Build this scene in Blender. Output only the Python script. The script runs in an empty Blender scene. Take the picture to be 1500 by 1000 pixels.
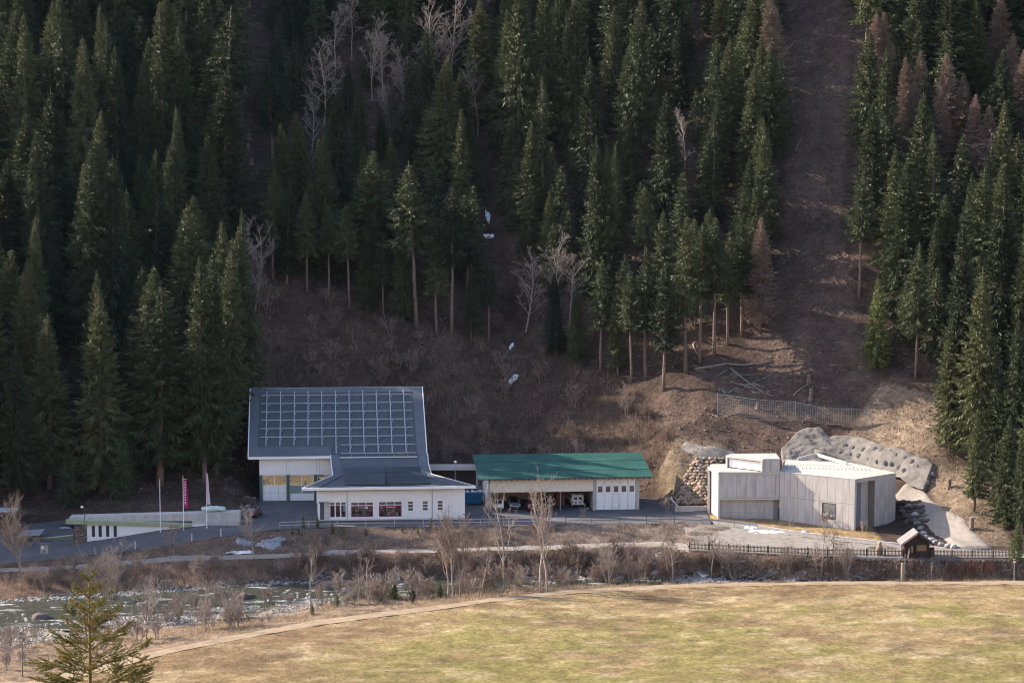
import bpy, math, random
import numpy as np
from mathutils import Vector, Matrix
R = math.radians
rng = np.random.default_rng(7)
random.seed(7)
scene = bpy.context.scene
COL = scene.collection

# ------------------------------------------------------------ camera
CAM_Z, PITCH, FPX = 62.0, R(5.84), 3528.0
cam_data = bpy.data.cameras.new('camera')
cam_data.sensor_width = 36.0
cam_data.lens = 36.0 * FPX / 1500.0
cam_data.clip_start = 1.0
cam_data.clip_end = 5000.0
camera = bpy.data.objects.new('camera', cam_data)
COL.objects.link(camera)
camera.location = (0, 0, CAM_Z)
camera.rotation_euler = (R(90) - PITCH, 0, 0)
scene.camera = camera

# ------------------------------------------------------------ sky, sun, exposure
SUN_EL, SUN_AZ = R(29.0), R(67.5)          # azimuth measured from the view axis towards the left
world = bpy.data.worlds.new('World')
scene.world = world
world.use_nodes = True
wn = world.node_tree.nodes
wl = world.node_tree.links
sky = wn.new('ShaderNodeTexSky')
sky.sky_type = 'NISHITA'
sky.sun_disc = False
sky.sun_elevation = SUN_EL
sky.sun_rotation = -SUN_AZ
sky.altitude = 900
sky.air_density = 1.0
sky.dust_density = 2.6
wn['Background'].inputs['Strength'].default_value = 0.15
sky_tone = wn.new('ShaderNodeMix')                # the whole sky tinted a little warmer, as a white balance
sky_tone.data_type = 'RGBA'
sky_tone.blend_type = 'MULTIPLY'
sky_tone.inputs['Factor'].default_value = 1.0
sky_tone.inputs[7].default_value = (1.06, 0.985, 0.97, 1)
wl.new(sky.outputs['Color'], sky_tone.inputs[6])
wl.new(sky_tone.outputs[2], wn['Background'].inputs['Color'])
sun_data = bpy.data.lights.new('sun', 'SUN')
sun_data.energy = 4.3
sun_data.angle = R(0.55)
sun_data.color = (1.0, 0.87, 0.71)
sun = bpy.data.objects.new('sun', sun_data)
COL.objects.link(sun)
sun_dir = Vector((-math.sin(SUN_AZ) * math.cos(SUN_EL), math.cos(SUN_AZ) * math.cos(SUN_EL), math.sin(SUN_EL)))
sun.rotation_euler = sun_dir.to_track_quat('Z', 'Y').to_euler()
sun.location = (-150, 450, 200)
vs = scene.view_settings
vs.view_transform = 'Standard'
vs.look = 'None'
vs.gamma = 1.0
vs.use_curve_mapping = False
vs.exposure = 1.44
scene.cycles.max_bounces = 5
scene.cycles.diffuse_bounces = 3
scene.cycles.glossy_bounces = 3
scene.cycles.transmission_bounces = 3
scene.cycles.transparent_max_bounces = 6
scene.cycles.caustics_reflective = False
scene.cycles.caustics_refractive = False
scene.cycles.use_denoising = True
scene.cycles.pixel_filter_type = 'BLACKMAN_HARRIS'
scene.cycles.filter_width = 1.1

# ------------------------------------------------------------ helpers
CP, SP = math.cos(PITCH), math.sin(PITCH)

def ray(u, v):
    a, b = (u - 750.0) / FPX, (v - 500.0) / FPX
    return np.array([a, CP - b * SP, -SP - b * CP])

def at_z(u, v, z):
    d = ray(u, v)
    t = (z - CAM_Z) / d[2]
    return np.array([d[0] * t, d[1] * t, z])

def at_y(u, v, y):
    d = ray(u, v)
    t = y / d[1]
    return np.array([d[0] * t, y, CAM_Z + d[2] * t])

def proj(p):
    x, y, z = p[0], p[1], p[2] - CAM_Z
    zc = y * CP - z * SP
    yc = y * SP + z * CP
    return 750 + FPX * x / zc, 500 - FPX * yc / zc

def hash2(ix, iy, s):
    n = (ix * 374761393 + iy * 668265263 + s * 1274126177) & 0x7fffffff
    n = ((n ^ (n >> 13)) * 1274126177) & 0x7fffffff
    return ((n ^ (n >> 16)) & 0xffff) / 65535.0

def vnoise(x, y, scale, s=0):
    x = np.asarray(x, float) / scale + 1000.0
    y = np.asarray(y, float) / scale + 1000.0
    ix, iy = np.floor(x).astype(np.int64), np.floor(y).astype(np.int64)
    fx, fy = x - ix, y - iy
    fx, fy = fx * fx * (3 - 2 * fx), fy * fy * (3 - 2 * fy)
    a, b = hash2(ix, iy, s), hash2(ix + 1, iy, s)
    c, d = hash2(ix, iy + 1, s), hash2(ix + 1, iy + 1, s)
    return (a * (1 - fx) + b * fx) * (1 - fy) + (c * (1 - fx) + d * fx) * fy - 0.5

def fbm(x, y, scale, s=0, n=4):
    r, a = 0.0, 1.0
    for i in range(n):
        r = r + a * vnoise(x, y, scale / 2 ** i, s + i * 17)
        a *= 0.5
    return r

def smooth(a, b, x):
    t = np.clip((x - a) / (b - a), 0, 1)
    return t * t * (3 - 2 * t)

def tag(o, label=None, cat=None, group=None, kind=None):
    if label: o['label'] = label
    if cat: o['category'] = cat
    if group: o['group'] = group
    if kind: o['kind'] = kind
    return o

def empty(name, loc=(0, 0, 0), rz=0.0, label=None, cat=None, group=None):
    o = bpy.data.objects.new(name, None)
    COL.objects.link(o)
    o.location = tuple(float(c) for c in loc)
    o.rotation_euler = (0, 0, rz)
    o.empty_display_size = 0.3
    return tag(o, label, cat, group)

def np_mesh(name, verts, tris=None, quads=None, smooth_shade=False):
    me = bpy.data.meshes.new(name)
    verts = np.asarray(verts, np.float32)
    me.vertices.add(len(verts))
    me.vertices.foreach_set('co', verts.ravel())
    nt = 0 if tris is None else len(tris)
    nq = 0 if quads is None else len(quads)
    idx = []
    if nt: idx.append(np.asarray(tris, np.int32).ravel())
    if nq: idx.append(np.asarray(quads, np.int32).ravel())
    idx = np.concatenate(idx)
    me.loops.add(len(idx))
    me.loops.foreach_set('vertex_index', idx)
    me.polygons.add(nt + nq)
    starts = np.concatenate([np.arange(nt) * 3, nt * 3 + np.arange(nq) * 4]).astype(np.int32)
    me.polygons.foreach_set('loop_start', starts)
    if smooth_shade:
        me.polygons.foreach_set('use_smooth', np.ones(nt + nq, bool))
    me.update(calc_edges=True)
    me.validate()
    return me

def link(name, me, mat=None, parent=None, loc=None):
    o = bpy.data.objects.new(name, me)
    COL.objects.link(o)
    if mat is not None and len(me.materials) == 0:
        me.materials.append(mat)
    if parent is not None:
        o.parent = parent
    if loc is not None:
        o.location = tuple(float(c) for c in loc)
    return o

class MB:
    """collects shapes into one mesh"""
    def __init__(self):
        self.v, self.f, self.n = [], [], 0

    def add(self, verts, faces):
        k = self.n
        self.v.extend([tuple(float(c) for c in p) for p in verts])
        self.f.extend([tuple(i + k for i in f) for f in faces])
        self.n += len(verts)
        return self

    def box(self, x0, x1, y0, y1, z0, z1):
        v = [(x0, y0, z0), (x1, y0, z0), (x1, y1, z0), (x0, y1, z0),
             (x0, y0, z1), (x1, y0, z1), (x1, y1, z1), (x0, y1, z1)]
        return self.add(v, [(0, 3, 2, 1), (4, 5, 6, 7), (0, 1, 5, 4), (1, 2, 6, 5), (2, 3, 7, 6), (3, 0, 4, 7)])

    def hexa(self, b, t):
        return self.add(list(b) + list(t), [(3, 2, 1, 0), (4, 5, 6, 7), (0, 1, 5, 4), (1, 2, 6, 5), (2, 3, 7, 6), (3, 0, 4, 7)])

    def prism(self, poly, z0, z1):
        n = len(poly)
        zz0 = z0 if hasattr(z0, '__len__') else [z0] * n
        zz1 = z1 if hasattr(z1, '__len__') else [z1] * n
        v = [(p[0], p[1], zz0[i]) for i, p in enumerate(poly)] + [(p[0], p[1], zz1[i]) for i, p in enumerate(poly)]
        f = [tuple(range(n - 1, -1, -1)), tuple(range(n, 2 * n))]
        f += [(i, (i + 1) % n, n + (i + 1) % n, n + i) for i in range(n)]
        return self.add(v, f)

    def extrude(self, poly, axis, a, b):
        """poly of 2D points in the plane normal to axis ('x' -> (y,z), 'y' -> (x,z))"""
        n = len(poly)
        if axis == 'x':
            v = [(a, p[0], p[1]) for p in poly] + [(b, p[0], p[1]) for p in poly]
        else:
            v = [(p[0], a, p[1]) for p in poly] + [(p[0], b, p[1]) for p in poly]
        f = [tuple(range(n - 1, -1, -1)), tuple(range(n, 2 * n))]
        f += [(i, (i + 1) % n, n + (i + 1) % n, n + i) for i in range(n)]
        return self.add(v, f)

    def tube(self, pts, rad, n=6, caps=True):
        pts = [Vector([float(c) for c in p]) for p in pts]
        if not hasattr(rad, '__len__'): rad = [rad] * len(pts)
        vs_, fs = [], []
        for i, p in enumerate(pts):
            d = (pts[min(i + 1, len(pts) - 1)] - pts[max(i - 1, 0)])
            d = d.normalized() if d.length > 1e-9 else Vector((0, 0, 1))
            a = Vector((0, 0, 1)) if abs(d.z) < 0.9 else Vector((1, 0, 0))
            e1 = d.cross(a).normalized()
            e2 = d.cross(e1)
            for k in range(n):
                t = 2 * math.pi * k / n
                vs_.append(p + (e1 * math.cos(t) + e2 * math.sin(t)) * rad[i])
        for i in range(len(pts) - 1):
            for k in range(n):
                k2 = (k + 1) % n
                fs.append((i * n + k, i * n + k2, (i + 1) * n + k2, (i + 1) * n + k))
        if caps:
            fs.append(tuple(range(n - 1, -1, -1)))
            m = (len(pts) - 1) * n
            fs.append(tuple(range(m, m + n)))
        return self.add(vs_, fs)

    def bar(self, a, b, w, h=None):
        """rectangular bar from a to b, w across, h up"""
        h = h or w
        a, b = Vector([float(c) for c in a]), Vector([float(c) for c in b])
        d = (b - a).normalized()
        s = Vector((0, 0, 1)) if abs(d.z) < 0.95 else Vector((0, 1, 0))
        e1 = d.cross(s).normalized() * w / 2
        e2 = e1.cross(d).normalized() * h / 2
        q = [-e1 - e2, e1 - e2, e1 + e2, -e1 + e2]
        return self.hexa([a + k for k in q], [b + k for k in q])

    def mesh(self, name, smooth_shade=False, bevel=0.0):
        me = bpy.data.meshes.new(name)
        me.from_pydata(self.v, [], self.f)
        me.validate()
        if bevel:
            import bmesh
            bm = bmesh.new()
            bm.from_mesh(me)
            bmesh.ops.recalc_face_normals(bm, faces=bm.faces)
            bmesh.ops.bevel(bm, geom=[e for e in bm.edges], offset=bevel, segments=1, affect='EDGES', clamp_overlap=True)
            bm.to_mesh(me)
            bm.free()
        if smooth_shade:
            for p in me.polygons: p.use_smooth = True
        me.update()
        return me

    def build(self, name, mat, parent=None, smooth_shade=False, bevel=0.0):
        return link(name, self.mesh(name, smooth_shade, bevel), mat, parent)

# ------------------------------------------------------------ materials
def material(name, base, rough=0.8, var=0.25, scale=1.0, detail=4.0, bump=0.0, bump_scale=None, metal=0.0,
             spec=0.3, second=None, second_scale=0.3, second_bias=0.5, obj_random=0.0, coords='Object', translucent=0.0,
             emit=None, stretch=None):
    m = bpy.data.materials.new(name)
    m.use_nodes = True
    nt = m.node_tree
    N, L = nt.nodes, nt.links
    b = N['Principled BSDF']
    b.inputs['Roughness'].default_value = rough
    b.inputs['Metallic'].default_value = metal
    b.inputs['Specular IOR Level'].default_value = spec
    tc = N.new('ShaderNodeTexCoord')
    vec = tc.outputs[coords]
    if stretch:
        mp = N.new('ShaderNodeMapping')
        mp.inputs['Scale'].default_value = stretch
        L.new(vec, mp.inputs['Vector'])
        vec = mp.outputs['Vector']
    col = None
    rgb = N.new('ShaderNodeRGB')
    rgb.outputs[0].default_value = (*base, 1)
    col = rgb.outputs[0]
    if second is not None:
        n2 = N.new('ShaderNodeTexNoise')
        n2.inputs['Scale'].default_value = second_scale
        n2.inputs['Detail'].default_value = 5.0
        L.new(vec, n2.inputs['Vector'])
        rp = N.new('ShaderNodeMapRange')
        rp.inputs['From Min'].default_value = second_bias - 0.12
        rp.inputs['From Max'].default_value = second_bias + 0.12
        L.new(n2.outputs['Fac'], rp.inputs['Value'])
        mx = N.new('ShaderNodeMix')
        mx.data_type = 'RGBA'
        L.new(rp.outputs['Result'], mx.inputs['Factor'])
        L.new(col, mx.inputs[6])
        mx.inputs[7].default_value = (*second, 1)
        col = mx.outputs[2]
    if var:
        n1 = N.new('ShaderNodeTexNoise')
        n1.inputs['Scale'].default_value = scale
        n1.inputs['Detail'].default_value = detail
        n1.inputs['Roughness'].default_value = 0.65
        L.new(vec, n1.inputs['Vector'])
        r1 = N.new('ShaderNodeMapRange')
        r1.inputs['From Min'].default_value = 0.25
        r1.inputs['From Max'].default_value = 0.75
        r1.inputs['To Min'].default_value = 1 - var
        r1.inputs['To Max'].default_value = 1 + var
        L.new(n1.outputs['Fac'], r1.inputs['Value'])
        mm = N.new('ShaderNodeMix')
        mm.data_type = 'RGBA'
        mm.blend_type = 'MULTIPLY'
        mm.inputs['Factor'].default_value = 1.0
        L.new(col, mm.inputs[6])
        L.new(r1.outputs['Result'], mm.inputs[7])
        col = mm.outputs[2]
    if obj_random:
        oi = N.new('ShaderNodeObjectInfo')
        hs = N.new('ShaderNodeHueSaturation')
        r2 = N.new('ShaderNodeMapRange')
        r2.inputs['To Min'].default_value = 1 - obj_random
        r2.inputs['To Max'].default_value = 1 + obj_random
        L.new(oi.outputs['Random'], r2.inputs['Value'])
        L.new(r2.outputs['Result'], hs.inputs['Value'])
        r3 = N.new('ShaderNodeMapRange')
        r3.inputs['To Min'].default_value = 0.5 + 0.06 * obj_random
        r3.inputs['To Max'].default_value = 0.5 - 0.06 * obj_random
        L.new(oi.outputs['Random'], r3.inputs['Value'])
        L.new(r3.outputs['Result'], hs.inputs['Hue'])
        L.new(col, hs.inputs['Color'])
        col = hs.outputs['Color']
    L.new(col, b.inputs['Base Color'])
    if bump:
        nb = N.new('ShaderNodeTexNoise')
        nb.inputs['Scale'].default_value = bump_scale or scale * 2
        nb.inputs['Detail'].default_value = 5.0
        L.new(vec, nb.inputs['Vector'])
        bp = N.new('ShaderNodeBump')
        bp.inputs['Strength'].default_value = 1.0
        bp.inputs['Distance'].default_value = bump
        L.new(nb.outputs['Fac'], bp.inputs['Height'])
        L.new(bp.outputs['Normal'], b.inputs['Normal'])
    if translucent:
        tr = N.new('ShaderNodeBsdfTranslucent')
        L.new(col, tr.inputs['Color'])
        ms = N.new('ShaderNodeMixShader')
        ms.inputs['Fac'].default_value = translucent
        L.new(b.outputs['BSDF'], ms.inputs[1])
        L.new(tr.outputs['BSDF'], ms.inputs[2])
        L.new(ms.outputs['Shader'], N['Material Output'].inputs['Surface'])
    return m

def glass_mat(name, tint, refl=0.4, rough=0.02):
    m = bpy.data.materials.new(name)
    m.use_nodes = True
    N, L = m.node_tree.nodes, m.node_tree.links
    b = N['Principled BSDF']
    b.inputs['Base Color'].default_value = (*tint, 1)
    b.inputs['Roughness'].default_value = 0.3
    g = N.new('ShaderNodeBsdfGlossy')
    g.inputs['Roughness'].default_value = rough
    g.inputs['Color'].default_value = (0.9, 0.92, 0.95, 1)
    ms = N.new('ShaderNodeMixShader')
    ms.inputs['Fac'].default_value = refl
    L.new(b.outputs['BSDF'], ms.inputs[1])
    L.new(g.outputs['BSDF'], ms.inputs[2])
    L.new(ms.outputs['Shader'], N['Material Output'].inputs['Surface'])
    return m
# ------------------------------------------------------------ terrain lines (measured in plan: x, y, z)
def line(pts):
    """polyline from (u, v, z) sightings"""
    p = np.array([at_z(u, v, z) for u, v, z in pts])
    return p[np.argsort(p[:, 0])]

TRACK_N = line([(60, 1006, -3.2), (160, 980, -3.2), (250, 956, -3.2), (357, 935, -3.2), (463, 916, -3.2), (543, 905, -3.2), (650, 892, -3.2),
                (707, 883, -3.2), (813, 871, -3.2), (1000, 860, -3.2), (1200, 856, -3.2), (1500, 856, -3.2)])
TRACK_F = line([(40, 998, -3.25), (150, 972, -3.25), (250, 948, -3.25), (357, 927, -3.25), (463, 908, -3.25), (543, 898, -3.25), (650, 885, -3.25),
                (707, 877, -3.25), (813, 865, -3.25), (1000, 854.5, -3.25), (1200, 851, -3.25), (1500, 850, -3.25)])
RIV_N = line([(0, 925, -5.3), (120, 915, -5.3), (250, 902, -5.3), (400, 890, -5.3), (500, 880, -5.3), (600, 872, -5.3), (700, 865, -5.3), (813, 858, -5.3),
              (1000, 850, -5.3), (1200, 849.5, -5.3), (1500, 849, -5.0)])
RIV_F = line([(0, 884, -5.3), (100, 877, -5.3), (250, 867, -5.3), (400, 855, -5.3), (500, 853, -5.3), (600, 852, -5.3), (700, 849, -5.3), (813, 846, -5.3),
              (1000, 843, -5.2), (1200, 846, -4.9), (1500, 846, -4.6)])
LOW_N = line([(0, 838, -3.6), (100, 834, -3.5), (250, 822, -2.9), (400, 818, -2.35), (500, 812, -2.05), (650, 808, -1.85), (813, 804, -1.7), (960, 800, -1.4),
              (1010, 807, -1.2), (1100, 811, -1.2), (1200, 815.5, -1.2), (1320, 817.5, -1.2), (1500, 818.5, -1.2)])
LOW_F = line([(0, 832, -3.6), (100, 828, -3.5), (250, 815, -2.9), (400, 811, -2.35), (500, 806, -2.05), (650, 803, -1.85), (813, 798, -1.7), (960, 793, -1.4),
              (1010, 796, -1.2), (1100, 797, -1.15), (1200, 803, -1.1), (1320, 806, -1.1), (1500, 810, -1.1)])
ROAD_N = line([(0, 826, -3.3), (120, 815, -3.0), (240, 800, -1.9), (340, 784, -0.8), (400, 776, -0.2), (500, 772, 0), (680, 771, 0), (830, 768.5, 0),
               (1000, 766, 0), (1060, 770, -0.1), (1108, 776, -0.3), (1180, 787, -0.6), (1240, 794, -0.8), (1310, 800, -0.95), (1400, 804, -1.05), (1500, 807, -1.1)])
ROAD_F = line([(0, 800, -3.0), (109, 795, -2.85), (149, 789, -2.3), (235, 776, -0.9), (300, 768, -0.15), (348, 763, 0), (500, 764, 0), (680, 763, 0), (830, 761, 0), (1000, 759, 0),
               (1060, 764, -0.05), (1108, 771, -0.3), (1180, 782, -0.6), (1240, 789, -0.75), (1310, 797, -0.9), (1400, 802, -1.0), (1500, 806, -1.05)])

def _right(l, ref, dy, z):
    xs = np.array([25.5, 32, 40, 50, 60, 72, 90.0])
    new = np.stack([xs, np.interp(xs, ref[:, 0], ref[:, 1]) + dy, np.full(len(xs), z)], -1)
    l = l[l[:, 0] < 22.5]
    return np.concatenate([l, new])
RIV_F = _right(RIV_F, LOW_N, -1.7, -4.7)
RIV_N = _right(RIV_N, TRACK_F, 2.0, -4.95)

def fixed(pts):
    return np.array(pts, float)

FOOT = fixed([(-130, 356, -2), (-80, 354, -2), (-66, 356, -1), (-58, 353.5, 0), (-46, 353, 0), (-41.8, 357, 0), (-39, 371, 0), (-30, 384, 0), (-8, 382, 0), (12, 374, 0), (22, 368, 0), (25.5, 361, 0), (29, 359.5, 0.2), (34, 360, 0.3),
              (44, 358, 0.3), (52, 354, 0), (57, 347, -0.4), (60, 342, -0.7), (65, 335, -1), (75, 331.5, -1.05), (130, 330, -1)])

FOOT_UP = fixed([(-130, 362, 0), (-60, 368, 0), (-25, 376, 0), (5, 374, 0), (30, 363, 0), (60, 350, 0), (130, 346, 0)])

def li(l, x, k):
    return np.interp(x, l[:, 0], l[:, k])

# gully line on the hill  (x as a function of y)
GUL_Y = np.array([365, 395, 405, 420, 445, 500.0])
GUL_X = np.array([2.0, 0.5, -0.8, -2.5, -4.5, -7.0])

def height(x, y, rough=True):
    x = np.asarray(x, float)
    y = np.asarray(y, float)
    shp = np.broadcast(x, y).shape
    x, y = np.broadcast_to(x, shp).ravel(), np.broadcast_to(y, shp).ravel()
    fy, fz = li(FOOT, x, 1), li(FOOT, x, 2)
    o = np.ones_like(x)
    uy = (li(FOOT_UP, x - 8, 1) + li(FOOT_UP, x, 1) + li(FOOT_UP, x + 8, 1)) / 3
    steep = np.interp(x, [-130, -40, 25, 60, 130], [0.60, 0.55, 0.60, 0.62, 0.66])
    ys = [-400 * o, -12 * o, 8 * o, 60 * o, 150 * o, 215 * o, 250 * o,
          li(TRACK_N, x, 1), li(TRACK_F, x, 1), li(RIV_N, x, 1), li(RIV_F, x, 1), li(LOW_N, x, 1), li(LOW_F, x, 1),
          li(ROAD_N, x, 1), li(ROAD_F, x, 1), fy, fy + 4, np.maximum(uy + 30, fy + 12), uy + 70, uy + 260]
    zs = [210 * o, 60.6 * o, 59.3 * o, 41 * o, 13 * o, -1.2 * o, -2.9 * o,
          li(TRACK_N, x, 2), li(TRACK_F, x, 2), li(RIV_N, x, 2), li(RIV_F, x, 2), li(LOW_N, x, 2), li(LOW_F, x, 2),
          li(ROAD_N, x, 2), li(ROAD_F, x, 2), fz, fz + 1.6, 1.6 + 26 * steep, 1.6 + 26 * steep + 40 * 0.72, 30 + 26 * steep + 190 * 0.78]
    for i in range(1, len(ys)):
        ys[i] = np.maximum(ys[i], ys[i - 1] + 0.15)
    z = np.array(zs[-1], float)
    for i in range(len(ys) - 1):
        m = (y >= ys[i]) & (y < ys[i + 1])
        t = (y - ys[i]) / (ys[i + 1] - ys[i])
        z = np.where(m, zs[i] * (1 - t) + zs[i + 1] * t, z)
    z = np.where(y < ys[0], zs[0], z)
    if rough:
        hill = smooth(0, 10, y - fy)
        # unseen spur added beyond the left of the view to shade the lower slope
        z = z + 24 * smooth(-90, -118, x) * smooth(0, 10, y - fy) * (1 - smooth(22, 62, y - fy))
        gx = np.interp(y, GUL_Y, GUL_X)
        z = z - 3.2 * hill * np.exp(-((x - gx) / 4.5) ** 2)
        z = z + hill * (fbm(x, y, 26, 3) * 3.0 + fbm(x, y, 7, 5) * 1.4 + fbm(x, y, 2.6, 6, 2) * 0.35)
        bank = ((y > ys[8] + 0.6) & (y < ys[11] - 0.3)) | ((y > ys[12] + 0.3) & (y < ys[13] - 0.3))
        z = z + bank * fbm(x, y, 2.2, 9, 3) * 0.5
        mead = (y < ys[7] - 0.5) & (y > 200)
        z = z + mead * fbm(x, y, 14, 21, 3) * 0.5 * smooth(0.5, 6, ys[7] - y)
    return z.reshape(shp)

def ground(x, y):
    return float(height(np.array([x]), np.array([y]))[0])

def hit(u, v, y0=250.0, y1=640.0):
    """point of the terrain seen at pixel (u, v)"""
    d = ray(u, v)
    for step in (1.5, 0.1):
        ys_ = np.arange(y0, y1, step)
        t = ys_ / d[1]
        xs, zs = d[0] * t, CAM_Z + d[2] * t
        below = zs <= height(xs, ys_)
        k = int(np.argmax(below)) if below.any() else len(ys_) - 1
        y0, y1 = ys_[k] - 1.6, ys_[k] + 0.15
    return np.array([xs[k], ys_[k], ground(xs[k], ys_[k])])

def stand(u, v_tip, h, y0=330.0, y1=560.0):
    """where a thing of height h stands on the hill if its tip is sighted at (u, v_tip)"""
    ys_ = np.arange(y0, y1, 0.5)
    d = ray(u, v_tip)
    t = ys_ / d[1]
    xs, zs = d[0] * t, CAM_Z + d[2] * t
    e = height(xs, ys_) + h - zs
    k = int(np.argmax(e >= 0)) if (e >= 0).any() else len(ys_) - 1
    return np.array([xs[k], ys_[k], ground(xs[k], ys_[k])])

# ------------------------------------------------------------ land cover colours
def inpoly(px, py, poly):
    poly = np.asarray(poly, float)
    r = np.zeros(px.shape, bool)
    j = len(poly) - 1
    for i in range(len(poly)):
        xi, yi = poly[i]
        xj, yj = poly[j]
        c = ((yi > py) != (yj > py)) & (px < (xj - xi) * (py - yi) / (yj - yi + 1e-12) + xi)
        r ^= c
        j = i
    return r

def projv(x, y, z):
    zz = z - CAM_Z
    zc = y * CP - zz * SP
    yc = y * SP + zz * CP
    return 750 + FPX * x / zc, 500 - FPX * yc / zc

# regions of the hill, given as outlines of the ground in plan via sightings of the hill surface
CLEAR_R = [(1140, -80), (1252, -80), (1240, 180), (1228, 340), (1262, 490), (1290, 560), (1420, 600), (1400, 720), (1330, 660), (1030, 690), (985, 660), (930, 600), (975, 570), (1085, 505), (1130, 470), (1150, 300)]
CLEAR_L = [(310, -80), (425, -80), (385, 180), (372, 330), (380, 420), (350, 440), (345, 330), (330, 200)]
LOWBRUSH = [(380, 425), (470, 420), (540, 450), (620, 480), (720, 500), (860, 540), (930, 575), (985, 660), (960, 700), (640, 690), (360, 700), (340, 560)]

def make_ground():
    xs = np.concatenate([np.linspace(-420, -120, 16)[:-1], np.linspace(-120, -100, 12)[:-1], np.arange(-100, 100, 0.8), np.linspace(100, 120, 12), np.linspace(120, 420, 16)[1:]])
    yy = np.concatenate([np.linspace(-400, 200, 61)[:-1], np.linspace(200, 252, 40)[:-1], np.arange(252, 300, 0.8), np.arange(300, 346, 0.4), np.arange(346, 392, 0.7), np.arange(392, 500, 1.1), np.linspace(500, 640, 36)])
    X, Y = np.meshgrid(xs, yy)
    Z = height(X, Y)
    # sink the sheet below the paved strips that are laid on it
    x, y = X.ravel(), Y.ravel()
    def strip(a, b, e=0.25):
        ya, yb = li(a, x, 1), li(b, x, 1)
        return ((y > ya + e) & (y < yb - e)).reshape(X.shape)
    sunk = strip(TRACK_N, TRACK_F, 0.1) | strip(LOW_N, LOW_F, 0.1)
    yn, yf, yt = li(ROAD_N, x, 1), li(ROAD_F, x, 1), li(FOOT, x, 1)
    sunk |= ((y > yn + 0.2) & (y < yt - 1.2)).reshape(X.shape)
    sunk |= ((y > li(LOW_N, x, 1) + 0.3) & (y < yn + 0.3) & (x > 31)).reshape(X.shape)
    Z = Z - 0.10 * sunk
    nx, ny = len(xs), len(yy)
    verts = np.stack([X, Y, Z], -1).reshape(-1, 3)
    i = np.arange((ny - 1) * nx).reshape(ny - 1, nx)[:, :-1].ravel()
    quads = np.stack([i, i + 1, i + nx + 1, i + nx], -1)
    me = np_mesh('ground', verts, quads=quads, smooth_shade=True)
    # land cover
    z = Z.ravel()
    U, V = projv(x, np.maximum(y, 100), z)
    col = np.zeros((len(x), 4), np.float32)
    col[:, 3] = 1
    def put(mask, c, amt=1.0):
        m = (np.asarray(mask, float) * amt)[:, None]
        col[:, :3] = col[:, :3] * (1 - m) + np.array(c) * m
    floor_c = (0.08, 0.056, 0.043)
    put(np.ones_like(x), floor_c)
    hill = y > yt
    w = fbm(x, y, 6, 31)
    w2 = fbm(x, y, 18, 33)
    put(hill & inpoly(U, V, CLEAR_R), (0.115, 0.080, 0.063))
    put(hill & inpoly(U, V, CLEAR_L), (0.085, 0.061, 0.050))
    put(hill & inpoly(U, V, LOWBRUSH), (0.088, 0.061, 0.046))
    # sun-bleached grass on the right foot of the hill
    dry = [(1290, 560), (1420, 590), (1400, 640), (1460, 760), (1500, 830), (1400, 830), (1360, 700), (1240, 640)]
    put(hill & inpoly(U, V, dry), (0.25, 0.19, 0.135), 0.8)
    put(hill & inpoly(U, V, [(990, 640), (1070, 650), (1066, 690), (985, 745), (960, 700)]), (0.22, 0.17, 0.115), 0.7)
    # meadow
    ytn = li(TRACK_N, x, 1)
    mead = y < ytn
    straw, green, brown = (0.28, 0.204, 0.106), (0.185, 0.172, 0.054), (0.195, 0.125, 0.075)
    put(mead, straw)
    dtrack = ytn - y
    g = smooth(-0.25, 0.35, w2 * 0.6 + w * 0.5 + fbm(x, y, 3, 55) * 0.5 + smooth(5, 20, dtrack) * 0.45 - 0.25) * smooth(2, 7, dtrack)
    g = g * smooth(-44, -6, x + fbm(x, y, 22, 51) * 12)
    put(mead, green, g * 0.75)
    b = smooth(0.05, 0.45, fbm(x, y, 6, 41) * 0.8 + 0.30 * smooth(14, 3, dtrack) + 0.50 * smooth(-2, -36, x + fbm(x, y, 12, 43) * 14))
    put(mead, brown, b * 0.8 * (1 - 0.6 * g))
    put(mead, (0.40, 0.315, 0.20), smooth(0.10, 0.40, fbm(x, y * 2.0, 3.5, 61)) * 0.55)
    # river banks
    bankn = (y > li(TRACK_F, x, 1)) & (y < li(RIV_N, x, 1) + 1)
    put(bankn, (0.24, 0.175, 0.12))
    put(bankn & (x < -28) & (y > li(RIV_N, x, 1) - 9), (0.30, 0.28, 0.26), 0.8)
    riv = (y > li(RIV_N, x, 1)) & (y < li(RIV_F, x, 1))
    put(riv, (0.13, 0.125, 0.10))
    bankf = (y > li(RIV_F, x, 1)) & (y < li(LOW_N, x, 1))
    put(bankf, (0.17, 0.12, 0.09))
    bank2 = (y > li(LOW_F, x, 1)) & (y < yn)
    put(bank2, (0.135, 0.105, 0.085))
    put(bank2 & (x > 6), (0.24, 0.20, 0.165), 0.6)
    lawn = (x > 29) & (y > li(ROAD_F, x, 1)) & (y < yt + 0.5) & (x < 52)
    put(lawn, (0.33, 0.23, 0.12))
    # opposite valley side, where the camera stands: sunlit brown pasture with woods
    put(y < 215, (0.37, 0.275, 0.15))  # pale straw raised to bounce warm light onto the building walls
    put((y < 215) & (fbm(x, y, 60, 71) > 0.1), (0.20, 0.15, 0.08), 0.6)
    col[:, :3] *= (1 + 0.30 * w + 0.45 * fbm(x, y, 1.8, 77, 2))[:, None]
    ca = me.color_attributes.new('cover', 'FLOAT_COLOR', 'POINT')
    ca.data.foreach_set('color', col.ravel())
    m = bpy.data.materials.new('ground_cover')
    m.use_nodes = True
    N, L = m.node_tree.nodes, m.node_tree.links
    bs = N['Principled BSDF']
    bs.inputs['Roughness'].default_value = 0.95
    bs.inputs['Specular IOR Level'].default_value = 0.1
    at = N.new('ShaderNodeAttribute')
    at.attribute_name = 'cover'
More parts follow.
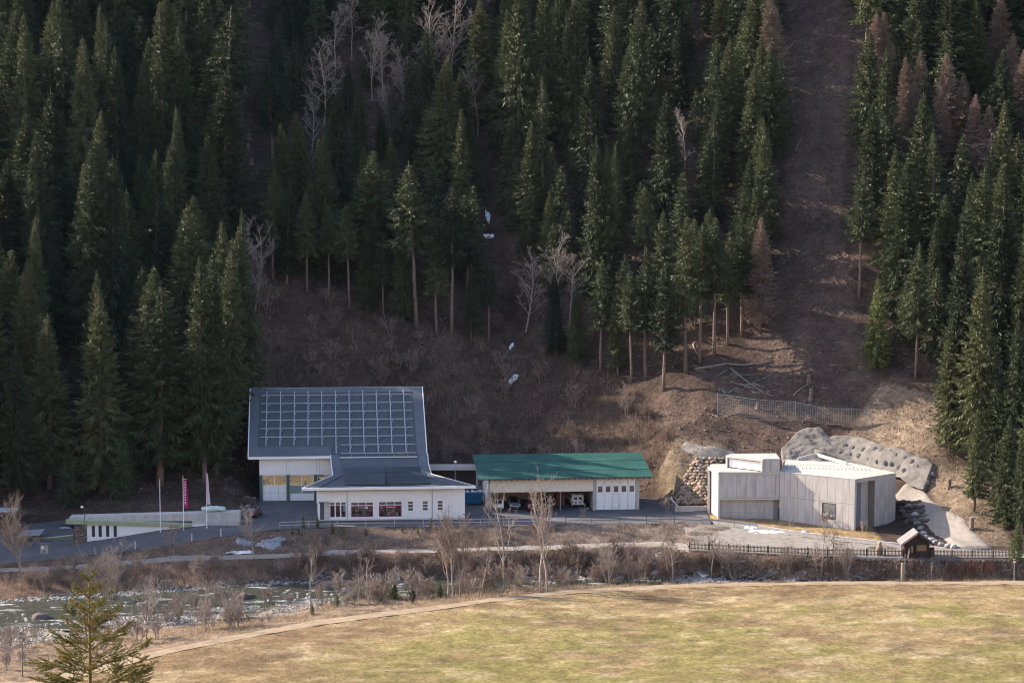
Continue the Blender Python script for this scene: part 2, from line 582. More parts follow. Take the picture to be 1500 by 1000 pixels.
    tc = N.new('ShaderNodeTexCoord')
    nz = N.new('ShaderNodeTexNoise')
    nz.inputs['Scale'].default_value = 1.6
    nz.inputs['Detail'].default_value = 9
    nz.inputs['Roughness'].default_value = 0.78
    L.new(tc.outputs['Object'], nz.inputs['Vector'])
    mr = N.new('ShaderNodeMapRange')
    mr.inputs['From Min'].default_value = 0.3
    mr.inputs['From Max'].default_value = 0.7
    mr.inputs['To Min'].default_value = 0.42
    mr.inputs['To Max'].default_value = 1.58
    L.new(nz.outputs['Fac'], mr.inputs['Value'])
    mx = N.new('ShaderNodeMix')
    mx.data_type = 'RGBA'
    mx.blend_type = 'MULTIPLY'
    mx.inputs['Factor'].default_value = 1
    L.new(at.outputs['Color'], mx.inputs[6])
    L.new(mr.outputs['Result'], mx.inputs[7])
    n3 = N.new('ShaderNodeTexNoise')
    n3.inputs['Scale'].default_value = 0.55
    n3.inputs['Detail'].default_value = 6
    n3.inputs['Roughness'].default_value = 0.7
    L.new(tc.outputs['Object'], n3.inputs['Vector'])
    m3 = N.new('ShaderNodeMapRange')
    m3.inputs['From Min'].default_value = 0.3
    m3.inputs['From Max'].default_value = 0.7
    m3.inputs['To Min'].default_value = 0.68
    m3.inputs['To Max'].default_value = 1.32
    L.new(n3.outputs['Fac'], m3.inputs['Value'])
    mx3 = N.new('ShaderNodeMix')
    mx3.data_type = 'RGBA'
    mx3.blend_type = 'MULTIPLY'
    mx3.inputs['Factor'].default_value = 1
    L.new(mx.outputs[2], mx3.inputs[6])
    L.new(m3.outputs['Result'], mx3.inputs[7])
    L.new(mx3.outputs[2], bs.inputs['Base Color'])
    bp = N.new('ShaderNodeBump')
    bp.inputs['Distance'].default_value = 0.35
    L.new(nz.outputs['Fac'], bp.inputs['Height'])
    L.new(bp.outputs['Normal'], bs.inputs['Normal'])
    me.materials.append(m)
    o = link('ground', me)
    tag(o, kind='structure')
    return o

make_ground()

def ribbon(name, la, lb, x0, x1, mat, lift=0.03, n=5, step=0.6, far=None):
    xs = np.arange(x0, x1 + step, step)
    ya, yb = li(la, xs, 1), (li(lb, xs, 1) if far is None else far(xs))
    yb = np.maximum(yb, ya + 0.1)
    T = np.linspace(0, 1, n)
    X = np.repeat(xs[:, None], n, 1)
    Y = ya[:, None] * (1 - T) + yb[:, None] * T
    wob = vnoise(xs, xs * 0, 3.0, 5) + 0.8 * vnoise(xs, xs * 0, 1.1, 6)
    Y[:, 0] += wob * 0.45
    Y[:, -1] += (vnoise(xs, xs * 0, 2.5, 8) + 0.8 * vnoise(xs, xs * 0, 1.0, 9)) * 0.4
    Z = height(X, Y, rough=False) + lift
    verts = np.stack([X, Y, Z], -1).reshape(-1, 3)
    nx = len(xs)
    i = (np.arange(nx - 1)[:, None] * n + np.arange(n - 1)[None]).ravel()
    quads = np.stack([i, i + n, i + n + 1, i + 1], -1)
    me = np_mesh(name, verts, quads=quads, smooth_shade=True)
    return tag(link(name, me, mat), kind='structure')

M_track = material('packed_dirt', (0.285, 0.212, 0.14), 0.95, 0.3, 0.8, bump=0.05, second=(0.25, 0.18, 0.11), second_scale=0.5, second_bias=0.6)
M_gravel = material('pale_gravel', (0.245, 0.22, 0.195), 0.95, 0.25, 1.2, bump=0.03, second=(0.21, 0.175, 0.14), second_scale=0.4, second_bias=0.62)
M_asphalt = material('worn_asphalt', (0.082, 0.082, 0.092), 0.9, 0.18, 0.6, bump=0.01, second=(0.115, 0.113, 0.118), second_scale=0.22, second_bias=0.55)
ribbon('meadow_track', TRACK_N, TRACK_F, -85, 85, M_track, 0.02)
ribbon('lower_path', LOW_N, LOW_F, -85, 24.3, M_gravel, 0.02)
LOW_IN = LOW_N + np.array([0, 0.7, 0])
ribbon('gravel_plaza', LOW_IN, ROAD_N, 24.9, 85, M_gravel, 0.03, n=9)

def yard_far(xs):
    return li(FOOT, xs, 1) - 0.8
ribbon('asphalt_yard', ROAD_N, FOOT, -85, 29.0, M_asphalt, 0.04, n=26, far=yard_far)
road_r = ribbon('access_road', ROAD_N, ROAD_F, 29.4, 60, M_gravel, 0.045, n=5)

# ------------------------------------------------------------ river
def make_river():
    xs = np.arange(-90, 90, 0.8)
    n = 26
    T = np.linspace(-0.25, 1.15, n)
    ya, yb = li(RIV_N, xs, 1), li(RIV_F, xs, 1)
    X = np.repeat(xs[:, None], n, 1)
    Y = ya[:, None] + (yb - ya)[:, None] * T
    Z = -4.98 + fbm(X, Y, 2.5, 91, 3) * 0.16 + 0 * X
    verts = np.stack([X, Y, Z], -1).reshape(-1, 3)
    i = (np.arange(len(xs) - 1)[:, None] * n + np.arange(n - 1)[None]).ravel()
    me = np_mesh('river', verts, quads=np.stack([i, i + n, i + n + 1, i + 1], -1), smooth_shade=True)
    m = bpy.data.materials.new('river_water')
    m.use_nodes = True
    N, L = m.node_tree.nodes, m.node_tree.links
    bs = N['Principled BSDF']
    bs.inputs['Roughness'].default_value = 0.12
    tc = N.new('ShaderNodeTexCoord')
    mp = N.new('ShaderNodeMapping')
    mp.inputs['Scale'].default_value = (0.16, 0.42, 1)
    L.new(tc.outputs['Object'], mp.inputs['Vector'])
    a = N.new('ShaderNodeTexNoise')
    a.inputs['Scale'].default_value = 1.0
    a.inputs['Detail'].default_value = 7
    a.inputs['Roughness'].default_value = 0.7
    L.new(mp.outputs['Vector'], a.inputs['Vector'])
    cr = N.new('ShaderNodeMapRange')
    cr.inputs['From Min'].default_value = 0.56
    cr.inputs['From Max'].default_value = 0.66
    L.new(a.outputs['Fac'], cr.inputs['Value'])
    mx = N.new('ShaderNodeMix')
    mx.data_type = 'RGBA'
    mx.inputs[6].default_value = (0.055, 0.058, 0.042, 1)
    mx.inputs[7].default_value = (0.42, 0.44, 0.43, 1)
    L.new(cr.outputs['Result'], mx.inputs['Factor'])
    L.new(mx.outputs[2], bs.inputs['Base Color'])
    rr = N.new('ShaderNodeMapRange')
    rr.inputs['To Min'].default_value = 0.12
    rr.inputs['To Max'].default_value = 0.8
    L.new(cr.outputs['Result'], rr.inputs['Value'])
    L.new(rr.outputs['Result'], bs.inputs['Roughness'])
    b2 = N.new('ShaderNodeTexNoise')
    b2.inputs['Scale'].default_value = 2.2
    b2.inputs['Detail'].default_value = 4
    L.new(tc.outputs['Object'], b2.inputs['Vector'])
    bp = N.new('ShaderNodeBump')
    bp.inputs['Distance'].default_value = 0.15
    L.new(b2.outputs['Fac'], bp.inputs['Height'])
    L.new(bp.outputs['Normal'], bs.inputs['Normal'])
    me.materials.append(m)
    tag(link('river', me), kind='structure')
make_river()
# ------------------------------------------------------------ trees
M_bark = material('spruce_bark', (0.20, 0.145, 0.12), 0.95, 0.35, 3.0, bump=0.02, obj_random=0.2)
M_bark_pale = material('pale_bark', (0.30, 0.25, 0.215), 0.9, 0.35, 2.5, bump=0.01, obj_random=0.2)
M_twig_brown = material('brown_twigs', (0.25, 0.175, 0.14), 0.95, 0.3, 1.0, obj_random=0.25)
M_twig_pale = material('pale_twigs', (0.30, 0.245, 0.21), 0.95, 0.3, 1.0, obj_random=0.2)
M_twig_red = material('red_brown_twigs', (0.20, 0.085, 0.065), 0.9, 0.3, 1.0, obj_random=0.2)
M_needle = material('spruce_needles', (0.066, 0.082, 0.034), 0.6, 0.55, 0.5, spec=0.35, obj_random=0.5, translucent=0.2)
M_needle_young = material('young_spruce_needles', (0.105, 0.135, 0.042), 0.7, 0.4, 0.7, spec=0.3, obj_random=0.3, translucent=0.15)
M_larch = material('bare_larch_twigs', (0.225, 0.165, 0.13), 0.95, 0.4, 0.7, obj_random=0.25, translucent=0.05)

def rand_dirs(az, el):
    return np.stack([np.cos(az) * np.cos(el), np.sin(az) * np.cos(el), np.sin(el)], -1)

def rhombs(base, d, length, width, g):
    """thin leaf-like rhombs: base points, unit directions"""
    n = len(base)
    r = g.normal(size=(n, 3))
    side = np.cross(d, r)
    side /= np.linalg.norm(side, axis=1)[:, None] + 1e-9
    L, W = length[:, None], width[:, None]
    v = np.stack([base, base + d * L * 0.45 + side * W * 0.5, base + d * L, base + d * L * 0.45 - side * W * 0.5], 1).reshape(-1, 3)
    q = np.arange(n * 4).reshape(n, 4)
    return v, q

def blades(base, d, length, width, g):
    """narrow pointed blades, one triangle each"""
    n = len(base)
    side = np.cross(d, g.normal(size=(n, 3)))
    side /= np.linalg.norm(side, axis=1)[:, None] + 1e-9
    L, W = length[:, None], width[:, None]
    v = np.stack([base + side * W * 0.5, base - side * W * 0.5, base + d * L], 1).reshape(-1, 3)
    return v, np.arange(n * 3).reshape(n, 3)

def spruce_meshes(seed, h=26.0, rmax=3.0, crown0=0.2, per=15, whorl=0.42, thin=1.0, droop=1.0, leaf=1.0, kind='spruce', ragged=0.25):
    g = np.random.default_rng(seed)
    # trunk
    mb = MB()
    k = 9
    zz = np.linspace(0, 1, k)
    bend = np.cumsum(g.normal(0, 0.05, (k, 2)), 0) * (0 if h < 6 else 1)
    bend -= bend[0]
    pts = [(bend[i, 0], bend[i, 1], zz[i] * h - (0.5 if i == 0 else 0)) for i in range(k)]
    rad = [0.0135 * h * (1 - t) ** 0.9 + 0.02 for t in zz]
    mb.tube(pts, rad, 7)
    # dead lower branches
    for i in range(int(18 * thin) if h > 12 else 0):
        t = g.uniform(0.08, crown0 + 0.08)
        az = g.uniform(0, 6.28)
        l = g.uniform(0.6, 1.9)
        p = np.array([np.interp(t, zz, bend[:, 0]), np.interp(t, zz, bend[:, 1]), t * h])
        mb.tube([p, p + np.array([math.cos(az) * l, math.sin(az) * l, -0.25 * l])], [0.028, 0.012], 3, False)
    trunk = mb.mesh('trunk', True)
    # crown: whorls of drooping boughs, each set with side sprays and hanging twigs
    base, dirs, lens, wids = [], [], [], []
    z = crown0 * h
    lop = g.uniform(0, 6.28)
    while z < h * 0.992:
        t = max(0.0, (z / h - crown0) / (1 - crown0))
        prof = (1 - t) ** 0.92 * (0.6 + 0.4 * min(1, t / 0.18))
        rr = rmax * prof + 0.10
        nb = int(g.integers(6, 9)) if rr > 0.7 else 5
        az0 = g.uniform(0, 6.28)
        tier = 1 + 0.22 * g.normal() * ragged * 2
        for b in range(nb):
            if g.uniform() > thin: continue
            az = az0 + b * 6.28 / nb + g.normal(0, 0.22)
            l = max(0.14, rr * np.clip(tier + ragged * (0.5 * math.sin(az + lop) + g.normal(0, 0.55)), 0.4, 1.5))
            e0 = 0.75 * t ** 1.5 - 0.10 - 0.28 * droop * (1 - t) + g.normal(0, 0.06)
            m = max(5, int(per * (0.3 + 0.7 * l / rmax)))
            s = g.uniform(0.06, 1.0, m) ** 0.75
            out = s * l
            zz_ = out * math.sin(e0) - droop * 0.22 * out ** 2 / max(l, 0.3) + 0.17 * droop * s ** 4 * l
            cx = np.interp(z / h, np.linspace(0, 1, k), bend[:, 0])
            cy = np.interp(z / h, np.linspace(0, 1, k), bend[:, 1])
            P = np.stack([cx + math.cos(az) * out, cy + math.sin(az) * out, z + zz_ + g.normal(0, 0.05, m)], -1)
            sgn = np.where(g.uniform(size=m) < 0.5, -1, 1)
            da = az + sgn * g.uniform(0.35, 1.0, m)
            de = e0 - 0.22 * droop - g.uniform(0, 0.35, m)
            hang = g.uniform(size=m) < 0.36 * min(1.0, droop) * (1 - 0.6 * t)
            de = np.where(hang, -g.uniform(0.8, 1.35, m), de)
            tip = s > 0.88
            da = np.where(tip, az + g.normal(0, 0.35, m), da)
            de = np.where(tip, 0.1 + e0 * 0.5, de)
            D = rand_dirs(da, de)
            ln = np.clip((0.30 * (1 - s) + 0.10) * l + 0.22 + 0.2 * g.uniform(size=m), 0.18, 0.95) * leaf * (0.5 + 0.5 * min(1, rr / 1.2))
            base.append(P); dirs.append(D); lens.append(ln)
            wids.append((0.12 + 0.09 * g.uniform(size=m)) * leaf * (0.65 + 0.35 * min(1, rr / 1.2)))
        z += whorl * g.uniform(0.75, 1.3) * (0.5 + 0.5 * (1 - t))
    base.append(np.array([[bend[-1, 0], bend[-1, 1], h - 0.3]])); dirs.append(np.array([[0, 0, 1.0]]))
    lens.append(np.array([0.9])); wids.append(np.array([0.14]))
    B, D, Ln, Wd = np.concatenate(base), np.concatenate(dirs), np.concatenate(lens), np.concatenate(wids)
    if kind == 'larch':
        Wd = Wd * 0.42
        Ln = Ln * 1.25
    v, q = rhombs(B, D, Ln, Wd, g)
    crown = np_mesh('crown', v, quads=q)
    return trunk, crown

def bare_meshes(seed, h=9.0, spread=0.5, stems=1, levels=4, lean=0.0, trunk_r=None, fine=1.0, up=0.55):
    """leafless tree: trunk mesh and a crown of fine twigs"""
    g = np.random.default_rng(seed)
    tb, vb, qb = MB(), [], []
    tv, td, tl, tw = [], [], [], []
    def grow(p, d, l, r, lev):
        n = 4 if lev < 2 else 3
        pts = [p]
        dd = d.copy()
        for i in range(n):
            dd = dd + g.normal(0, 0.10 + 0.05 * lev, 3) + np.array([0, 0, 0.07 * up])
            dd /= np.linalg.norm(dd)
            pts.append(pts[-1] + dd * l / n)
        rs = np.linspace(r, r * 0.45, n + 1)
        if lev <= 2:
            tb.tube(pts, list(rs), 5 if lev == 0 else 3, False)
        else:
            for a, b in zip(pts[:-1], pts[1:]):
                tv.append(a); e = b - a; le = np.linalg.norm(e); td.append(e / le); tl.append(le * 1.15); tw.append(max(r * 2.2, 0.034))
        if lev >= levels: return
        nk = int(g.integers(4, 7)) if lev else int(round((5 + h * 0.55) * fine))
        for i in range(nk):
            t = g.uniform(0.28 if lev == 0 else 0.2, 1.0)
            k = t * n
            i0 = min(int(k), n - 1)
            q = pts[i0] + (pts[i0 + 1] - pts[i0]) * (k - i0)
            az = g.uniform(0, 6.28)
            side = np.array([math.cos(az), math.sin(az), 0.0])
            nd = dd * up + side * spread * 1.5 + np.array([0, 0, 0.35 * up])
            nd /= np.linalg.norm(nd)
            grow(q, nd, l * g.uniform(0.32, 0.5) * (1.15 - 0.5 * t), max(r * 0.45 * (1.1 - 0.4 * t), 0.014), lev + 1)
    tr = trunk_r or 0.011 * h + 0.02
    for s_ in range(stems):
        az = g.uniform(0, 6.28)
        a = 0.0 if stems == 1 else g.uniform(0.08, 0.42) * spread * 1.6
        d = np.array([math.cos(az) * math.sin(a) + lean, math.sin(az) * math.sin(a), math.cos(a)])
        d /= np.linalg.norm(d)
        off = np.array([math.cos(az), math.sin(az), 0]) * (0 if stems == 1 else g.uniform(0.05, 0.3))
        grow(np.array([0, 0, -0.25]) + off, d, h * g.uniform(0.75, 1.0) if stems > 1 else h, tr * (1 if stems == 1 else 0.62), 0)
    trunk = tb.mesh('trunk', True)
    if tv:
        v, q = rhombs(np.array(tv), np.array(td), np.array(tl), np.array(tw), g)
    else:
        v, q = np.zeros((4, 3)), np.array([[0, 1, 2, 3]])
    return trunk, np_mesh('crown', v, quads=q)

def plant(meshes, mats, name, loc, scale, rz, label, cat, group=None, part='crown', stem='trunk'):
    root = empty(name, loc, rz, label, cat, group)
    if name.endswith('_tree'): root.rotation_euler = (random.gauss(0, 0.018), random.gauss(0, 0.018), rz)
    root.scale = (scale[0], scale[0], scale[1]) if hasattr(scale, '__len__') else (scale,) * 3
    t = link(stem, meshes[0], mats[0], root)
    c = link(part, meshes[1], mats[1], root)
    return root

SPRUCE = [spruce_meshes(100 + i, 26.0, rm, c0, per, 0.52, droop=dr, ragged=rg) for i, (rm, c0, per, dr, rg) in enumerate([
    (4.3, 0.10, 52, 1.2, 0.25), (3.9, 0.14, 48, 1.0, 0.3), (4.7, 0.10, 54, 1.4, 0.32), (3.6, 0.18, 46, 1.1, 0.25), (4.1, 0.08, 50, 0.9, 0.3), (3.4, 0.14, 44, 1.2, 0.36)])]
SPRUCE += [spruce_meshes(120 + i, 26.0, rm, c0, per, 0.60, thin=th, droop=dr, ragged=rg) for i, (rm, c0, per, th, dr, rg) in enumerate([(4.0, 0.28, 40, 0.62, 1.5, 0.6), (3.0, 0.35, 40, 0.7, 1.0, 0.55), (4.6, 0.18, 42, 0.72, 1.3, 0.55), (2.6, 0.10, 40, 0.85, 1.2, 0.5)])]
SPRUCE_TALLTRUNK = [spruce_meshes(140 + i, 22.0, 3.1, c0, 40, 0.52, droop=1.1, ragged=0.4) for i, c0 in enumerate((0.42, 0.36, 0.5))]
SPRUCE_YOUNG = [spruce_meshes(160 + i, 11.0, 2.1, 0.06, 26, 0.36, droop=0.8, leaf=0.8) for i in range(3)]
LARCH = [spruce_meshes(180 + i, 20.0, 3.2, 0.12, 55, 0.42, droop=0.6, kind='larch', ragged=0.3) for i in range(3)]
BARE = [bare_meshes(200 + i, 10.0, sp, 1, 4, ln, fine=1.8) for i, (sp, ln) in enumerate([(0.5, 0.0), (0.42, 0.1), (0.6, -0.08), (0.45, 0.15)])]
for tr_, cr_ in SPRUCE + SPRUCE_TALLTRUNK + SPRUCE_YOUNG:
    tr_.materials.append(M_bark)
    cr_.materials.append(M_needle)
for tr_, cr_ in SPRUCE_YOUNG:
    cr_.materials.clear(); cr_.materials.append(M_needle_young)
for tr_, cr_ in LARCH:
    tr_.materials.append(M_bark); cr_.materials.append(M_larch)
for tr_, cr_ in BARE:
    tr_.materials.append(M_bark_pale); cr_.materials.append(M_twig_pale)

placed = []       # (x, y) of every tree on the slope

def put_tree(kind, u, vt, h, label, cat, group=None, wide=1.0, base=None):
    p = stand(u, vt, h) if base is None else hit(*base)
    lib = {'spruce': SPRUCE, 'tall': SPRUCE_TALLTRUNK, 'young': SPRUCE_YOUNG, 'larch': LARCH, 'bare': BARE}[kind]
    h0 = {'spruce': 26.0, 'tall': 22.0, 'young': 11.0, 'larch': 20.0, 'bare': 10.0}[kind]
    me = lib[len(placed) % (6 if kind == 'spruce' else len(lib))]
    name = {'spruce': 'spruce_tree', 'tall': 'spruce_tree', 'young': 'young_spruce_tree', 'larch': 'larch_tree', 'bare': 'bare_tree'}[kind]
    s = h / h0
    root = plant(me, (None, None), name, p, (s * wide * random.uniform(0.95, 1.08), s), random.uniform(0, 6.28), label, cat, group)
    placed.append((p[0], p[1]))
    return root

# trees that stand out, by where their tips are sighted
G_EDGE = 'bare-trunked spruces along the edge of the clearing'
for u, vt, vb, lab in [(1005, 318, 546, 'tall spruce with a long bare trunk at the wood edge above the rubble bank'),
                       (972, 388, 572, 'spruce with lit left boughs standing lowest at the edge of the bare slope'),
                       (1046, 318, 520, 'spruce with double bare trunks at the wood edge left of the bare strip'),
                       (1086, 322, 492, 'slim dark spruce between the double-trunked spruce and the pale brown larch')]:
    b = hit(u, vb)
    t = at_y(u, vt, b[1])
    put_tree('tall', u, vt, t[2] - b[2], lab, 'spruce', base=(u, vb))
b = hit(1114, 485)
put_tree('larch', 1114, 318, at_y(1114, 318, b[1])[2] - b[2], 'pale brown bare larch at the left edge of the bare strip, above the log pile', 'larch', base=(1114, 485))
put_tree('larch', 1132, -8, 22, 'tall pale brown bare larch at the top left edge of the bare strip', 'larch')
for u, vt, h, lab in [(1283, 412, 14, 'slim young spruce at the lower right edge of the bare strip'),
                      (1345, 360, 21, 'broad spruce with bare lower trunk above the dry grass bank'),
                      (1262, 260, 20, 'spruce with yellow-lit boughs at the right edge of the bare strip'),
                      (1415, 330, 34, 'very tall full spruce at the foot of the right wood'),
                      (1465, 270, 38, 'tallest full spruce at the right wood foot, above the picket fence'),
                      (1500, 300, 36, 'full dark spruce beside the tallest spruce at the right wood foot')]:
    put_tree('spruce' if h > 22 else 'young' if h < 16 else 'tall', u, vt, h, lab, 'spruce', wide=1.0 if h < 22 else 0.85)
for u, vt, h, lab in [(1395, 470, 20, 'spruce standing just left of the very tall full spruce at the right wood foot'), (1440, 400, 30, 'full spruce between the two tallest spruces of the right wood foot'), (1490, 470, 24, 'lower full spruce above the right end of the picket fence'),
                      (1430, 600, 15, 'short spruce at the foot of the very tall full spruce'), (1475, 610, 16, 'short spruce above the right end of the picket fence'), (1500, 640, 14, 'short dark spruce above the young spruce at the fence end')]:
    put_tree('spruce', u, vt, h, lab, 'spruce', wide=1.0)
put_tree('bare', 1450, 520, 14, 'reddish bare birch with a pale trunk before the tallest spruces', 'tree')
put_tree('bare', 808, 358, 14, 'sunlit pale bare tree left of the tall lit spruces', 'tree', wide=0.8)
put_tree('bare', 835, 385, 11, 'slender pale bare tree with a side limb beside the sunlit bare tree', 'tree')
put_tree('bare', 770, 385, 12, 'grey bare tree in shade above the lower snow patch', 'tree')
put_tree('bare', 345, 335, 16, 'leaning pale bare tree at the foot of the left clearing', 'tree', wide=0.7)
put_tree('bare', 372, 345, 14, 'thin grey bare tree beside the leaning one', 'tree', wide=0.7)
put_tree('bare', 1005, 175, 13, 'thin pale bare tree in the dark of the central wood', 'tree', wide=0.7)
put_tree('bare', 1440, 205, 10, 'whitish bare tree among brown larches on the right slope', 'tree', wide=1.2)
G_B = 'pale bare trees among the spruces of the upper wood'
for u, vt, h in [(473, 70, 15), (545, 40, 14), (560, 60, 12), (645, 20, 17), (655, 5, 17), (590, 80, 12), (515, 0, 12), (455, 150, 10), (700, 100, 13), (570, 120, 10), (490, 20, 12)]:
    put_tree('bare', u, vt, h, 'pale bare tree among the spruces of the upper middle wood', 'tree', G_B, wide=0.85)
G_L = 'brown bare larches on the right slope'
for u, vt, h in [(1385, 80, 17), (1350, 75, 16), (1415, 110, 15), (1340, 120, 15), (1480, 50, 17), (1498, 75, 16), (1452, 155, 13), (1470, 170, 12), (1490, 215, 12), (1280, 20, 15), (1295, 22, 15), (1470, -10, 17), (1375, 130, 14), (1430, 140, 14), (1330, 85, 14)]:
    put_tree('larch', u, vt, h, 'brown bare larch among the spruces of the right slope', 'larch', G_L, wide=1.15)
# the light-catching spruces
G_T = 'tall spruces catching the sun in the middle wood'
for u, vt, h in [(868, 85, 30), (890, 215, 27), (872, 205, 28), (905, 215, 22), (760, -30, 34), (930, -10, 33), (845, -20, 32), (800, -40, 34)]:
    put_tree('spruce', u, vt, h, 'tall spruce catching the sun in the middle wood beside the stream gully', 'spruce', G_T, wide=0.85)
G_P = 'tall spruces catching the sun on the left slope'
for u, vt, h in [(55, 195, 31), (130, 225, 36), (160, 232, 36), (122, 55, 33), (170, 68, 30), (240, 5, 34), (213, 85, 27), (35, 25, 34), (90, -10, 33), (205, 228, 18), (75, 80, 28), (300, -30, 30), (262, 40, 30)]:
    put_tree('spruce', u, vt, h, 'tall sun-flecked spruce high on the left slope', 'spruce', G_P, wide=0.9)
G_M = 'smaller spruces below the bare trees of the upper middle wood'
for u, vt, h in [(527, 130, 16), (605, 150, 14), (606, 236, 15), (668, 105, 17), (661, 270, 15), (435, 55, 9), (475, 65, 15), (572, 205, 14), (625, 30, 14), (700, 0, 24), (590, 30, 15), (510, 95, 11), (805, 280, 13), (455, 100, 8), (560, 165, 12)]:
    put_tree('spruce', u, vt, h, 'smaller sun-touched spruce below the bare trees of the upper middle wood', 'spruce', G_M, wide=1.2)

# wood edge above the brush behind the hall and garage
for i, (u, vt, vb) in enumerate([(537, 330, 455), (512, 300, 448), (640, 335, 488), (690, 385, 500), (716, 385, 503), (562, 342, 462), (590, 325, 470), (662, 275, 485), (450, 285, 428), (420, 262, 415), (482, 300, 432), (880, 380, 540), (845, 420, 532), (925, 395, 560), (946, 365, 556), (905, 430, 548), (610, 240, 478), (400, 250, 408), (815, 400, 520), (1025, 330, 530), (1066, 340, 505)]):
    b = hit(u, vb)
    t = at_y(u, vt, b[1])
    put_tree('tall' if i % 3 else 'spruce', u, vt, t[2] - b[2], ['dark spruce at the lower wood edge above the brush behind the hall', 'dark spruce at the lower wood edge between gully and bare slope'][int(u > 745)], 'spruce', 'lower wood edge spruces behind the hall' if u < 745 else 'lower wood edge spruces right of the gully', base=(u, vb))
for i in range(13):
    v = -40 + 40 * i
    b = hit(1112 + 14 * math.sin(i * 2.1) - max(0, v - 250) * 0.05, v)
    put_tree('spruce', 0, 0, random.uniform(17, 23), 'dense spruce in the row bordering the bare strip on its left', 'spruce', 'row of spruces left of the bare strip', wide=1.1, base=(1114 + 14 * math.sin(i * 2.1) - max(0, v - 250) * 0.05, v))

for u, v, h in [(352, 640, 33), (336, 668, 34), (318, 694, 34), (350, 600, 32), (325, 640, 34), (300, 705, 34)]:
    put_tree('spruce', u, 0, h, 'tall dark spruce standing close left of the hall roof', 'spruce', 'tall dark spruces beside the hall roof', wide=0.8, base=(u, v))

# the rest of the forest
FORESTS = [
    ('left', [(-260, -200), (310, -200), (330, 120), (342, 330), (345, 430), (335, 560), (340, 690), (120, 745), (-260, 770)], 6.6, (21, 31), 'tall dark spruce in the shaded dense wood left of the hall', 'dark spruces left of the hall'),
    ('middle', [(420, -200), (1135, -200), (1145, 250), (1120, 440), (1060, 490), (1000, 520), (940, 545), (880, 530), (800, 500), (730, 480), (640, 470), (560, 440), (470, 415), (395, 405), (385, 220)], 6.3, (16, 25), 'dark green spruce in the shaded wood above the hall and garage', 'dark spruces above the hall and garage'),
    ('right', [(1262, -200), (1700, -200), (1700, 700), (1530, 790), (1470, 740), (1420, 640), (1395, 560), (1300, 500), (1275, 420), (1262, 300), (1268, 100)], 5.4, (16, 26), 'green spruce in the sunlit wood right of the bare strip', 'spruces right of the bare strip'),
]
ZONES = {
    'left': [(40, 700, 'low on the slope behind the flat-roofed shelter'), (160, 690, 'low on the slope behind the low building'), (270, 660, 'low on the slope behind the flagpoles'), (310, 420, 'along the left clearing, lower part'), (300, 120, 'along the left clearing, upper part'),
             (60, 480, 'in the deep shade midway up the left slope'), (190, 420, 'midway up the left slope below the sun-flecked spruces'), (60, 200, 'among the sun-flecked spruces of the left slope'), (180, 60, 'at the top of the left slope')],
    'middle': [(430, 130, 'beside the left clearing'), (430, 330, 'above the brush left of the hall ridge'), (560, 400, 'above the brush behind the hall'), (680, 440, 'just left of the stream gully above the hall'), (560, 200, 'below the pale bare trees of the middle wood'), (660, 20, 'among the pale bare trees of the middle wood'),
               (830, 460, 'right of the gully behind the pale sunlit bare tree'), (800, 180, 'between the stream gully and the tall lit spruces'), (930, 330, 'right of the tall lit spruces'), (960, 120, 'high in the dark heart of the middle wood'), (1090, 150, 'along the bare strip on its left side, upper part'), (1090, 400, 'along the bare strip on its left side, lower part')],
    'right': [(1280, 150, 'along the bare strip on its right side, upper part'), (1290, 380, 'along the bare strip on its right side, lower part'), (1390, 30, 'above the brown larches of the right slope'), (1400, 260, 'just below the brown larches of the right slope'), (1380, 450, 'above the dry grass bank'), (1470, 400, 'behind the tallest spruces of the right wood'), (1480, 650, 'low by the tallest spruces of the right wood')],
}
n_forest = {}
for fname, poly, spacing, (h0_, h1_), lab, grp in FORESTS:
    g = np.random.default_rng({'left': 11, 'middle': 12, 'right': 13}[fname])
    cx = g.uniform(-125, 125, 5200)
    cy = g.uniform(332, 500, 5200)
    cz = height(cx, cy)
    U, V = projv(cx, cy, cz)
    ok = inpoly(U, V, poly) & (cy > li(FOOT, cx, 1) + 2)
    gx_ = np.interp(cy, GUL_Y, GUL_X)
    ok &= np.abs(cx - gx_) > 3.0
    ok &= (np.abs(U - 750) < 790) & (V - 9 * 24 < 1000)
    ok &= V > -130
    cnt = 0
    for i in np.nonzero(ok)[0]:
        x, y = cx[i], cy[i]
        if any((x - a) ** 2 + (y - b) ** 2 < spacing ** 2 for a, b in placed): continue
        h = g.uniform(h0_, h1_)
        if fname == 'left' and V[i] > 600: h = g.uniform(24, 31)
        if fname == 'middle' and V[i] > 420: h = g.uniform(13, 19)
        lib = SPRUCE_TALLTRUNK if (V[i] > 400 and fname == 'middle') or g.uniform() < 0.08 else SPRUCE
        k = int(g.integers(len(lib) if lib is not SPRUCE or g.uniform() < 0.12 else 6))
        s = h / (26.0 if lib is SPRUCE else 22.0)
        zt_ = min(ZONES[fname], key=lambda q: (q[0] - U[i]) ** 2 + (q[1] - V[i]) ** 2)[2]
        size = 'tall' if h > (h0_ + h1_) / 2 + 2 else 'middling' if h > (h0_ + h1_) / 2 - 2.5 else 'shorter'
        plant(lib[k], (None, None), 'spruce_tree', (x, y, cz[i]), (s * g.choice([0.9, 1.05, 1.2, 1.3, 1.45]) * g.uniform(0.95, 1.05), s), g.uniform(0, 6.28), size + (' dark' if fname != 'right' else ' green') + ' spruce ' + zt_, 'spruce', size + ' spruces ' + zt_)
        placed.append((x, y))
        cnt += 1
    n_forest[fname] = cnt
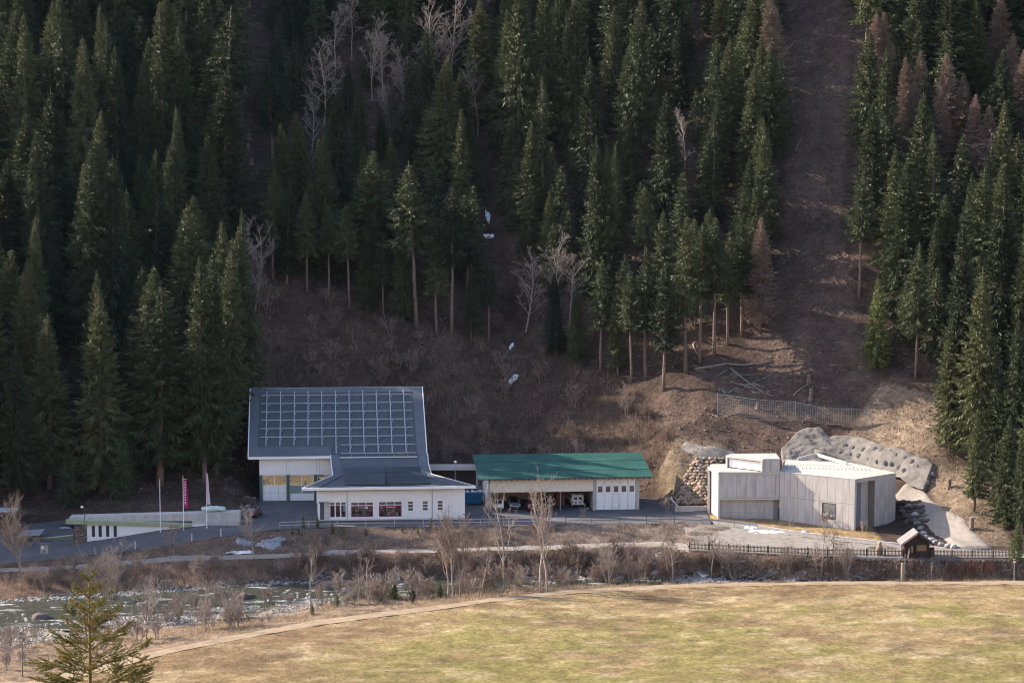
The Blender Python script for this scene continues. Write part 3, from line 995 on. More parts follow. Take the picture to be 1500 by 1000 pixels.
# the wood goes on beyond the left of the view and shades the yard from there
def wood_beyond():
    g = np.random.default_rng(15)
    vs_, qs, k = [], [], 0
    pts = []
    for i in range(520):
        x, y = g.uniform(-165, -83), g.uniform(348, 412)
        if y < min(float(li(FOOT, x, 1)) + 2, 349 + max(0.0, -90 - x) * 0.1) or x > -(0.2195 * y + 5): continue
        if any((x - a) ** 2 + (y - b) ** 2 < 36 for a, b in pts + placed): continue
        pts.append((x, y))
    for n, (x, y) in enumerate(pts):
        tr, cr = SPRUCE[n % 6]
        co = np.empty(len(cr.vertices) * 3, np.float32)
        cr.vertices.foreach_get('co', co)
        co = co.reshape(-1, 4, 3)[::9].reshape(-1, 3)
        s = g.uniform(1.0, 1.3)
        cen = co.reshape(-1, 4, 3).mean(1, keepdims=True)
        co = (cen + (co.reshape(-1, 4, 3) - cen) * 2.5).reshape(-1, 3)
        vs_.append(co * s * np.array([1.15, 1.15, 1]) + np.array([x, y, ground(x, y)]))
        qs.append(np.arange(len(co)).reshape(-1, 4) + k)
        k += len(co)
    me = np_mesh('wood_beyond', np.concatenate(vs_), quads=np.concatenate(qs))
    o = link('wood_beyond', me, M_needle)
    tag(o, 'dense spruce wood continuing left along the slope', 'wood', kind='stuff')
    print('beyond', len(pts), k // 4)
wood_beyond()
LOWDET = [spruce_meshes(190 + i, 20.0, 3.4, 0.06, 9, 0.74, leaf=1.7, droop=1.1, ragged=0.3) for i in range(3)]
def wood_rest():
    g = np.random.default_rng(16)
    vs_, qs, k = [], [], 0
    arrs = []
    for tr, cr in LOWDET:
        co = np.empty(len(cr.vertices) * 3, np.float32)
        cr.vertices.foreach_get('co', co)
        arrs.append(co.reshape(-1, 3))
    pts = []
    polys = [np.array(f[1]) for f in FORESTS]
    cx, cy = g.uniform(-112, 112, 4000), g.uniform(340, 490, 4000)
    cz = height(cx, cy)
    U, V = projv(cx, cy, cz)
    inside = inpoly(U, V, polys[0]) | (inpoly(U, V, polys[1]) & (V < 430)) | inpoly(U, V, polys[2])
    inside &= (np.abs(U - 750) < 800) & (V > -150) & (np.abs(cx - np.interp(cy, GUL_Y, GUL_X)) > 2.5) & (cy > li(FOOT, cx, 1) + 3)
    for i in np.nonzero(inside)[0]:
        x, y = cx[i], cy[i]
        if any((x - a) ** 2 + (y - b) ** 2 < 3.1 ** 2 for a, b in placed): continue
        if any((x - a) ** 2 + (y - b) ** 2 < 4.6 ** 2 for a, b in pts): continue
        pts.append((x, y))
        co = arrs[len(pts) % 3]
        hh = g.uniform(8, 17) / 20.0
        a = g.uniform(0, 6.28)
        c, s = math.cos(a), math.sin(a)
        w = hh * 1.25
        vs_.append(np.stack([(co[:, 0] * c - co[:, 1] * s) * w + x, (co[:, 0] * s + co[:, 1] * c) * w + y, co[:, 2] * hh + cz[i]], -1))
        qs.append(np.arange(len(co)).reshape(-1, 4) + k)
        k += len(co)
        if len(pts) > 240: break
    o = link('understorey_wood', np_mesh('understorey_wood', np.concatenate(vs_), quads=np.concatenate(qs)), M_needle)
    tag(o, 'mass of smaller spruces filling the gaps of the forest', 'wood', kind='stuff')
    print('rest', len(pts), k // 4)
wood_rest()
print([len(c.polygons) for t, c in SPRUCE])
print('forest', n_forest, len(placed))
# ------------------------------------------------------------ building materials
M_white = material('white_render', (0.86, 0.815, 0.775), 0.85, 0.05, 0.8, bump=0.004, second=(0.79, 0.75, 0.715), second_scale=0.25, second_bias=0.62)
M_whitepaint = material('white_paint', (0.86, 0.84, 0.81), 0.6, 0.05, 1.5)
M_cream = material('cream_panels', (0.80, 0.70, 0.57), 0.8, 0.05, 1.0)
M_slate = material('blue_grey_metal_roof', (0.105, 0.120, 0.136), 0.5, 0.14, 0.5, spec=0.35, second=(0.085, 0.098, 0.112), second_scale=0.12, second_bias=0.55)
M_slate_dark = material('dark_roof_field', (0.078, 0.089, 0.10), 0.55, 0.15, 0.6, spec=0.35)
M_rail = material('galvanised_rail', (0.40, 0.44, 0.50), 0.45, 0.08, 2.0, spec=0.5)
M_panel = material('dark_solar_panel', (0.030, 0.040, 0.052), 0.3, 0.2, 0.8, spec=0.35)
M_panel_lighter = material('lighter_solar_panel', (0.048, 0.060, 0.074), 0.3, 0.2, 0.8, spec=0.35)  # left collector half, a little lighter than the right
M_green_post = material('green_steel', (0.070, 0.135, 0.11), 0.6, 0.15, 2.0)
M_green_roof = material('green_sheet_roof', (0.022, 0.085, 0.072), 0.6, 0.25, 0.35, spec=0.25, second=(0.032, 0.11, 0.09), second_scale=0.3, second_bias=0.58)
M_greenfascia = material('pale_green_fascia', (0.33, 0.37, 0.24), 0.8, 0.12, 1.0)
M_glass = glass_mat('window_glass', (0.02, 0.025, 0.03), 0.45)
M_glass_dim = glass_mat('dull_glass', (0.03, 0.035, 0.045), 0.14)  # dark glass that mirrors less than the window glass
M_frost = glass_mat('frosted_glass', (0.22, 0.30, 0.29), 0.12, 0.2)
M_magenta = material('magenta_print', (0.20, 0.025, 0.085), 0.6, 0.3, 2.5)
def clear_glass(name, refl):
    m = bpy.data.materials.new(name)
    m.use_nodes = True
    N, L = m.node_tree.nodes, m.node_tree.links
    t, gl, ms = N.new('ShaderNodeBsdfTransparent'), N.new('ShaderNodeBsdfGlossy'), N.new('ShaderNodeMixShader')
    t.inputs['Color'].default_value = (0.85, 0.88, 0.88, 1)
    gl.inputs['Roughness'].default_value = 0.03
    ms.inputs['Fac'].default_value = refl
    L.new(t.outputs['BSDF'], ms.inputs[1]); L.new(gl.outputs['BSDF'], ms.inputs[2])
    L.new(ms.outputs['Shader'], N['Material Output'].inputs['Surface'])
    return m
M_shopglass = clear_glass('shop_glass', 0.10)
M_concrete = material('board_marked_concrete', (0.49, 0.46, 0.44), 0.9, 0.10, 1.2, bump=0.01, second=(0.385, 0.362, 0.35), second_scale=0.9, second_bias=0.56, stretch=(1.6, 1.6, 0.35))
M_concrete_pale = material('pale_concrete', (0.52, 0.495, 0.46), 0.9, 0.08, 1.0)
M_concrete_dark = material('dark_joint_concrete', (0.24, 0.225, 0.215), 0.95, 0.1, 1.0)  # darker concrete of block cores, seen in the joints, and of board marks
M_whiteroof = material('pale_roof_membrane', (0.46, 0.44, 0.39), 0.85, 0.08, 0.8)
M_steel_dark = material('dark_steel', (0.06, 0.065, 0.07), 0.5, 0.1, 2.0)
M_steel = material('grey_steel', (0.30, 0.32, 0.34), 0.45, 0.1, 2.0, metal=0.3)
M_door_grey = material('grey_door', (0.20, 0.21, 0.225), 0.6, 0.08, 1.0)
M_polycarb = material('white_polycarbonate', (0.86, 0.86, 0.85), 0.25, 0.03, 1.0, spec=0.5)
M_wood_dark = material('dark_stained_wood', (0.040, 0.026, 0.022), 0.8, 0.3, 4.0)
M_wood = material('weathered_wood', (0.20, 0.155, 0.12), 0.9, 0.3, 3.0)
M_wood_pale = material('pale_wood', (0.42, 0.33, 0.24), 0.9, 0.2, 3.0)
M_stone = material('warm_fieldstone', (0.29, 0.215, 0.155), 0.95, 0.3, 1.4, bump=0.04, obj_random=0.3)
M_stone_grey = material('grey_river_stone', (0.33, 0.32, 0.31), 0.95, 0.3, 1.4, bump=0.04, obj_random=0.35)
M_stone_dark = material('dark_wall_stone', (0.105, 0.088, 0.078), 0.95, 0.35, 1.4, bump=0.04, obj_random=0.35)
M_shotcrete = material('shotcrete', (0.165, 0.148, 0.132), 0.95, 0.18, 0.9, bump=0.15, bump_scale=1.2, second=(0.21, 0.19, 0.17), second_scale=0.4)
M_snow = material('old_snow', (0.78, 0.80, 0.83), 0.8, 0.1, 1.0, bump=0.03)
M_black = material('black_rubber', (0.02, 0.02, 0.022), 0.8, 0.1, 2.0)
M_tarp = material('pale_teal_tarp', (0.42, 0.53, 0.50), 0.6, 0.15, 1.5)
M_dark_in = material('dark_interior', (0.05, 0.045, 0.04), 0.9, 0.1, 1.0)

def rot2(p, o, a):
    c, s = math.cos(a), math.sin(a)
    return (o[0] + p[0] * c - p[1] * s, o[1] + p[0] * s + p[1] * c)

# ------------------------------------------------------------ hall with shop annex
def make_hall():
    A, B = at_z(464, 763, 0), at_z(681, 760, 0)
    yaw = math.atan2(B[1] - A[1], B[0] - A[0])
    W = math.hypot(B[0] - A[0], B[1] - A[1])
    root = empty('hall_building', (A[0], A[1], 0.04), yaw, 'white hall with a big blue-grey roof carrying a rail grid, and a shop annex', 'building')
    # ---- annex walls (openings left free)
    zt = 4.72
    wall_col = lambda x0, x1, z0, z1, y0=0.0, y1=0.3: MB().box(x0, x1, y0, y1, z0, z1)
    k = W / 217.0          # metres per photo pixel on this wall
    def ux(u): return (u - 464) * k
    def vz(v): return (763 - v) * k * 1.0 - (0)
    w = MB()
    openings = [(483, 507, 735, 758.5), (513.5, 547, 735, 758), (554, 589, 734, 757.5), (597, 605.5, 733.5, 748.5), (618.5, 627, 733, 748), (640.5, 649, 732.5, 747.5)]
    ops = []
    for u0, u1, v0, v1 in openings:
        yb = np.interp((u0 + u1) / 2, [464, 681], [763, 760])
        ops.append((ux(u0), ux(u1), max(0.15, (yb - v1) * 0.1), (yb - v0) * 0.1))
    # band above all openings, then piers
    top = max(o[3] for o in ops)
    w.box(0, W, 0, 0.3, top, zt)
    xs = [ux(483)]
    edges = [(o[0], o[1], o[2], o[3]) for o in ops]
    cur = edges[0][1]
    for (x0, x1, z0, z1) in edges[1:]:
        w.box(cur, x0, 0, 0.3, 0, top)
        cur = x1
    w.box(cur, W, 0, 0.3, 0, top)
    for (x0, x1, z0, z1) in edges:
        w.box(x0, x1, 0, 0.3, 0, z0)
        if z1 < top - 0.02: w.box(x0, x1, 0, 0.3, z1, top)
    w.box(W - 0.3, W, 0.3, 1.2, 0, zt)                       # right side
    w.prism([(W - 0.3, 1.2), (W, 1.2), (16.4, 9.2), (16.1, 9.2)], 0, zt)
    w.box(16.1, 16.4, 9.2, 16.5, 0, zt)
    w.box(ux(475), ux(475) + 0.3, 2.6, 4.2, 0, zt)         # left side, behind the corner porch
    w.prism([(ux(475), 4.2), (ux(475) + 0.3, 4.2), (3.4, 8.5), (3.1, 8.5)], 0, zt)
    w.box(3.1, 3.4, 8.5, 16.5, 0, zt)
    w.box(0, 0.3, 0.3, 2.0, 2.55, zt)
    w.box(ux(475), ux(483), 0.9, 1.2, 0, 2.6)
    w.build('annex_wall', M_white, root)
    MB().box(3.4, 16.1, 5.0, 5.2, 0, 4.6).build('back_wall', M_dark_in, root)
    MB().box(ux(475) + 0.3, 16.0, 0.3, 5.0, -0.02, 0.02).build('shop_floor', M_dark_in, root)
    MB().box(0.12, 0.48, 0.02, 0.38, 0, 2.56).build('corner_column', M_whitepaint, root)
    MB().box(0.2, W - 0.1, -0.012, -0.002, 0.02, 0.18).build('plinth', M_concrete_pale, root)
    for xj in (ux(508.5), ux(633)):
        MB().box(xj - 0.05, xj + 0.05, -0.04, -0.002, 0.1, zt - 0.02).build('downpipe', M_steel, root)
    # ---- display windows
    def shop_window(x0, x1, z0, z1, transom=True, mull=(1 / 3, 2 / 3), deep=0.0):
        f = MB()
        t = 0.09
        y0, y1 = 0.03 + deep, 0.13 + deep
        f.box(x0, x1, y0, y1, z0, z0 + t).box(x0, x1, y0, y1, z1 - t, z1)
        f.box(x0, x0 + t, y0, y1, z0 + t, z1 - t).box(x1 - t, x1, y0, y1, z0 + t, z1 - t)
        zt_ = z1 - 0.52
        if transom:
            f.box(x0 + t, x1 - t, y0, y1, zt_ - 0.05, zt_ + 0.05)
            for m in mull:
                xm = x0 + (x1 - x0) * m
                f.box(xm - 0.045, xm + 0.045, y0, y1, zt_ + 0.05, z1 - t)
        fr = f.build('display_window', M_whitepaint, root)
        MB().box(x0 + t, x1 - t, y0 + 0.04, y0 + 0.05, z0 + t, zt_ - 0.05 if transom else z1 - t).build('pane', M_shopglass, fr)
        if transom:
            MB().box(x0 + t, x1 - t, y0 + 0.04, y0 + 0.05, zt_ + 0.05, z1 - t).build('transom_pane', M_glass_dim, fr)
            # printed border and window stickers, flat on the glass
            bz1 = zt_ - 0.06
            pr = MB()
            pr.box(x0 + t, x0 + t + 0.16, y0 + 0.030, y0 + 0.036, z0 + t, bz1).box(x1 - t - 0.16, x1 - t, y0 + 0.030, y0 + 0.036, z0 + t, bz1)
            pr.box(x0 + t + 0.16, x1 - t - 0.16, y0 + 0.030, y0 + 0.036, bz1 - 0.3, bz1)
            pr.box(x0 + t + 0.16, x1 - t - 0.16, y0 + 0.030, y0 + 0.036, z0 + t, z0 + t + 0.14)
            pr.build('printed_border', M_magenta, fr)
        return fr
    mats = [material('pack_' + n, c, 0.7, 0.15, 3.0) for n, c in (('white', (0.6, 0.6, 0.6)), ('teal', (0.10, 0.20, 0.20)), ('sand', (0.42, 0.33, 0.22)), ('rose', (0.42, 0.12, 0.2)), ('grey', (0.25, 0.25, 0.27)), ('lime', (0.30, 0.32, 0.10)))]
    for wi, (x0, x1, z0, z1) in enumerate(edges[1:3]):
        fr = shop_window(x0, x1, z0, z1)
        g = np.random.default_rng(30 + wi)
        for q in range(15):
            x = g.uniform(x0 + 0.35, x1 - 0.6)
            z = z0 + 0.15 + (0.62 if q % 2 else 0.0)
            wd, ht = g.uniform(0.25, 0.55), g.uniform(0.3, 0.55)
            MB().box(x, x + wd, 0.55 + 0.02 * q, 0.75 + 0.02 * q, z, z + ht).build('shop_display', mats[int(g.integers(6))], fr)
        for sx in ((0.70,) if wi == 0 else (0.13, 0.68)):
            c = (x0 + (x1 - x0) * sx, z1 - 0.52 - 0.34)
            mb = MB()
            pts = [(c[0] + 0.21 * math.cos(t), c[1] + 0.21 * math.sin(t)) for t in np.linspace(0, 2 * math.pi, 18)[:-1]]
            mb.extrude(pts, 'y', 0.048, 0.054)
            mb.build('round_sticker', mats[3] if wi else mats[0], fr)
        bar = MB()
        for q in range(9):
            bar.box(x0 + (x1 - x0) * (0.33 + 0.033 * q), x0 + (x1 - x0) * (0.33 + 0.033 * q + 0.02), 0.044, 0.050, z1 - 0.52 - 0.40, z1 - 0.52 - 0.30)
        bar.build('window_lettering', M_whitepaint, fr)
    # ---- entrance: three glazed leaves set back on the diagonal
    x0, x1, z0, z1 = edges[0]
    ent = MB()
    n = 3
    for i in range(n):
        a = x0 + (x1 - x0) * i / n
        b = x0 + (x1 - x0) * (i + 1) / n
        ent.box(a, a + 0.08, 0.05, 0.15, z0, z1).box(b - 0.08, b, 0.05, 0.15, z0, z1)
        ent.box(a + 0.08, b - 0.08, 0.05, 0.15, z0, z0 + 0.12).box(a + 0.08, b - 0.08, 0.05, 0.15, z1 - 0.08, z1)
        ent.box(a + 0.08, b - 0.08, 0.05, 0.15, z1 - 0.48, z1 - 0.40)
    fr = ent.build('entrance', M_whitepaint, root)
    for i in range(n):
        a = x0 + (x1 - x0) * i / n + 0.08
        b = x0 + (x1 - x0) * (i + 1) / n - 0.08
        MB().box(a, b, 0.09, 0.10, z0 + 0.12, z1 - 0.48).build('door_pane', M_shopglass, fr)
        MB().box(a, b, 0.09, 0.10, z1 - 0.40, z1 - 0.08).build('transom_pane', M_glass_dim, fr)
        MB().box(a, a + 0.13, 0.080, 0.086, z0 + 0.12, z1 - 0.48).build('printed_border', M_magenta, fr)
    MB().box(a + 0.3, b - 0.05, 0.080, 0.086, z0 + 0.9, z0 + 1.75).build('poster', material('blue_poster', (0.14, 0.25, 0.40), 0.6, 0.3, 6.0), fr)
    # ---- three small windows
    for (x0, x1, z0, z1) in edges[3:]:
        f = MB()
        f.box(x0, x1, 0.02, 0.12, z0, z0 + 0.08).box(x0, x1, 0.02, 0.12, z1 - 0.08, z1)
        f.box(x0, x0 + 0.08, 0.02, 0.12, z0 + 0.08, z1 - 0.08).box(x1 - 0.08, x1, 0.02, 0.12, z0 + 0.08, z1 - 0.08)
        for t in (1 / 3, 2 / 3):
            zz = z0 + (z1 - z0) * t
            f.box(x0 + 0.08, x1 - 0.08, 0.02, 0.12, zz - 0.05, zz + 0.05)
        fr = f.build('small_window', M_whitepaint, root)
        for t in range(3):
            za, zb = z0 + (z1 - z0) * t / 3 + 0.06, z0 + (z1 - z0) * (t + 1) / 3 - 0.06
            MB().box(x0 + 0.08, x1 - 0.08, 0.07, 0.08, za, zb).build('pane', M_glass_dim, fr)
        MB().box(x0 - 0.05, x1 + 0.05, -0.09, -0.003, z0 - 0.06, z0).build('sill', M_whitepaint, fr)
    # ---- hall front wall (set far back) with green posts and gates
    HY = 17.9
    hx0, hx1 = -8.75, 6.0
    MB().box(hx0, hx1, HY, HY + 0.3, 4.05, 7.2).build('hall_wall', M_white, root)
    for i, xj in enumerate((-4.62, -4.2, -0.05, 0.45)):
        MB().box(xj - 0.015, xj + 0.015, HY - 0.012, HY - 0.002, 4.07, 6.9).build('wall_joint', M_steel, root)
    MB().box(hx0, hx0 + 0.3, HY + 0.3, 30.2, 0, 6.9).build('side_wall', M_green_post, root)
    MB().box(hx1, 16.2, 16.6, 30.2, 0, 5.5).build('inner_block', M_white, root)
    MB().box(hx0 + 0.3, hx1, 30.0, 30.3, 0, 12).build('rear_wall', M_white, root)
    for xp in (-8.75, -4.62, -0.42, 4.0):
        MB().box(xp, xp + 0.45, HY - 0.05, HY + 0.4, 0, 4.05).build('post', M_green_post, root)
    # gate 1: panel door with glazed top
    def gate(x0, x1, style):
        f = MB()
        y0, y1 = HY + 0.08, HY + 0.2
        f.box(x0, x0 + 0.07, y0, y1, 0, 4.05).box(x1 - 0.07, x1, y0, y1, 0, 4.05).box(x0 + 0.07, x1 - 0.07, y0, y1, 3.95, 4.05)
        f.box(x0 + 0.07, x1 - 0.07, y0, y1, 2.38, 2.48)
        xm = (x0 + x1) / 2
        f.box(xm - 0.05, xm + 0.05, y0, y1, 2.48, 3.95)
        if style:
            f.box(xm - 0.05, xm + 0.05, y0, y1, 1.12, 2.38)
            f.box(x0 + 0.07, x1 - 0.07, y0, y1, 1.04, 1.12)
        fr = f.build('gate', M_whitepaint, root)
        for a, b in ((x0 + 0.07, xm - 0.05), (xm + 0.05, x1 - 0.07)):
            MB().hexa([(a, y0 + 0.02, 2.48), (b, y0 + 0.02, 2.48), (b, y0 + 0.03, 2.48), (a, y0 + 0.03, 2.48)], [(a, y0 + 0.10, 3.95), (b, y0 + 0.10, 3.95), (b, y0 + 0.11, 3.95), (a, y0 + 0.11, 3.95)]).build('pane', M_glass, fr)
            if style:
                MB().box(a, b, y0 + 0.05, y0 + 0.06, 1.12, 2.38).build('frosted_pane', M_frost, fr)
        if style:
            MB().box(x0 + 0.07, x1 - 0.07, y0 + 0.02, y1 - 0.02, 0.02, 1.04).build('panel', M_whitepaint, fr)
        else:
            for r in range(2):
                for c in range(3):
                    a = x0 + 0.08 + (x1 - x0 - 0.16) * c / 3
                    b = x0 + 0.08 + (x1 - x0 - 0.16) * (c + 1) / 3
                    MB().box(a + 0.012, b - 0.012, y0 + 0.02, y1 - 0.02, 0.03 + 1.18 * r, 1.18 + 1.18 * r).build('panel', M_whitepaint, fr)
    gate(-8.28, -4.64, 0)
    gate(-4.15, -0.44, 1)
    gate(0.05, 3.98, 1)
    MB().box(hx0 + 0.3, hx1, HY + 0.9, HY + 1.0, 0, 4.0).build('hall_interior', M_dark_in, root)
    # ---- roof
    RX0, RX1 = -10.35, 16.75          # hall roof edges
    prof = [(31.2, 15.75), (17.2, 7.05), (13.8, 6.0), (9.2, 5.22), (-0.9, 4.98)]
    def slab(name, x0a, x1a, x0b, x1b, pa, pb, th, mat, lift=0.0, parent=root):
        """roof plate between profile points pa (back) and pb (front)"""
        (ya, za), (yb, zb) = pa, pb
        b_ = [(x0b, yb, zb - th + lift), (x1b, yb, zb - th + lift), (x1a, ya, za - th + lift), (x0a, ya, za - th + lift)]
        t_ = [(x0b, yb, zb + lift), (x1b, yb, zb + lift), (x1a, ya, za + lift), (x0a, ya, za + lift)]
        return MB().hexa(b_, t_).build(name, mat, parent)
    roof = slab('roof', RX0 + 1.35, RX1 - 1.35, RX0 + 1.35, RX1 - 1.35, (30.4, 15.25), prof[1], 0.35, M_slate_dark, -0.12)
    # raised borders
    slab('roof_border', RX0, RX0 + 1.4, RX0, RX0 + 1.4, prof[0], prof[1], 0.45, M_slate, 0.06, roof)
    slab('roof_border', RX1 - 1.45, RX1, RX1 - 1.4, RX1 + 0.1, prof[0], prof[1], 0.45, M_slate, 0.06, roof)
    slab('roof_border', RX0 + 1.4, RX1 - 1.45, RX0 + 1.4, RX1 - 1.45, prof[0], (30.2, 15.13), 0.42, M_slate, 0.05, roof)
    slab('roof_border', RX0 + 1.4, 2.25, RX0 + 1.4, 2.25, (19.0, 8.17), prof[1], 0.42, M_slate, 0.05, roof)
    # white verge caps
    slab('verge', RX0 - 0.14, RX0 - 0.002, RX0 - 0.14, RX0 - 0.002, prof[0], prof[1], 0.5, M_whitepaint, 0.10, roof)
    slab('verge', RX1 + 0.002, RX1 + 0.14, RX1 + 0.102, RX1 + 0.24, prof[0], prof[1], 0.5, M_whitepaint, 0.10, roof)
    MB().box(RX0 - 0.1, 2.2, 16.98, 17.17, 6.62, 7.0).build('fascia', M_whitepaint, roof)
    MB().box(RX0 + 0.1, RX1, 31.22, 31.4, 15.3, 15.85).build('ridge_cap', M_rail, roof)
    # right part runs on downward and flattens to the shop eaves
    seg = [(2.2, 16.95, prof[1]), (2.3, 16.95, prof[2]), (2.5, 17.15, prof[3]), (-1.95, 23.1, prof[4])]
    for i in range(3):
        (a0, a1, pa), (b0, b1, pb) = seg[i], seg[i + 1]
        ir = 1.35
        slab('lower_roof', a0 + ir, a1 - ir, b0 + (ir if i < 2 else ir * 1.6), b1 - (ir if i < 2 else ir * 2.4), pa, pb, 0.3, M_slate_dark, -0.10, roof)
        slab('roof_border', a0, a0 + ir + 0.003, b0, b0 + (ir if i < 2 else ir * 1.6) + 0.003, pa, pb, 0.4, M_slate, 0.05, roof)
        slab('roof_border', a1 - ir - 0.003, a1, b1 - (ir if i < 2 else ir * 2.4) - 0.003, b1, pa, pb, 0.4, M_slate, 0.05, roof)
        slab('verge', a0 - 0.12, a0 - 0.002, b0 - 0.12, b0 - 0.002, pa, pb, 0.45, M_whitepaint, 0.09, roof)
        slab('verge', a1 + 0.002, a1 + 0.12, b1 + 0.002, b1 + 0.12, pa, pb, 0.45, M_whitepaint, 0.09, roof)
    MB().box(-2.1, 23.25, -1.06, -0.91, 4.66, 5.06).build('fascia', M_whitepaint, roof)
    MB().box(-1.9, 23.0, -0.9, 0.0, 4.63, 4.70).build('soffit', M_whitepaint, roof)
    MB().box(3.6, 15.4, 16.3, 16.45, 6.78, 6.9).build('snow_guard', M_whitepaint, roof)
    # standing seams
    def along(x, s, lift):
        y = prof[0][0] + (prof[1][0] - prof[0][0]) * s
        z = prof[0][1] + (prof[1][1] - prof[0][1]) * s + lift
        return (x, y, z)
    x = RX0 + 1.7
    while x < RX1 - 1.5:
        MB().bar(along(x, 0.07, -0.10), along(x, 0.99, -0.10), 0.03, 0.05).build('seam', M_slate, roof)
        x += 0.62
    # mounting grid: eleven uprights, eight rails
    for i in range(11):
        xx = -7.75 + 2.15 * i
        MB().bar(along(xx, 0.055, 0.12), along(xx, 0.86 if i < 5 else 0.985, 0.12), 0.13, 0.10).build('upright', M_rail, roof)
    for j in range(8):
        s = 0.125 + 0.124 * j
        xa, xb = (-8.6, 15.0) if j < 6 else (3.7, 15.2)
        MB().bar(along(xa, s, 0.24), along(xb, s, 0.24), 0.12, 0.10).build('rail', M_rail, roof)
    for i in range(11):
        for j in range(8):
            if i < 5 and j > 5: continue
            xx, s = -7.75 + 2.15 * i + 0.22, 0.125 + 0.124 * j + 0.014
            p = along(xx, s, 0.12)
            MB().box(p[0] - 0.05, p[0] + 0.05, p[1] - 0.05, p[1] + 0.05, p[2] - 0.16, p[2] + 0.08).build('bracket', M_rail, roof)
    # dark collectors on the shop roof
    def low(x, t, lift):
        y = 13.2 + (1.2 - 13.2) * t
        z = np.interp(y, [-0.9, 9.2, 13.8], [4.98, 5.22, 6.0]) + lift
        return (x, y, z)
    for c in range(2):
        for r in range(4):
            xa, xb = (4.5, 10.2) if c == 0 else (10.35, 16.4)
            t0, t1 = 0.04 + r * 0.24, 0.04 + r * 0.24 + 0.228
            d0, d1 = 0.25 * r, 0.25 * (r + 1)
            q = [low(xa - d1 * 0.3, t1, -0.02), low(xb + d1 * 0.3, t1, -0.02), low(xb + d0 * 0.3, t0, -0.02), low(xa - d0 * 0.3, t0, -0.02)]
            MB().hexa(q, [(a, b, c_ + 0.06) for a, b, c_ in q]).build('collector_panel', M_panel if c else M_panel_lighter, roof)
    return root, yaw

HALL, HALL_YAW = make_hall()

# ------------------------------------------------------------ link wall and lamp between the buildings
def make_link_wall():
    a, b = at_y(628, 690, 366), at_y(700, 690, 367)
    z1 = at_y(660, 680.5, 366.5)[2]
    z0 = at_y(660, 688.5, 366.5)[2]
    root = empty('link_wall', ((a[0] + b[0]) / 2, 366.5, 0.0), 0.0, 'pale concrete roof beam over a dark open bay between hall and garage', 'wall')
    w = b[0] - a[0]
    MB().box(-w / 2, w / 2, 0, 0.5, z0, z1).build('beam', M_concrete_pale, root)
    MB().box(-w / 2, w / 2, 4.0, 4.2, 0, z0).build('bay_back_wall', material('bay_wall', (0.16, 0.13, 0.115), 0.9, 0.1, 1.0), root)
    MB().box(-w / 2, w / 2, 0.5, 4.2, z0 - 0.002, z0 + 0.3).build('bay_roof', M_concrete, root)
    for x in (-w / 2, w / 2 - 0.3):
        MB().box(x, x + 0.3, 0.02, 4.0, 0, z0 - 0.004).build('bay_side', M_concrete, root)
make_link_wall()

def lamp_post(u, v_base, v_top, y, label, mat, head=True, arm=0.0, ground_z=None):
    b = at_y(u, v_base, y)
    t = at_y(u, v_top, y)
    gz = ground(b[0], y) if ground_z is None else ground_z
    root = empty('street_lamp', (b[0], y, gz), 0, label, 'lamp')
    h = t[2] - gz
    MB().tube([(0, 0, -0.2), (0, 0, h)], [0.07, 0.045], 8).build('pole', mat, root)
    if arm:
        MB().tube([(0, 0, h - 0.05), (arm * 0.6, 0, h + 0.12), (arm, 0, h + 0.1)], 0.04, 6).build('arm', mat, root)
    MB().tube([(arm, 0, h + 0.02), (arm, 0, h + 0.12), (arm, 0, h + 0.3), (arm, 0, h + 0.36)], [0.10, 0.22, 0.2, 0.05], 10).build('lamp_head', M_whitepaint if head else mat, root)
lamp_post(667, 740, 678, 362, 'slim grey lamp post before the open bay between hall and garage', M_steel)
lamp_post(124.5, 792, 744, 344.6, 'green lamp post with white head at the low building', M_green_post, True, -0.35)

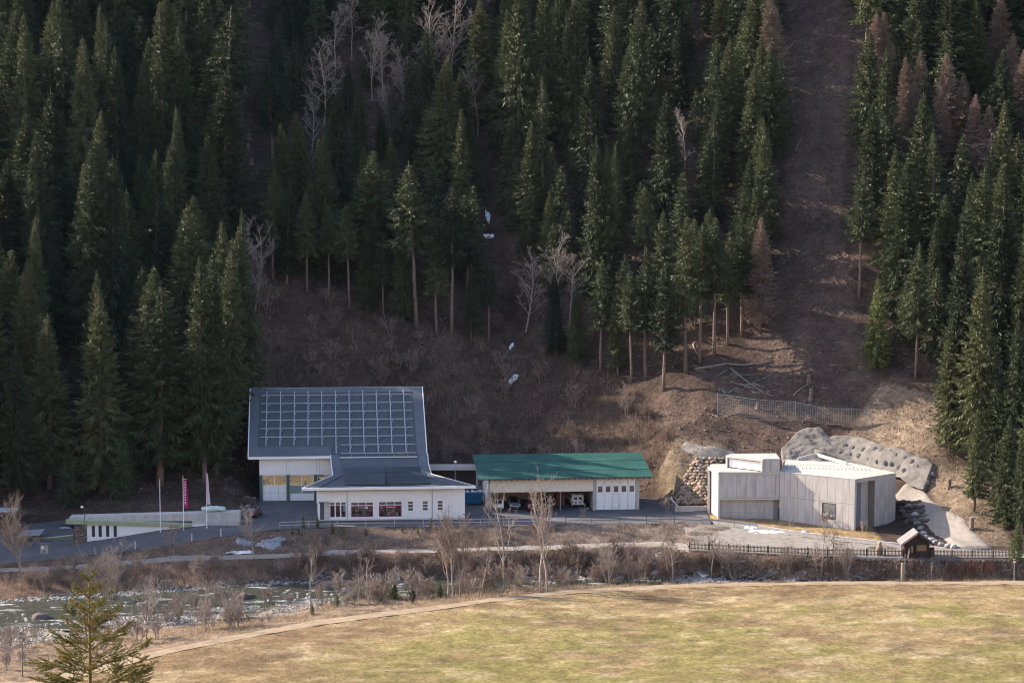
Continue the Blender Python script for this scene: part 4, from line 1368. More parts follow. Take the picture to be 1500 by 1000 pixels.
# ------------------------------------------------------------ garage with green roof
def make_garage():
    A, B = at_z(717, 750, 0), at_z(941, 747, 0)
    yaw = R(5.5)
    root = empty('garage_building', (A[0], A[1], 0.04), yaw, 'long open-fronted cream garage with a green sheet metal roof', 'building')
    W = 22.6
    k = W / (941 - 717)
    def ux(u): return (u - 717) * k
    xd0, xd1 = ux(871.7), ux(876)      # pillar
    # cream front band in boards
    nb = 17
    band0, band1 = 0.15, xd0
    for i in range(nb):
        a, b = band0 + (band1 - band0) * i / nb, band0 + (band1 - band0) * (i + 1) / nb
        MB().box(a + 0.008, b - 0.008, 0.0, 0.12, 2.92, 5.02).build('front_board', M_cream, root)
    MB().box(band0, band1, 0.12, 0.3, 2.9, 5.04).build('front_beam', M_cream, root)
    MB().box(0.0, 0.32, 0.32, 0.64, 0, 2.9).build('corner_post', M_concrete, root)
    MB().box(-0.12, 0.14, 0.66, 11.0, 0, 5.0).build('side_wall', material('side_boards', (0.62, 0.62, 0.60), 0.85, 0.08, 1.0), root)
    MB().box(-0.16, -0.122, 0.75, 3.2, 0.1, 2.9).build('side_door', M_concrete_pale, root)
    MB().box(0.14, W, 10.7, 11.0, 0, 5.6).build('back_wall', M_cream, root)
    MB().box(xd0, xd1, 0.02, 10.7, 0, 5.0).build('pillar', M_concrete, root)
    MB().box(ux(936.2), W, 0.02, 10.7, 0, 5.0).build('pillar', M_concrete, root)
    MB().box(ux(790), ux(790) + 0.3, 5.0, 5.3, 0, 4.9).build('inner_post', M_cream, root)
    MB().box(ux(823) - 0.06, ux(823) + 0.06, 0.14, 0.26, 0, 2.9).build('downpipe', M_steel, root)
    MB().tube([(0.1, -0.35, 5.0), (0.1, -0.1, 4.7), (0.06, -0.06, 4.4), (0.06, -0.06, 0.1)], 0.05, 6).build('downpipe', M_steel_dark, root)
    # folding doors: five leaves
    x0, x1 = xd1 + 0.05, ux(936.2) - 0.05
    MB().box(x0, x1, 0.02, 0.3, 4.55, 5.0).build('door_lintel', M_cream, root)
    for i in range(5):
        a, b = x0 + (x1 - x0) * i / 5, x0 + (x1 - x0) * (i + 1) / 5
        leaf = MB().box(a + 0.02, b - 0.02, 0.10, 0.18, 0.05, 4.53).build('door_leaf', M_whitepaint, root)
        wx0, wx1 = a + 0.02 + (b - a) * 0.2, b - 0.02 - (b - a) * 0.2
        MB().box(wx0, wx1, 0.085, 0.099, 2.72, 3.62).build('window_frame', material('brown_frame', (0.16, 0.11, 0.09), 0.7, 0.1, 2.0) if i == 0 else bpy.data.materials['brown_frame'], leaf)
        MB().box(wx0 + 0.09, wx1 - 0.09, 0.070, 0.084, 2.80, 3.54).build('pane', M_glass_dim, leaf)
        if i == 2:
            f = MB()
            f.box(a + 0.12, a + 0.16, 0.088, 0.099, 0.2, 2.45).box(b - 0.16, b - 0.12, 0.088, 0.099, 0.2, 2.45).box(a + 0.16, b - 0.16, 0.088, 0.099, 2.41, 2.45).box(a + 0.16, b - 0.16, 0.088, 0.099, 0.2, 0.24)
            f.build('wicket_door', M_steel_dark, leaf)
        for hz in (0.5, 4.1):
            MB().box(b - 0.06, b + 0.02, 0.06, 0.099, hz, hz + 0.2).build('hinge', M_steel_dark, leaf)
    # roof
    y0, y1, z0, z1 = -1.05, 11.6, 5.16, 6.95
    rx0, rx1 = -1.65, 24.55
    roof = MB().hexa([(rx0, y0, z0 - 0.14), (rx1, y0, z0 - 0.14), (rx1, y1, z1 - 0.14), (rx0, y1, z1 - 0.14)],
                     [(rx0, y0, z0), (rx1, y0, z0), (rx1, y1, z1), (rx0, y1, z1)]).build('roof', M_green_roof, root)
    x = rx0 + 0.1
    while x < rx1:
        MB().bar((x, y0 + 0.01, z0 + 0.015), (x, y1, z1 + 0.015), 0.05, 0.05).build('sheet_rib', M_green_roof, roof)
        x += 0.42
    for t in (0.3, 0.66):
        y = y0 + (y1 - y0) * t
        MB().box(rx0, rx1, y - 0.03, y + 0.03, z0 + (z1 - z0) * t, z0 + (z1 - z0) * t + 0.055).build('sheet_lap', M_green_roof, roof)
    MB().box(rx0, rx1, y0 - 0.14, y0 - 0.003, z0 - 0.18, z0 - 0.02).build('gutter', M_steel_dark, roof)
    for i in range(30):
        x = rx0 + 0.6 + i * (rx1 - rx0 - 1.2) / 29
        MB().hexa([(x - 0.07, y0 + 0.03, z0 - 0.36), (x + 0.07, y0 + 0.03, z0 - 0.36), (x + 0.07, 11.4, z1 - 0.38), (x - 0.07, 11.4, z1 - 0.38)],
                  [(x - 0.07, y0 + 0.03, z0 - 0.15), (x + 0.07, y0 + 0.03, z0 - 0.15), (x + 0.07, 11.4, z1 - 0.16), (x - 0.07, 11.4, z1 - 0.16)]).build('rafter', M_wood_dark, roof)
    return root, A, yaw

GARAGE, GA, GYAW = make_garage()

def g_at(x, y):
    c, s = math.cos(GYAW), math.sin(GYAW)
    return (GA[0] + x * c - y * s, GA[1] + x * s + y * c, 0.045)

# ------------------------------------------------------------ concrete building
def make_concrete():
    ZT = 6.95
    FLp, FRp = at_y(1050, 754.5, 352.6), at_y(1142.4, 754.5, 352.9)
    C1 = at_z(1142.4, 690.5, ZT)                 # top of the joint between the blocks
    C2 = at_z(1252.5, 701.5, ZT)                 # front corner of the right block
    C3 = at_z(1312.5, 692.2, ZT)
    o = np.array([C1[0], C1[1], 0.0])
    root = empty('concrete_building', o, 0.0, 'board-marked concrete building of two angled blocks with a skylight lantern', 'building')
    def loc(p): return (p[0] - o[0], p[1] - o[1])
    P0 = loc(FLp); P1 = (0.0, 0.0); P2 = loc(C2); P3 = loc(C3)
    P0 = (P0[0], 0.0)
    zb = -1.6
    # --- panelled face helper: panels along a->b in rows of heights
    def face(a, b, rows, cols, parent, inset=0.0, thick=0.10, gap=0.019, mat=M_concrete, skip=None):
        ax, ay = a
        dx, dy = b[0] - a[0], b[1] - a[1]
        L = math.hypot(dx, dy)
        ex, ey = dx / L, dy / L
        nx, ny = ey, -ex                          # outward (towards the camera side)
        for r in range(len(rows) - 1):
            for c in range(len(cols[r]) - 1):
                s0, s1 = cols[r][c] * L + gap, cols[r][c + 1] * L - gap
                z0, z1 = rows[r] + gap, rows[r + 1] - gap
                if skip and skip(r, c): continue
                def pt(s, d, z): return (ax + ex * s + nx * d, ay + ey * s + ny * d, z)
                q0 = [pt(s0, 0, z0), pt(s1, 0, z0), pt(s1, 0, z1), pt(s0, 0, z1)]
                q1 = [pt(s0, thick, z0), pt(s1, thick, z0), pt(s1, thick, z1), pt(s0, thick, z1)]
                MB().hexa(q0, q1).build('panel', mat, parent)
    # --- right block core (inset so that panels make the faces)
    def off(p, q, d):
        L = math.hypot(q[0] - p[0], q[1] - p[1])
        return ((q[1] - p[1]) / L * d, -(q[0] - p[0]) / L * d)
    n12 = off(P1, P2, -0.10)
    n23 = off(P2, P3, -0.10)
    Pb3 = (P3[0] - 5.5, P3[1] + 7.0)
    Pb1 = (P1[0] + 2.0, P1[1] + 9.0)
    core_poly = [(P1[0] + n12[0], P1[1] + n12[1]), (P2[0] + n12[0] + n23[0], P2[1] + n12[1] + n23[1])]
    # portal recess in the right face: leave a notch
    L23 = math.hypot(P3[0] - P2[0], P3[1] - P2[1])
    e23 = ((P3[0] - P2[0]) / L23, (P3[1] - P2[1]) / L23)
    i23 = (-e23[1], e23[0])
    def r23(s, d): return (P2[0] + e23[0] * s + i23[0] * d, P2[1] + e23[1] * s + i23[1] * d)
    s_a, s_b = 0.55, L23 * 0.49
    core = MB()
    core.prism([core_poly[0], core_poly[1], r23(0.35, 0.3), r23(s_a, 0.3), r23(s_a, 1.5), r23(s_b, 1.5), r23(s_b, 0.12), r23(L23 - 0.02, 0.12), Pb3, Pb1], zb, 6.55)
    blk = core.build('right_block', M_concrete_dark, root)
    # front face panels
    cols_t = [0, 0.06, 0.145, 0.24, 0.345, 0.445, 0.54, 0.64, 0.75, 0.845, 0.925, 1.0]
    L12 = math.hypot(P2[0] - P1[0], P2[1] - P1[1])
    win_s0, win_s1 = 0.585, 0.775
    zr = [-1.2, 3.25, 6.9]
    face((P1[0] + n12[0], P1[1] + n12[1]), (P2[0] + n12[0], P2[1] + n12[1]), zr, [cols_t, cols_t], blk, skip=lambda r, c: r == 0 and c in (6, 7))
    # panels around the window in the lower row (columns 6,7)
    wz0, wz1 = 0.75, 3.05
    f0 = (P1[0] + n12[0], P1[1] + n12[1]); f1 = (P2[0] + n12[0], P2[1] + n12[1])
    face(f0, f1, [-1.2, wz0, wz1, 3.25], [[0.54, 0.75], [0.54, 0.57, 0.765], [0.54, 0.75]], blk, skip=lambda r, c: r == 1 and c == 1)
    ex12 = ((P2[0] - P1[0]) / L12, (P2[1] - P1[1]) / L12)
    nn = (ex12[1], -ex12[0])
    def r12(s, d, z): return (P1[0] + ex12[0] * s * L12 + nn[0] * d, P1[1] + ex12[1] * s * L12 + nn[1] * d, z)
    fr = MB()
    for (sa, sb, za, zb_) in ((0.575, 0.75, wz0, wz0 + 0.1), (0.575, 0.75, wz1 - 0.1, wz1), (0.575, 0.585, wz0 + 0.1, wz1 - 0.1), (0.740, 0.75, wz0 + 0.1, wz1 - 0.1)):
        fr.hexa([r12(sa, -0.09, za), r12(sb, -0.09, za), r12(sb, -0.09, zb_), r12(sa, -0.09, zb_)], [r12(sa, 0.03, za), r12(sb, 0.03, za), r12(sb, 0.03, zb_), r12(sa, 0.03, zb_)])
    wf = fr.build('window', M_steel_dark, root)
    MB().hexa([r12(0.585, -0.09, wz0 + 0.1), r12(0.74, -0.09, wz0 + 0.1), r12(0.74, -0.09, wz1 - 0.1), r12(0.585, -0.09, wz1 - 0.1)],
              [r12(0.585, -0.06, wz0 + 0.1), r12(0.74, -0.06, wz0 + 0.1), r12(0.74, -0.06, wz1 - 0.1), r12(0.585, -0.06, wz1 - 0.1)]).build('pane', M_glass, wf)
    # right face: frame jamb, panels, door
    face(r23(0.0, 0.10), r23(0.4, 0.10), [-1.2, 6.9], [[0, 1]], blk, thick=0.10, mat=M_concrete)
    face(r23(s_b, 0.10), r23(L23, 0.10), [-1.2, 3.3, 6.9], [[0, 0.24, 0.46, 0.66, 0.84, 1.0]] * 2, blk)
    MB().prism([r23(0.4, 0.06), r23(s_b, 0.06), r23(s_b, 1.4), r23(0.4, 1.4)], 6.35, 6.88).build('portal_lintel', M_concrete, blk)
    MB().prism([r23(s_a + 0.02, 1.2), r23(s_b * 0.62, 1.2), r23(s_b * 0.62, 1.42), r23(s_a + 0.02, 1.42)], -0.9, 6.3).build('door', M_door_grey, blk)
    face(r23(s_b * 0.63, 1.38), r23(s_b, 1.38), [-1.0, 3.3, 6.3], [[0, 1]] * 2, blk, thick=0.12)
    # roof
    rp = [(P1[0] - 0.02, P1[1] - 0.02), (P2[0] + 0.03, P2[1] - 0.05), (P3[0] + 0.05, P3[1]), Pb3, Pb1]
    rz = [6.95, 6.95, 6.95, 7.35, 7.35]
    rf = MB().prism(rp, [z - 0.06 for z in rz], rz).build('roof', M_whiteroof, root)
    g = np.random.default_rng(5)
    for r_ in range(2):
        for i in range(22):
            t = (i + 0.5) / 22
            a = np.array([P1[0] + 1.0, P1[1] + 2.2 + 3 * r_]); b = np.array([P3[0] - 3.5 - 2 * r_, P3[1] + 1.0 + 2.5 * r_])
            p = a + (b - a) * t
            MB().box(p[0] - 0.06, p[0] + 0.06, p[1] - 0.06, p[1] + 0.06, 7.0, 7.32).build('snow_stud', M_steel, rf)
    MB().bar((Pb1[0] + 1.5, Pb1[1] - 0.8, 7.5), (Pb1[0] + 4.5, Pb1[1] + 0.2, 8.1), 0.15, 0.5).build('roof_upstand', M_concrete_pale, rf)
    MB().bar((Pb1[0] + 4.5, Pb1[1] + 0.2, 8.1), (Pb3[0] - 1.0, Pb3[1] - 1.6, 7.5), 0.15, 0.5).build('roof_upstand', M_concrete_pale, rf)
    # --- left block
    xl, xr = P0[0], P1[0]
    lb = MB()
    lb.prism([(xl + 0.25, 0.12), (xr - 0.02, 0.12), (xr - 0.02, 8.5), (xl + 0.3, 7.5), (xl + 0.25, 2.0)], 2.95, 6.5)
    lb.prism([(xl + 0.25, 0.75), (xr - 0.02, 0.75), (xr - 0.02, 8.5), (xl + 0.3, 7.5)], zb, 2.94)
    left = lb.build('left_block', M_concrete_dark, root)
    face((xl, 0.10), (xr - 0.03, 0.10), [3.0, 6.5], [[0, 0.14, 0.30, 0.455, 0.61, 0.765, 0.93, 1.0]], left, thick=0.10)
    MB().box(xl, xr - 0.03, -0.10, 0.11, 2.78, 2.99).build('ledge', M_concrete_pale, left)
    # lower recessed wall of broad board-marked panels
    face((xl, 0.74), (xr - 0.8, 0.74), [-1.0, 2.76], [[0, 0.255, 0.5, 0.84, 1.0]], left, thick=0.12)
    for j in range(7):
        MB().box(xl + 0.05, xr - 1.5, 0.585, 0.615, 0.1 + 0.36 * j, 0.13 + 0.36 * j).build('board_mark', M_concrete_dark, left)
    MB().box(xr - 0.75, xr - 0.1, 0.62, 0.70, -0.9, 2.76).build('door', M_door_grey, left)
    # portal at the left end, open to the left, white-edged
    PB = (xl - 1.15, 4.4)
    port = MB()
    port.prism([(xl - 0.03, -0.02), (xl + 0.22, -0.02), (xl + 0.22, 0.9), (xl - 0.03, 0.9)], zb, 6.52)
    port.prism([(PB[0], PB[1]), (PB[0] + 0.3, PB[1]), (PB[0] + 0.3, PB[1] + 0.5), (PB[0], PB[1] + 0.5)], zb, 6.52)
    port.prism([(xl - 0.05, -0.03), (xl + 0.3, -0.03), (PB[0] + 0.5, PB[1] + 0.5), (PB[0] - 0.02, PB[1] + 0.5)], 6.53, 6.86)
    port.build('portal_frame', M_concrete_pale, left)
    MB().prism([(xl + 0.24, 0.9), (xl + 1.9, 0.9), (PB[0] + 1.5, PB[1] + 0.5), (PB[0] + 0.32, PB[1] + 0.5)], zb, 6.5).build('portal_wall', M_concrete, left)
    MB().prism([(xl + 0.35, 0.95), (xl + 0.45, 0.9), (xl + 0.2, 2.2), (xl + 0.1, 2.2)], 0.0, 6.2).build('portal_door', M_steel_dark, left)
    MB().prism([(xl + 0.05, -0.05), (xr - 0.02, -0.05), (xr - 0.02, 8.5), (xl - 0.6, 7.5)], 6.52, 6.90).build('roof', M_whiteroof, left)
    # lantern: wedge plan, window face turned to the left
    lx1 = xr - 0.01
    lx0 = xr - 2.35
    W0 = (xl + 1.75, 4.3)
    zl0, zl1 = 6.5, 8.72
    lan = MB()
    lan.prism([(lx0, 0.12), (lx1, 0.12), (lx1, 5.5), (W0[0] + 0.4, W0[1] + 0.5)], zl0, zl1)
    lant = lan.build('lantern', M_concrete_dark, root)
    face((lx0, 0.10), (lx1, 0.10), [6.52, zl1], [[0, 0.42, 1.0]], lant, thick=0.10)
    d = (lx0 - W0[0], 0.12 - W0[1])
    L = math.hypot(*d)
    e = (d[0] / L, d[1] / L)
    nw = (e[1], -e[0])
    def lw(s, dd, z): return (W0[0] + e[0] * s + nw[0] * dd, W0[1] + e[1] * s + nw[1] * dd, z)
    def slab3(s0, s1, d0, d1, z0, z1, name, mat, par):
        return MB().hexa([lw(s0, d0, z0), lw(s1, d0, z0), lw(s1, d0, z1), lw(s0, d0, z1)], [lw(s0, d1, z0), lw(s1, d1, z0), lw(s1, d1, z1), lw(s0, d1, z1)]).build(name, mat, par)
    slab3(-0.1, L + 0.05, -0.2, 0.45, 8.45, 8.76, 'lantern_hood', M_concrete_pale, lant)
    slab3(-0.1, 0.2, 0.0, 0.44, 6.92, 8.44, 'lantern_jamb', M_concrete_pale, lant)
    slab3(L - 0.3, L + 0.02, 0.0, 0.44, 6.92, 8.44, 'lantern_jamb', M_concrete_pale, lant)
    fr = slab3(0.22, L - 0.32, 0.03, 0.10, 6.93, 8.43, 'skylight', M_steel_dark, lant)
    slab3(0.36, L - 0.46, 0.102, 0.16, 7.05, 8.30, 'pane', M_polycarb, fr)
    MB().prism([(lx0 - 0.1, 0.0), (lx1 + 0.02, 0.0), (lx1 + 0.02, 5.6), (W0[0] + 0.3, W0[1] + 0.6)], zl1 + 0.005, zl1 + 0.13).build('lantern_roof', M_whiteroof, lant)
    MB().tube([(lx0 + 0.9, 1.0, zl1), (lx0 + 0.9, 1.0, zl1 + 0.7)], 0.03, 5).build('vent_pipe', M_steel, lant)
    return root
make_concrete()
# ------------------------------------------------------------ vehicles
M_tyre = M_black
M_rim = material('alloy_rim', (0.45, 0.45, 0.46), 0.35, 0.05, 2.0, metal=0.6)
M_carglass = glass_mat('car_glass', (0.012, 0.014, 0.018), 0.14, 0.03)
M_lamp_red = material('red_lamp', (0.35, 0.02, 0.02), 0.3, 0.05, 2.0)
M_lamp_clear = material('clear_lamp', (0.75, 0.76, 0.78), 0.15, 0.05, 2.0)
M_plate = material('number_plate', (0.75, 0.75, 0.73), 0.5, 0.05, 2.0)

def car_paint(name, c):
    return material(name, c, 0.28, 0.05, 1.0, spec=0.5)

def car_sections(sec):
    """loft: every section (y, half width, z bottom, z top, tumble) gives an eight-sided rounded ring"""
    mb = MB()
    vs_, fs = [], []
    for (y, w, z0, z1, tb) in sec:
        h = z1 - z0
        ring = [(-w * 0.92, z0), (w * 0.92, z0), (w, z0 + 0.22 * h), (w, z0 + 0.62 * h), (w * tb, z1 - 0.06 * h), (w * tb * 0.9, z1), (-w * tb * 0.9, z1), (-w * tb, z1 - 0.06 * h), (-w, z0 + 0.62 * h), (-w, z0 + 0.22 * h)]
        vs_ += [(x, y, z) for x, z in ring]
    n = 10
    for i in range(len(sec) - 1):
        for k in range(n):
            k2 = (k + 1) % n
            fs.append((i * n + k2, i * n + k, (i + 1) * n + k, (i + 1) * n + k2))
    fs.append(tuple(range(n)))
    m = (len(sec) - 1) * n
    fs.append(tuple(range(m + n - 1, m - 1, -1)))
    mb.add(vs_, fs)
    return mb

def make_car(loc, rz, paint, label, rear=True, kind='hatch', roof_dark=False):
    """length along y; the end at -y is the one shown: tail when rear, else nose"""
    root = empty('parked_car', loc, rz, label, 'car', None)
    if rear:
        low = [(-2.05, 0.74, 0.42, 0.82, 0.96), (-1.98, 0.82, 0.30, 0.98, 0.95), (-1.5, 0.86, 0.22, 1.02, 0.94), (0.9, 0.87, 0.22, 0.97, 0.94), (1.7, 0.84, 0.24, 0.86, 0.93), (2.05, 0.72, 0.34, 0.70, 0.9)]
        cab = [(-1.86, 0.74, 0.94, 1.02, 0.95), (-1.45, 0.76, 0.96, 1.42, 0.84), (-0.7, 0.77, 0.95, 1.48, 0.82), (0.15, 0.77, 0.94, 1.44, 0.82), (0.95, 0.76, 0.92, 0.99, 0.95)]
        ye, yc = -2.06, (-1.90, -1.45)
    else:
        low = [(-2.1, 0.70, 0.36, 0.68, 0.92), (-1.95, 0.82, 0.26, 0.80, 0.93), (-1.2, 0.86, 0.22, 0.92, 0.93), (0.9, 0.87, 0.22, 1.0, 0.94), (1.8, 0.83, 0.26, 1.0, 0.94), (2.1, 0.74, 0.4, 0.85, 0.94)]
        cab = [(-1.0, 0.76, 0.88, 0.96, 0.95), (-0.25, 0.77, 0.94, 1.42, 0.82), (0.6, 0.77, 0.95, 1.47, 0.82), (1.4, 0.76, 0.95, 1.40, 0.83), (1.9, 0.74, 0.95, 1.02, 0.95)]
        ye, yc = -2.11, (-1.05, -0.25)
    body = car_sections(low).build('body', paint, root, True)
    c = car_sections(cab).build('cabin', M_carglass, root, True)
    y_top0, y_top1 = cab[1][0] + 0.02, cab[3][0]
    MB().hexa([(-0.64, y_top0, 1.43), (0.64, y_top0, 1.43), (0.64, y_top1, 1.43), (-0.64, y_top1, 1.43)], [(-0.60, y_top0, 1.50), (0.60, y_top0, 1.50), (0.60, y_top1, 1.50), (-0.60, y_top1, 1.50)]).build('roof_panel', M_black if roof_dark else paint, root, bevel=0.02)
    for sx in (-1, 1):     # pillars
        MB().bar((sx * 0.73, yc[0] + 0.0, 0.99), (sx * 0.635, yc[1] + 0.0, 1.45), 0.10, 0.08).build('pillar', paint, root)
        MB().bar((sx * 0.745, cab[2][0] + 0.2, 0.98), (sx * 0.655, cab[2][0] + 0.2, 1.46), 0.06, 0.08).build('pillar', paint, root)
        lamp = MB().box(sx * 0.66 - 0.13, sx * 0.66 + 0.13, ye + 0.02, ye + 0.16, 0.66, 0.84 if rear else 0.78).build('tail_lamp' if rear else 'headlight', M_lamp_red if rear else M_lamp_clear, root, bevel=0.02)
        MB().box(sx * 0.93 - 0.09, sx * 0.93 + 0.09, (-0.6 if not rear else 0.75), (-0.42 if not rear else 0.93), 0.98, 1.1).build('wing_mirror', paint, root, bevel=0.02)
    MB().box(-0.26, 0.26, ye - 0.02, ye + 0.03, 0.52, 0.63).build('number_plate', M_plate, root)
    MB().box(-0.70, 0.70, ye + 0.0, ye + 0.12, 0.34, 0.46).build('bumper', M_black, root, bevel=0.02)
    if not rear:
        MB().box(-0.42, 0.42, ye - 0.01, ye + 0.06, 0.65, 0.75).build('grille', M_black, root)
    for sx in (-1, 1):
        for yy in (-1.28, 1.28):
            w = MB()
            w.tube([(sx * 0.68, yy, 0.31), (sx * 0.88, yy, 0.31)], 0.31, 14)
            wh = w.build('wheel', M_tyre, root)
            MB().tube([(sx * 0.86, yy, 0.31), (sx * 0.895, yy, 0.31)], 0.19, 10).build('rim', M_rim, wh)
    return root

def make_van(loc, rz, paint, label):
    root = empty('parked_van', loc, rz, label, 'van')
    sec = [(-2.3, 0.86, 0.40, 1.86, 0.93), (-2.22, 0.92, 0.32, 1.98, 0.93), (1.0, 0.93, 0.3, 2.02, 0.92), (1.6, 0.92, 0.3, 1.4, 0.9), (2.4, 0.86, 0.32, 0.95, 0.9)]
    car_sections(sec).build('body', paint, root, True)
    door = MB().box(-0.72, 0.72, -2.36, -2.305, 0.55, 1.80).build('rear_door', paint, root, bevel=0.01)
    MB().box(-0.008, 0.008, -2.372, -2.361, 0.56, 1.79).build('door_gap', M_black, door)
    for sx in (-1, 1):
        MB().box(sx * 0.36 - 0.24, sx * 0.36 + 0.24, -2.375, -2.362, 1.28, 1.66).build('pane', M_carglass, door)
        MB().box(sx * 0.34 - 0.2, sx * 0.34 + 0.2, -2.372, -2.361, 0.72, 1.06).build('grey_patch', M_steel, door)  # plain grey patch on each rear door leaf
        MB().box(sx * 0.80 - 0.06, sx * 0.80 + 0.06, -2.36, -2.25, 0.75, 1.2).build('tail_lamp', M_lamp_red, root)
        MB().box(sx * 0.935 - 0.015, sx * 0.935 + 0.015, -1.6, 0.9, 1.25, 1.7).build('side_window', M_carglass, root)
        for yy in (-1.5, 1.5):
            wh = MB().tube([(sx * 0.70, yy, 0.33), (sx * 0.92, yy, 0.33)], 0.33, 14).build('wheel', M_tyre, root)
            MB().tube([(sx * 0.90, yy, 0.33), (sx * 0.935, yy, 0.33)], 0.2, 10).build('rim', M_rim, wh)
    MB().box(-0.75, 0.75, -2.42, -2.28, 0.36, 0.5).build('bumper', M_black, root)
    MB().box(-0.26, 0.26, -2.38, -2.362, 0.56, 0.67).build('number_plate', M_plate, root)

P_white = car_paint('white_car_paint', (0.72, 0.73, 0.75))
P_dark = car_paint('dark_car_paint', (0.03, 0.033, 0.045))
P_silver = car_paint('silver_car_paint', (0.30, 0.31, 0.34))
P_red = car_paint('red_car_paint', (0.24, 0.02, 0.025))
P_maroon = car_paint('maroon_car_paint', (0.07, 0.02, 0.02))
make_car(g_at(1.42, 2.9), GYAW, P_white, 'white hatchback parked tail out at the left end of the garage', True)
make_car(g_at(3.98, 3.6), GYAW + 0.03, P_silver, 'silver-nosed dark-roofed car parked nose out beside the white hatchback', False, roof_dark=True)
make_car(g_at(6.55, 1.5), GYAW, P_red, 'red hatchback parked tail out, jutting from the garage', True)
make_car(g_at(9.3, 3.9), GYAW - 0.05, P_dark, 'dark car parked deep in the garage between red hatchback and crates', False)
make_van(g_at(13.6, 4.6), GYAW, car_paint('van_paint', (0.72, 0.72, 0.72)), 'white panel van with grey-marked rear doors beside the folding garage doors')
pc = at_z(370, 760, 0.0)
make_car((pc[0], pc[1] + 2.2, 0.05), R(-8), P_maroon, 'dark maroon car parked on the yard behind the small bare tree', True)
pd = at_y(104, 783, 352)
make_car((pd[0], 352, pd[2] - 0.1), R(75), P_dark, 'dark car on the deck behind the low building', False)
# crates in the garage
for i, (x, y, z, wdt, h) in enumerate([(11.1, 4.8, 0, 1.3, 1.1), (11.2, 4.9, 1.1, 1.1, 0.7), (10.3, 5.6, 0, 0.9, 1.5)]):
    p = g_at(x, y)
    root = empty('crate', (p[0], p[1], 0.045 + z), GYAW, ['wide red-brown crate on the garage floor beside the van', 'smaller red-brown crate stacked on the wide crate', 'tall red-brown crate between the dark car and the stacked crates'][i], 'crate')
    mc = material('crate_paint_%s' % 'abc'[i], [(0.20, 0.09, 0.07), (0.26, 0.10, 0.08), (0.15, 0.045, 0.04)][i], 0.85, 0.2, 2.0)
    nb = 4
    for s in range(nb):
        z0, z1 = h * s / nb + 0.01, h * (s + 1) / nb - 0.02
        MB().box(-wdt / 2, wdt / 2, -0.5, 0.5, z0, z1).build('plank', mc, root)
    for sx in (-1, 1):
        MB().box(sx * wdt / 2 - 0.06, sx * wdt / 2 + 0.06, -0.53, 0.53, 0.0, h).build('corner_batten', mc, root)

# blue skip between hall and garage
def make_skip():
    a = at_z(693, 740, 0.05)
    root = empty('blue_skip', (a[0] + 0.2, a[1] + 1.5, 0.05), R(4), 'blue steel skip heaped with white rubbish between hall and garage', 'skip')
    mb = material('blue_skip_paint', (0.02, 0.14, 0.26), 0.6, 0.25, 1.5)
    o = MB()
    o.hexa([(-1.3, -0.95, 0.15), (0.75, -0.95, 0.15), (0.75, 0.95, 0.15), (-1.3, 0.95, 0.15)], [(-1.6, -1.0, 1.75), (1.35, -1.0, 1.75), (1.35, 1.0, 1.75), (-1.6, 1.0, 1.75)])
    sk = o.build('body', mb, root)
    for x in (-1.1, -0.4, 0.3):
        MB().hexa([(x, -1.03, 0.2), (x + 0.1, -1.03, 0.2), (x + 0.1, -0.93, 0.2), (x, -0.93, 0.2)], [(x, -1.07, 1.7), (x + 0.1, -1.07, 1.7), (x + 0.1, -0.97, 1.7), (x, -0.97, 1.7)]).build('rib', mb, sk)
    MB().box(-1.68, 1.43, -1.1, -1.002, 1.68, 1.82).build('rim', mb, sk)
    g = np.random.default_rng(3)
    for i in range(9):
        x, y = g.uniform(-1.3, 1.0), g.uniform(-0.7, 0.6)
        r = g.uniform(0.18, 0.36)
        rock = ROCKS[i % len(ROCKS)]
        q = link('rubbish_sack', rock, None, root, (x, y, 1.85 + r * 0.3))
        q.scale = (r, r, r * 0.8)
        q.data = SACK
M_sack = material('white_sack', (0.6, 0.62, 0.64), 0.7, 0.15, 2.0)

# ------------------------------------------------------------ rocks
import bmesh
def rock_mesh(seed, sub=2, rough=0.22, flat=0.75):
    bm = bmesh.new()
    bmesh.ops.create_icosphere(bm, subdivisions=sub, radius=1.0)
    g = np.random.default_rng(seed)
    ax = g.normal(size=(7, 3))
    ax /= np.linalg.norm(ax, axis=1)[:, None]
    cut = g.uniform(0.62, 0.95, 7)
    for v in bm.verts:
        p = np.array(v.co)
        for a, c in zip(ax, cut):
            d = p @ a
            if d > c: p = p - a * (d - c) * 0.85
        p = p * (1 + rough * 0.35 * (hash2(int(p[0] * 9) + 50, int(p[1] * 9 + p[2] * 31) + 50, seed) - 0.5))
        p[2] *= flat
        v.co = p
    me = bpy.data.meshes.new('rock')
    bm.to_mesh(me)
    bm.free()
    return me
ROCKS = [rock_mesh(s) for s in range(6)]
SACK = rock_mesh(50, 2, 0.1, 0.9)
SACK.materials.append(M_sack)
ROCK_SETS = {}
def rocks_of(mat):
    if mat.name not in ROCK_SETS:
        lst = []
        for r in ROCKS:
            c = r.copy()
            c.materials.append(mat)
            lst.append(c)
        ROCK_SETS[mat.name] = lst
    return ROCK_SETS[mat.name]
make_skip()

def stone(name, parent, loc, s, mat, g, flat=1.0):
    me = rocks_of(mat)[int(g.integers(6))]
    o = link(name, me, None, parent, loc)
    o.rotation_euler = (g.uniform(-0.5, 0.5), g.uniform(-0.5, 0.5), g.uniform(0, 6.28))
    o.scale = (s * g.uniform(0.85, 1.3), s * g.uniform(0.8, 1.1), s * g.uniform(0.75, 1.05) * flat)
    return o

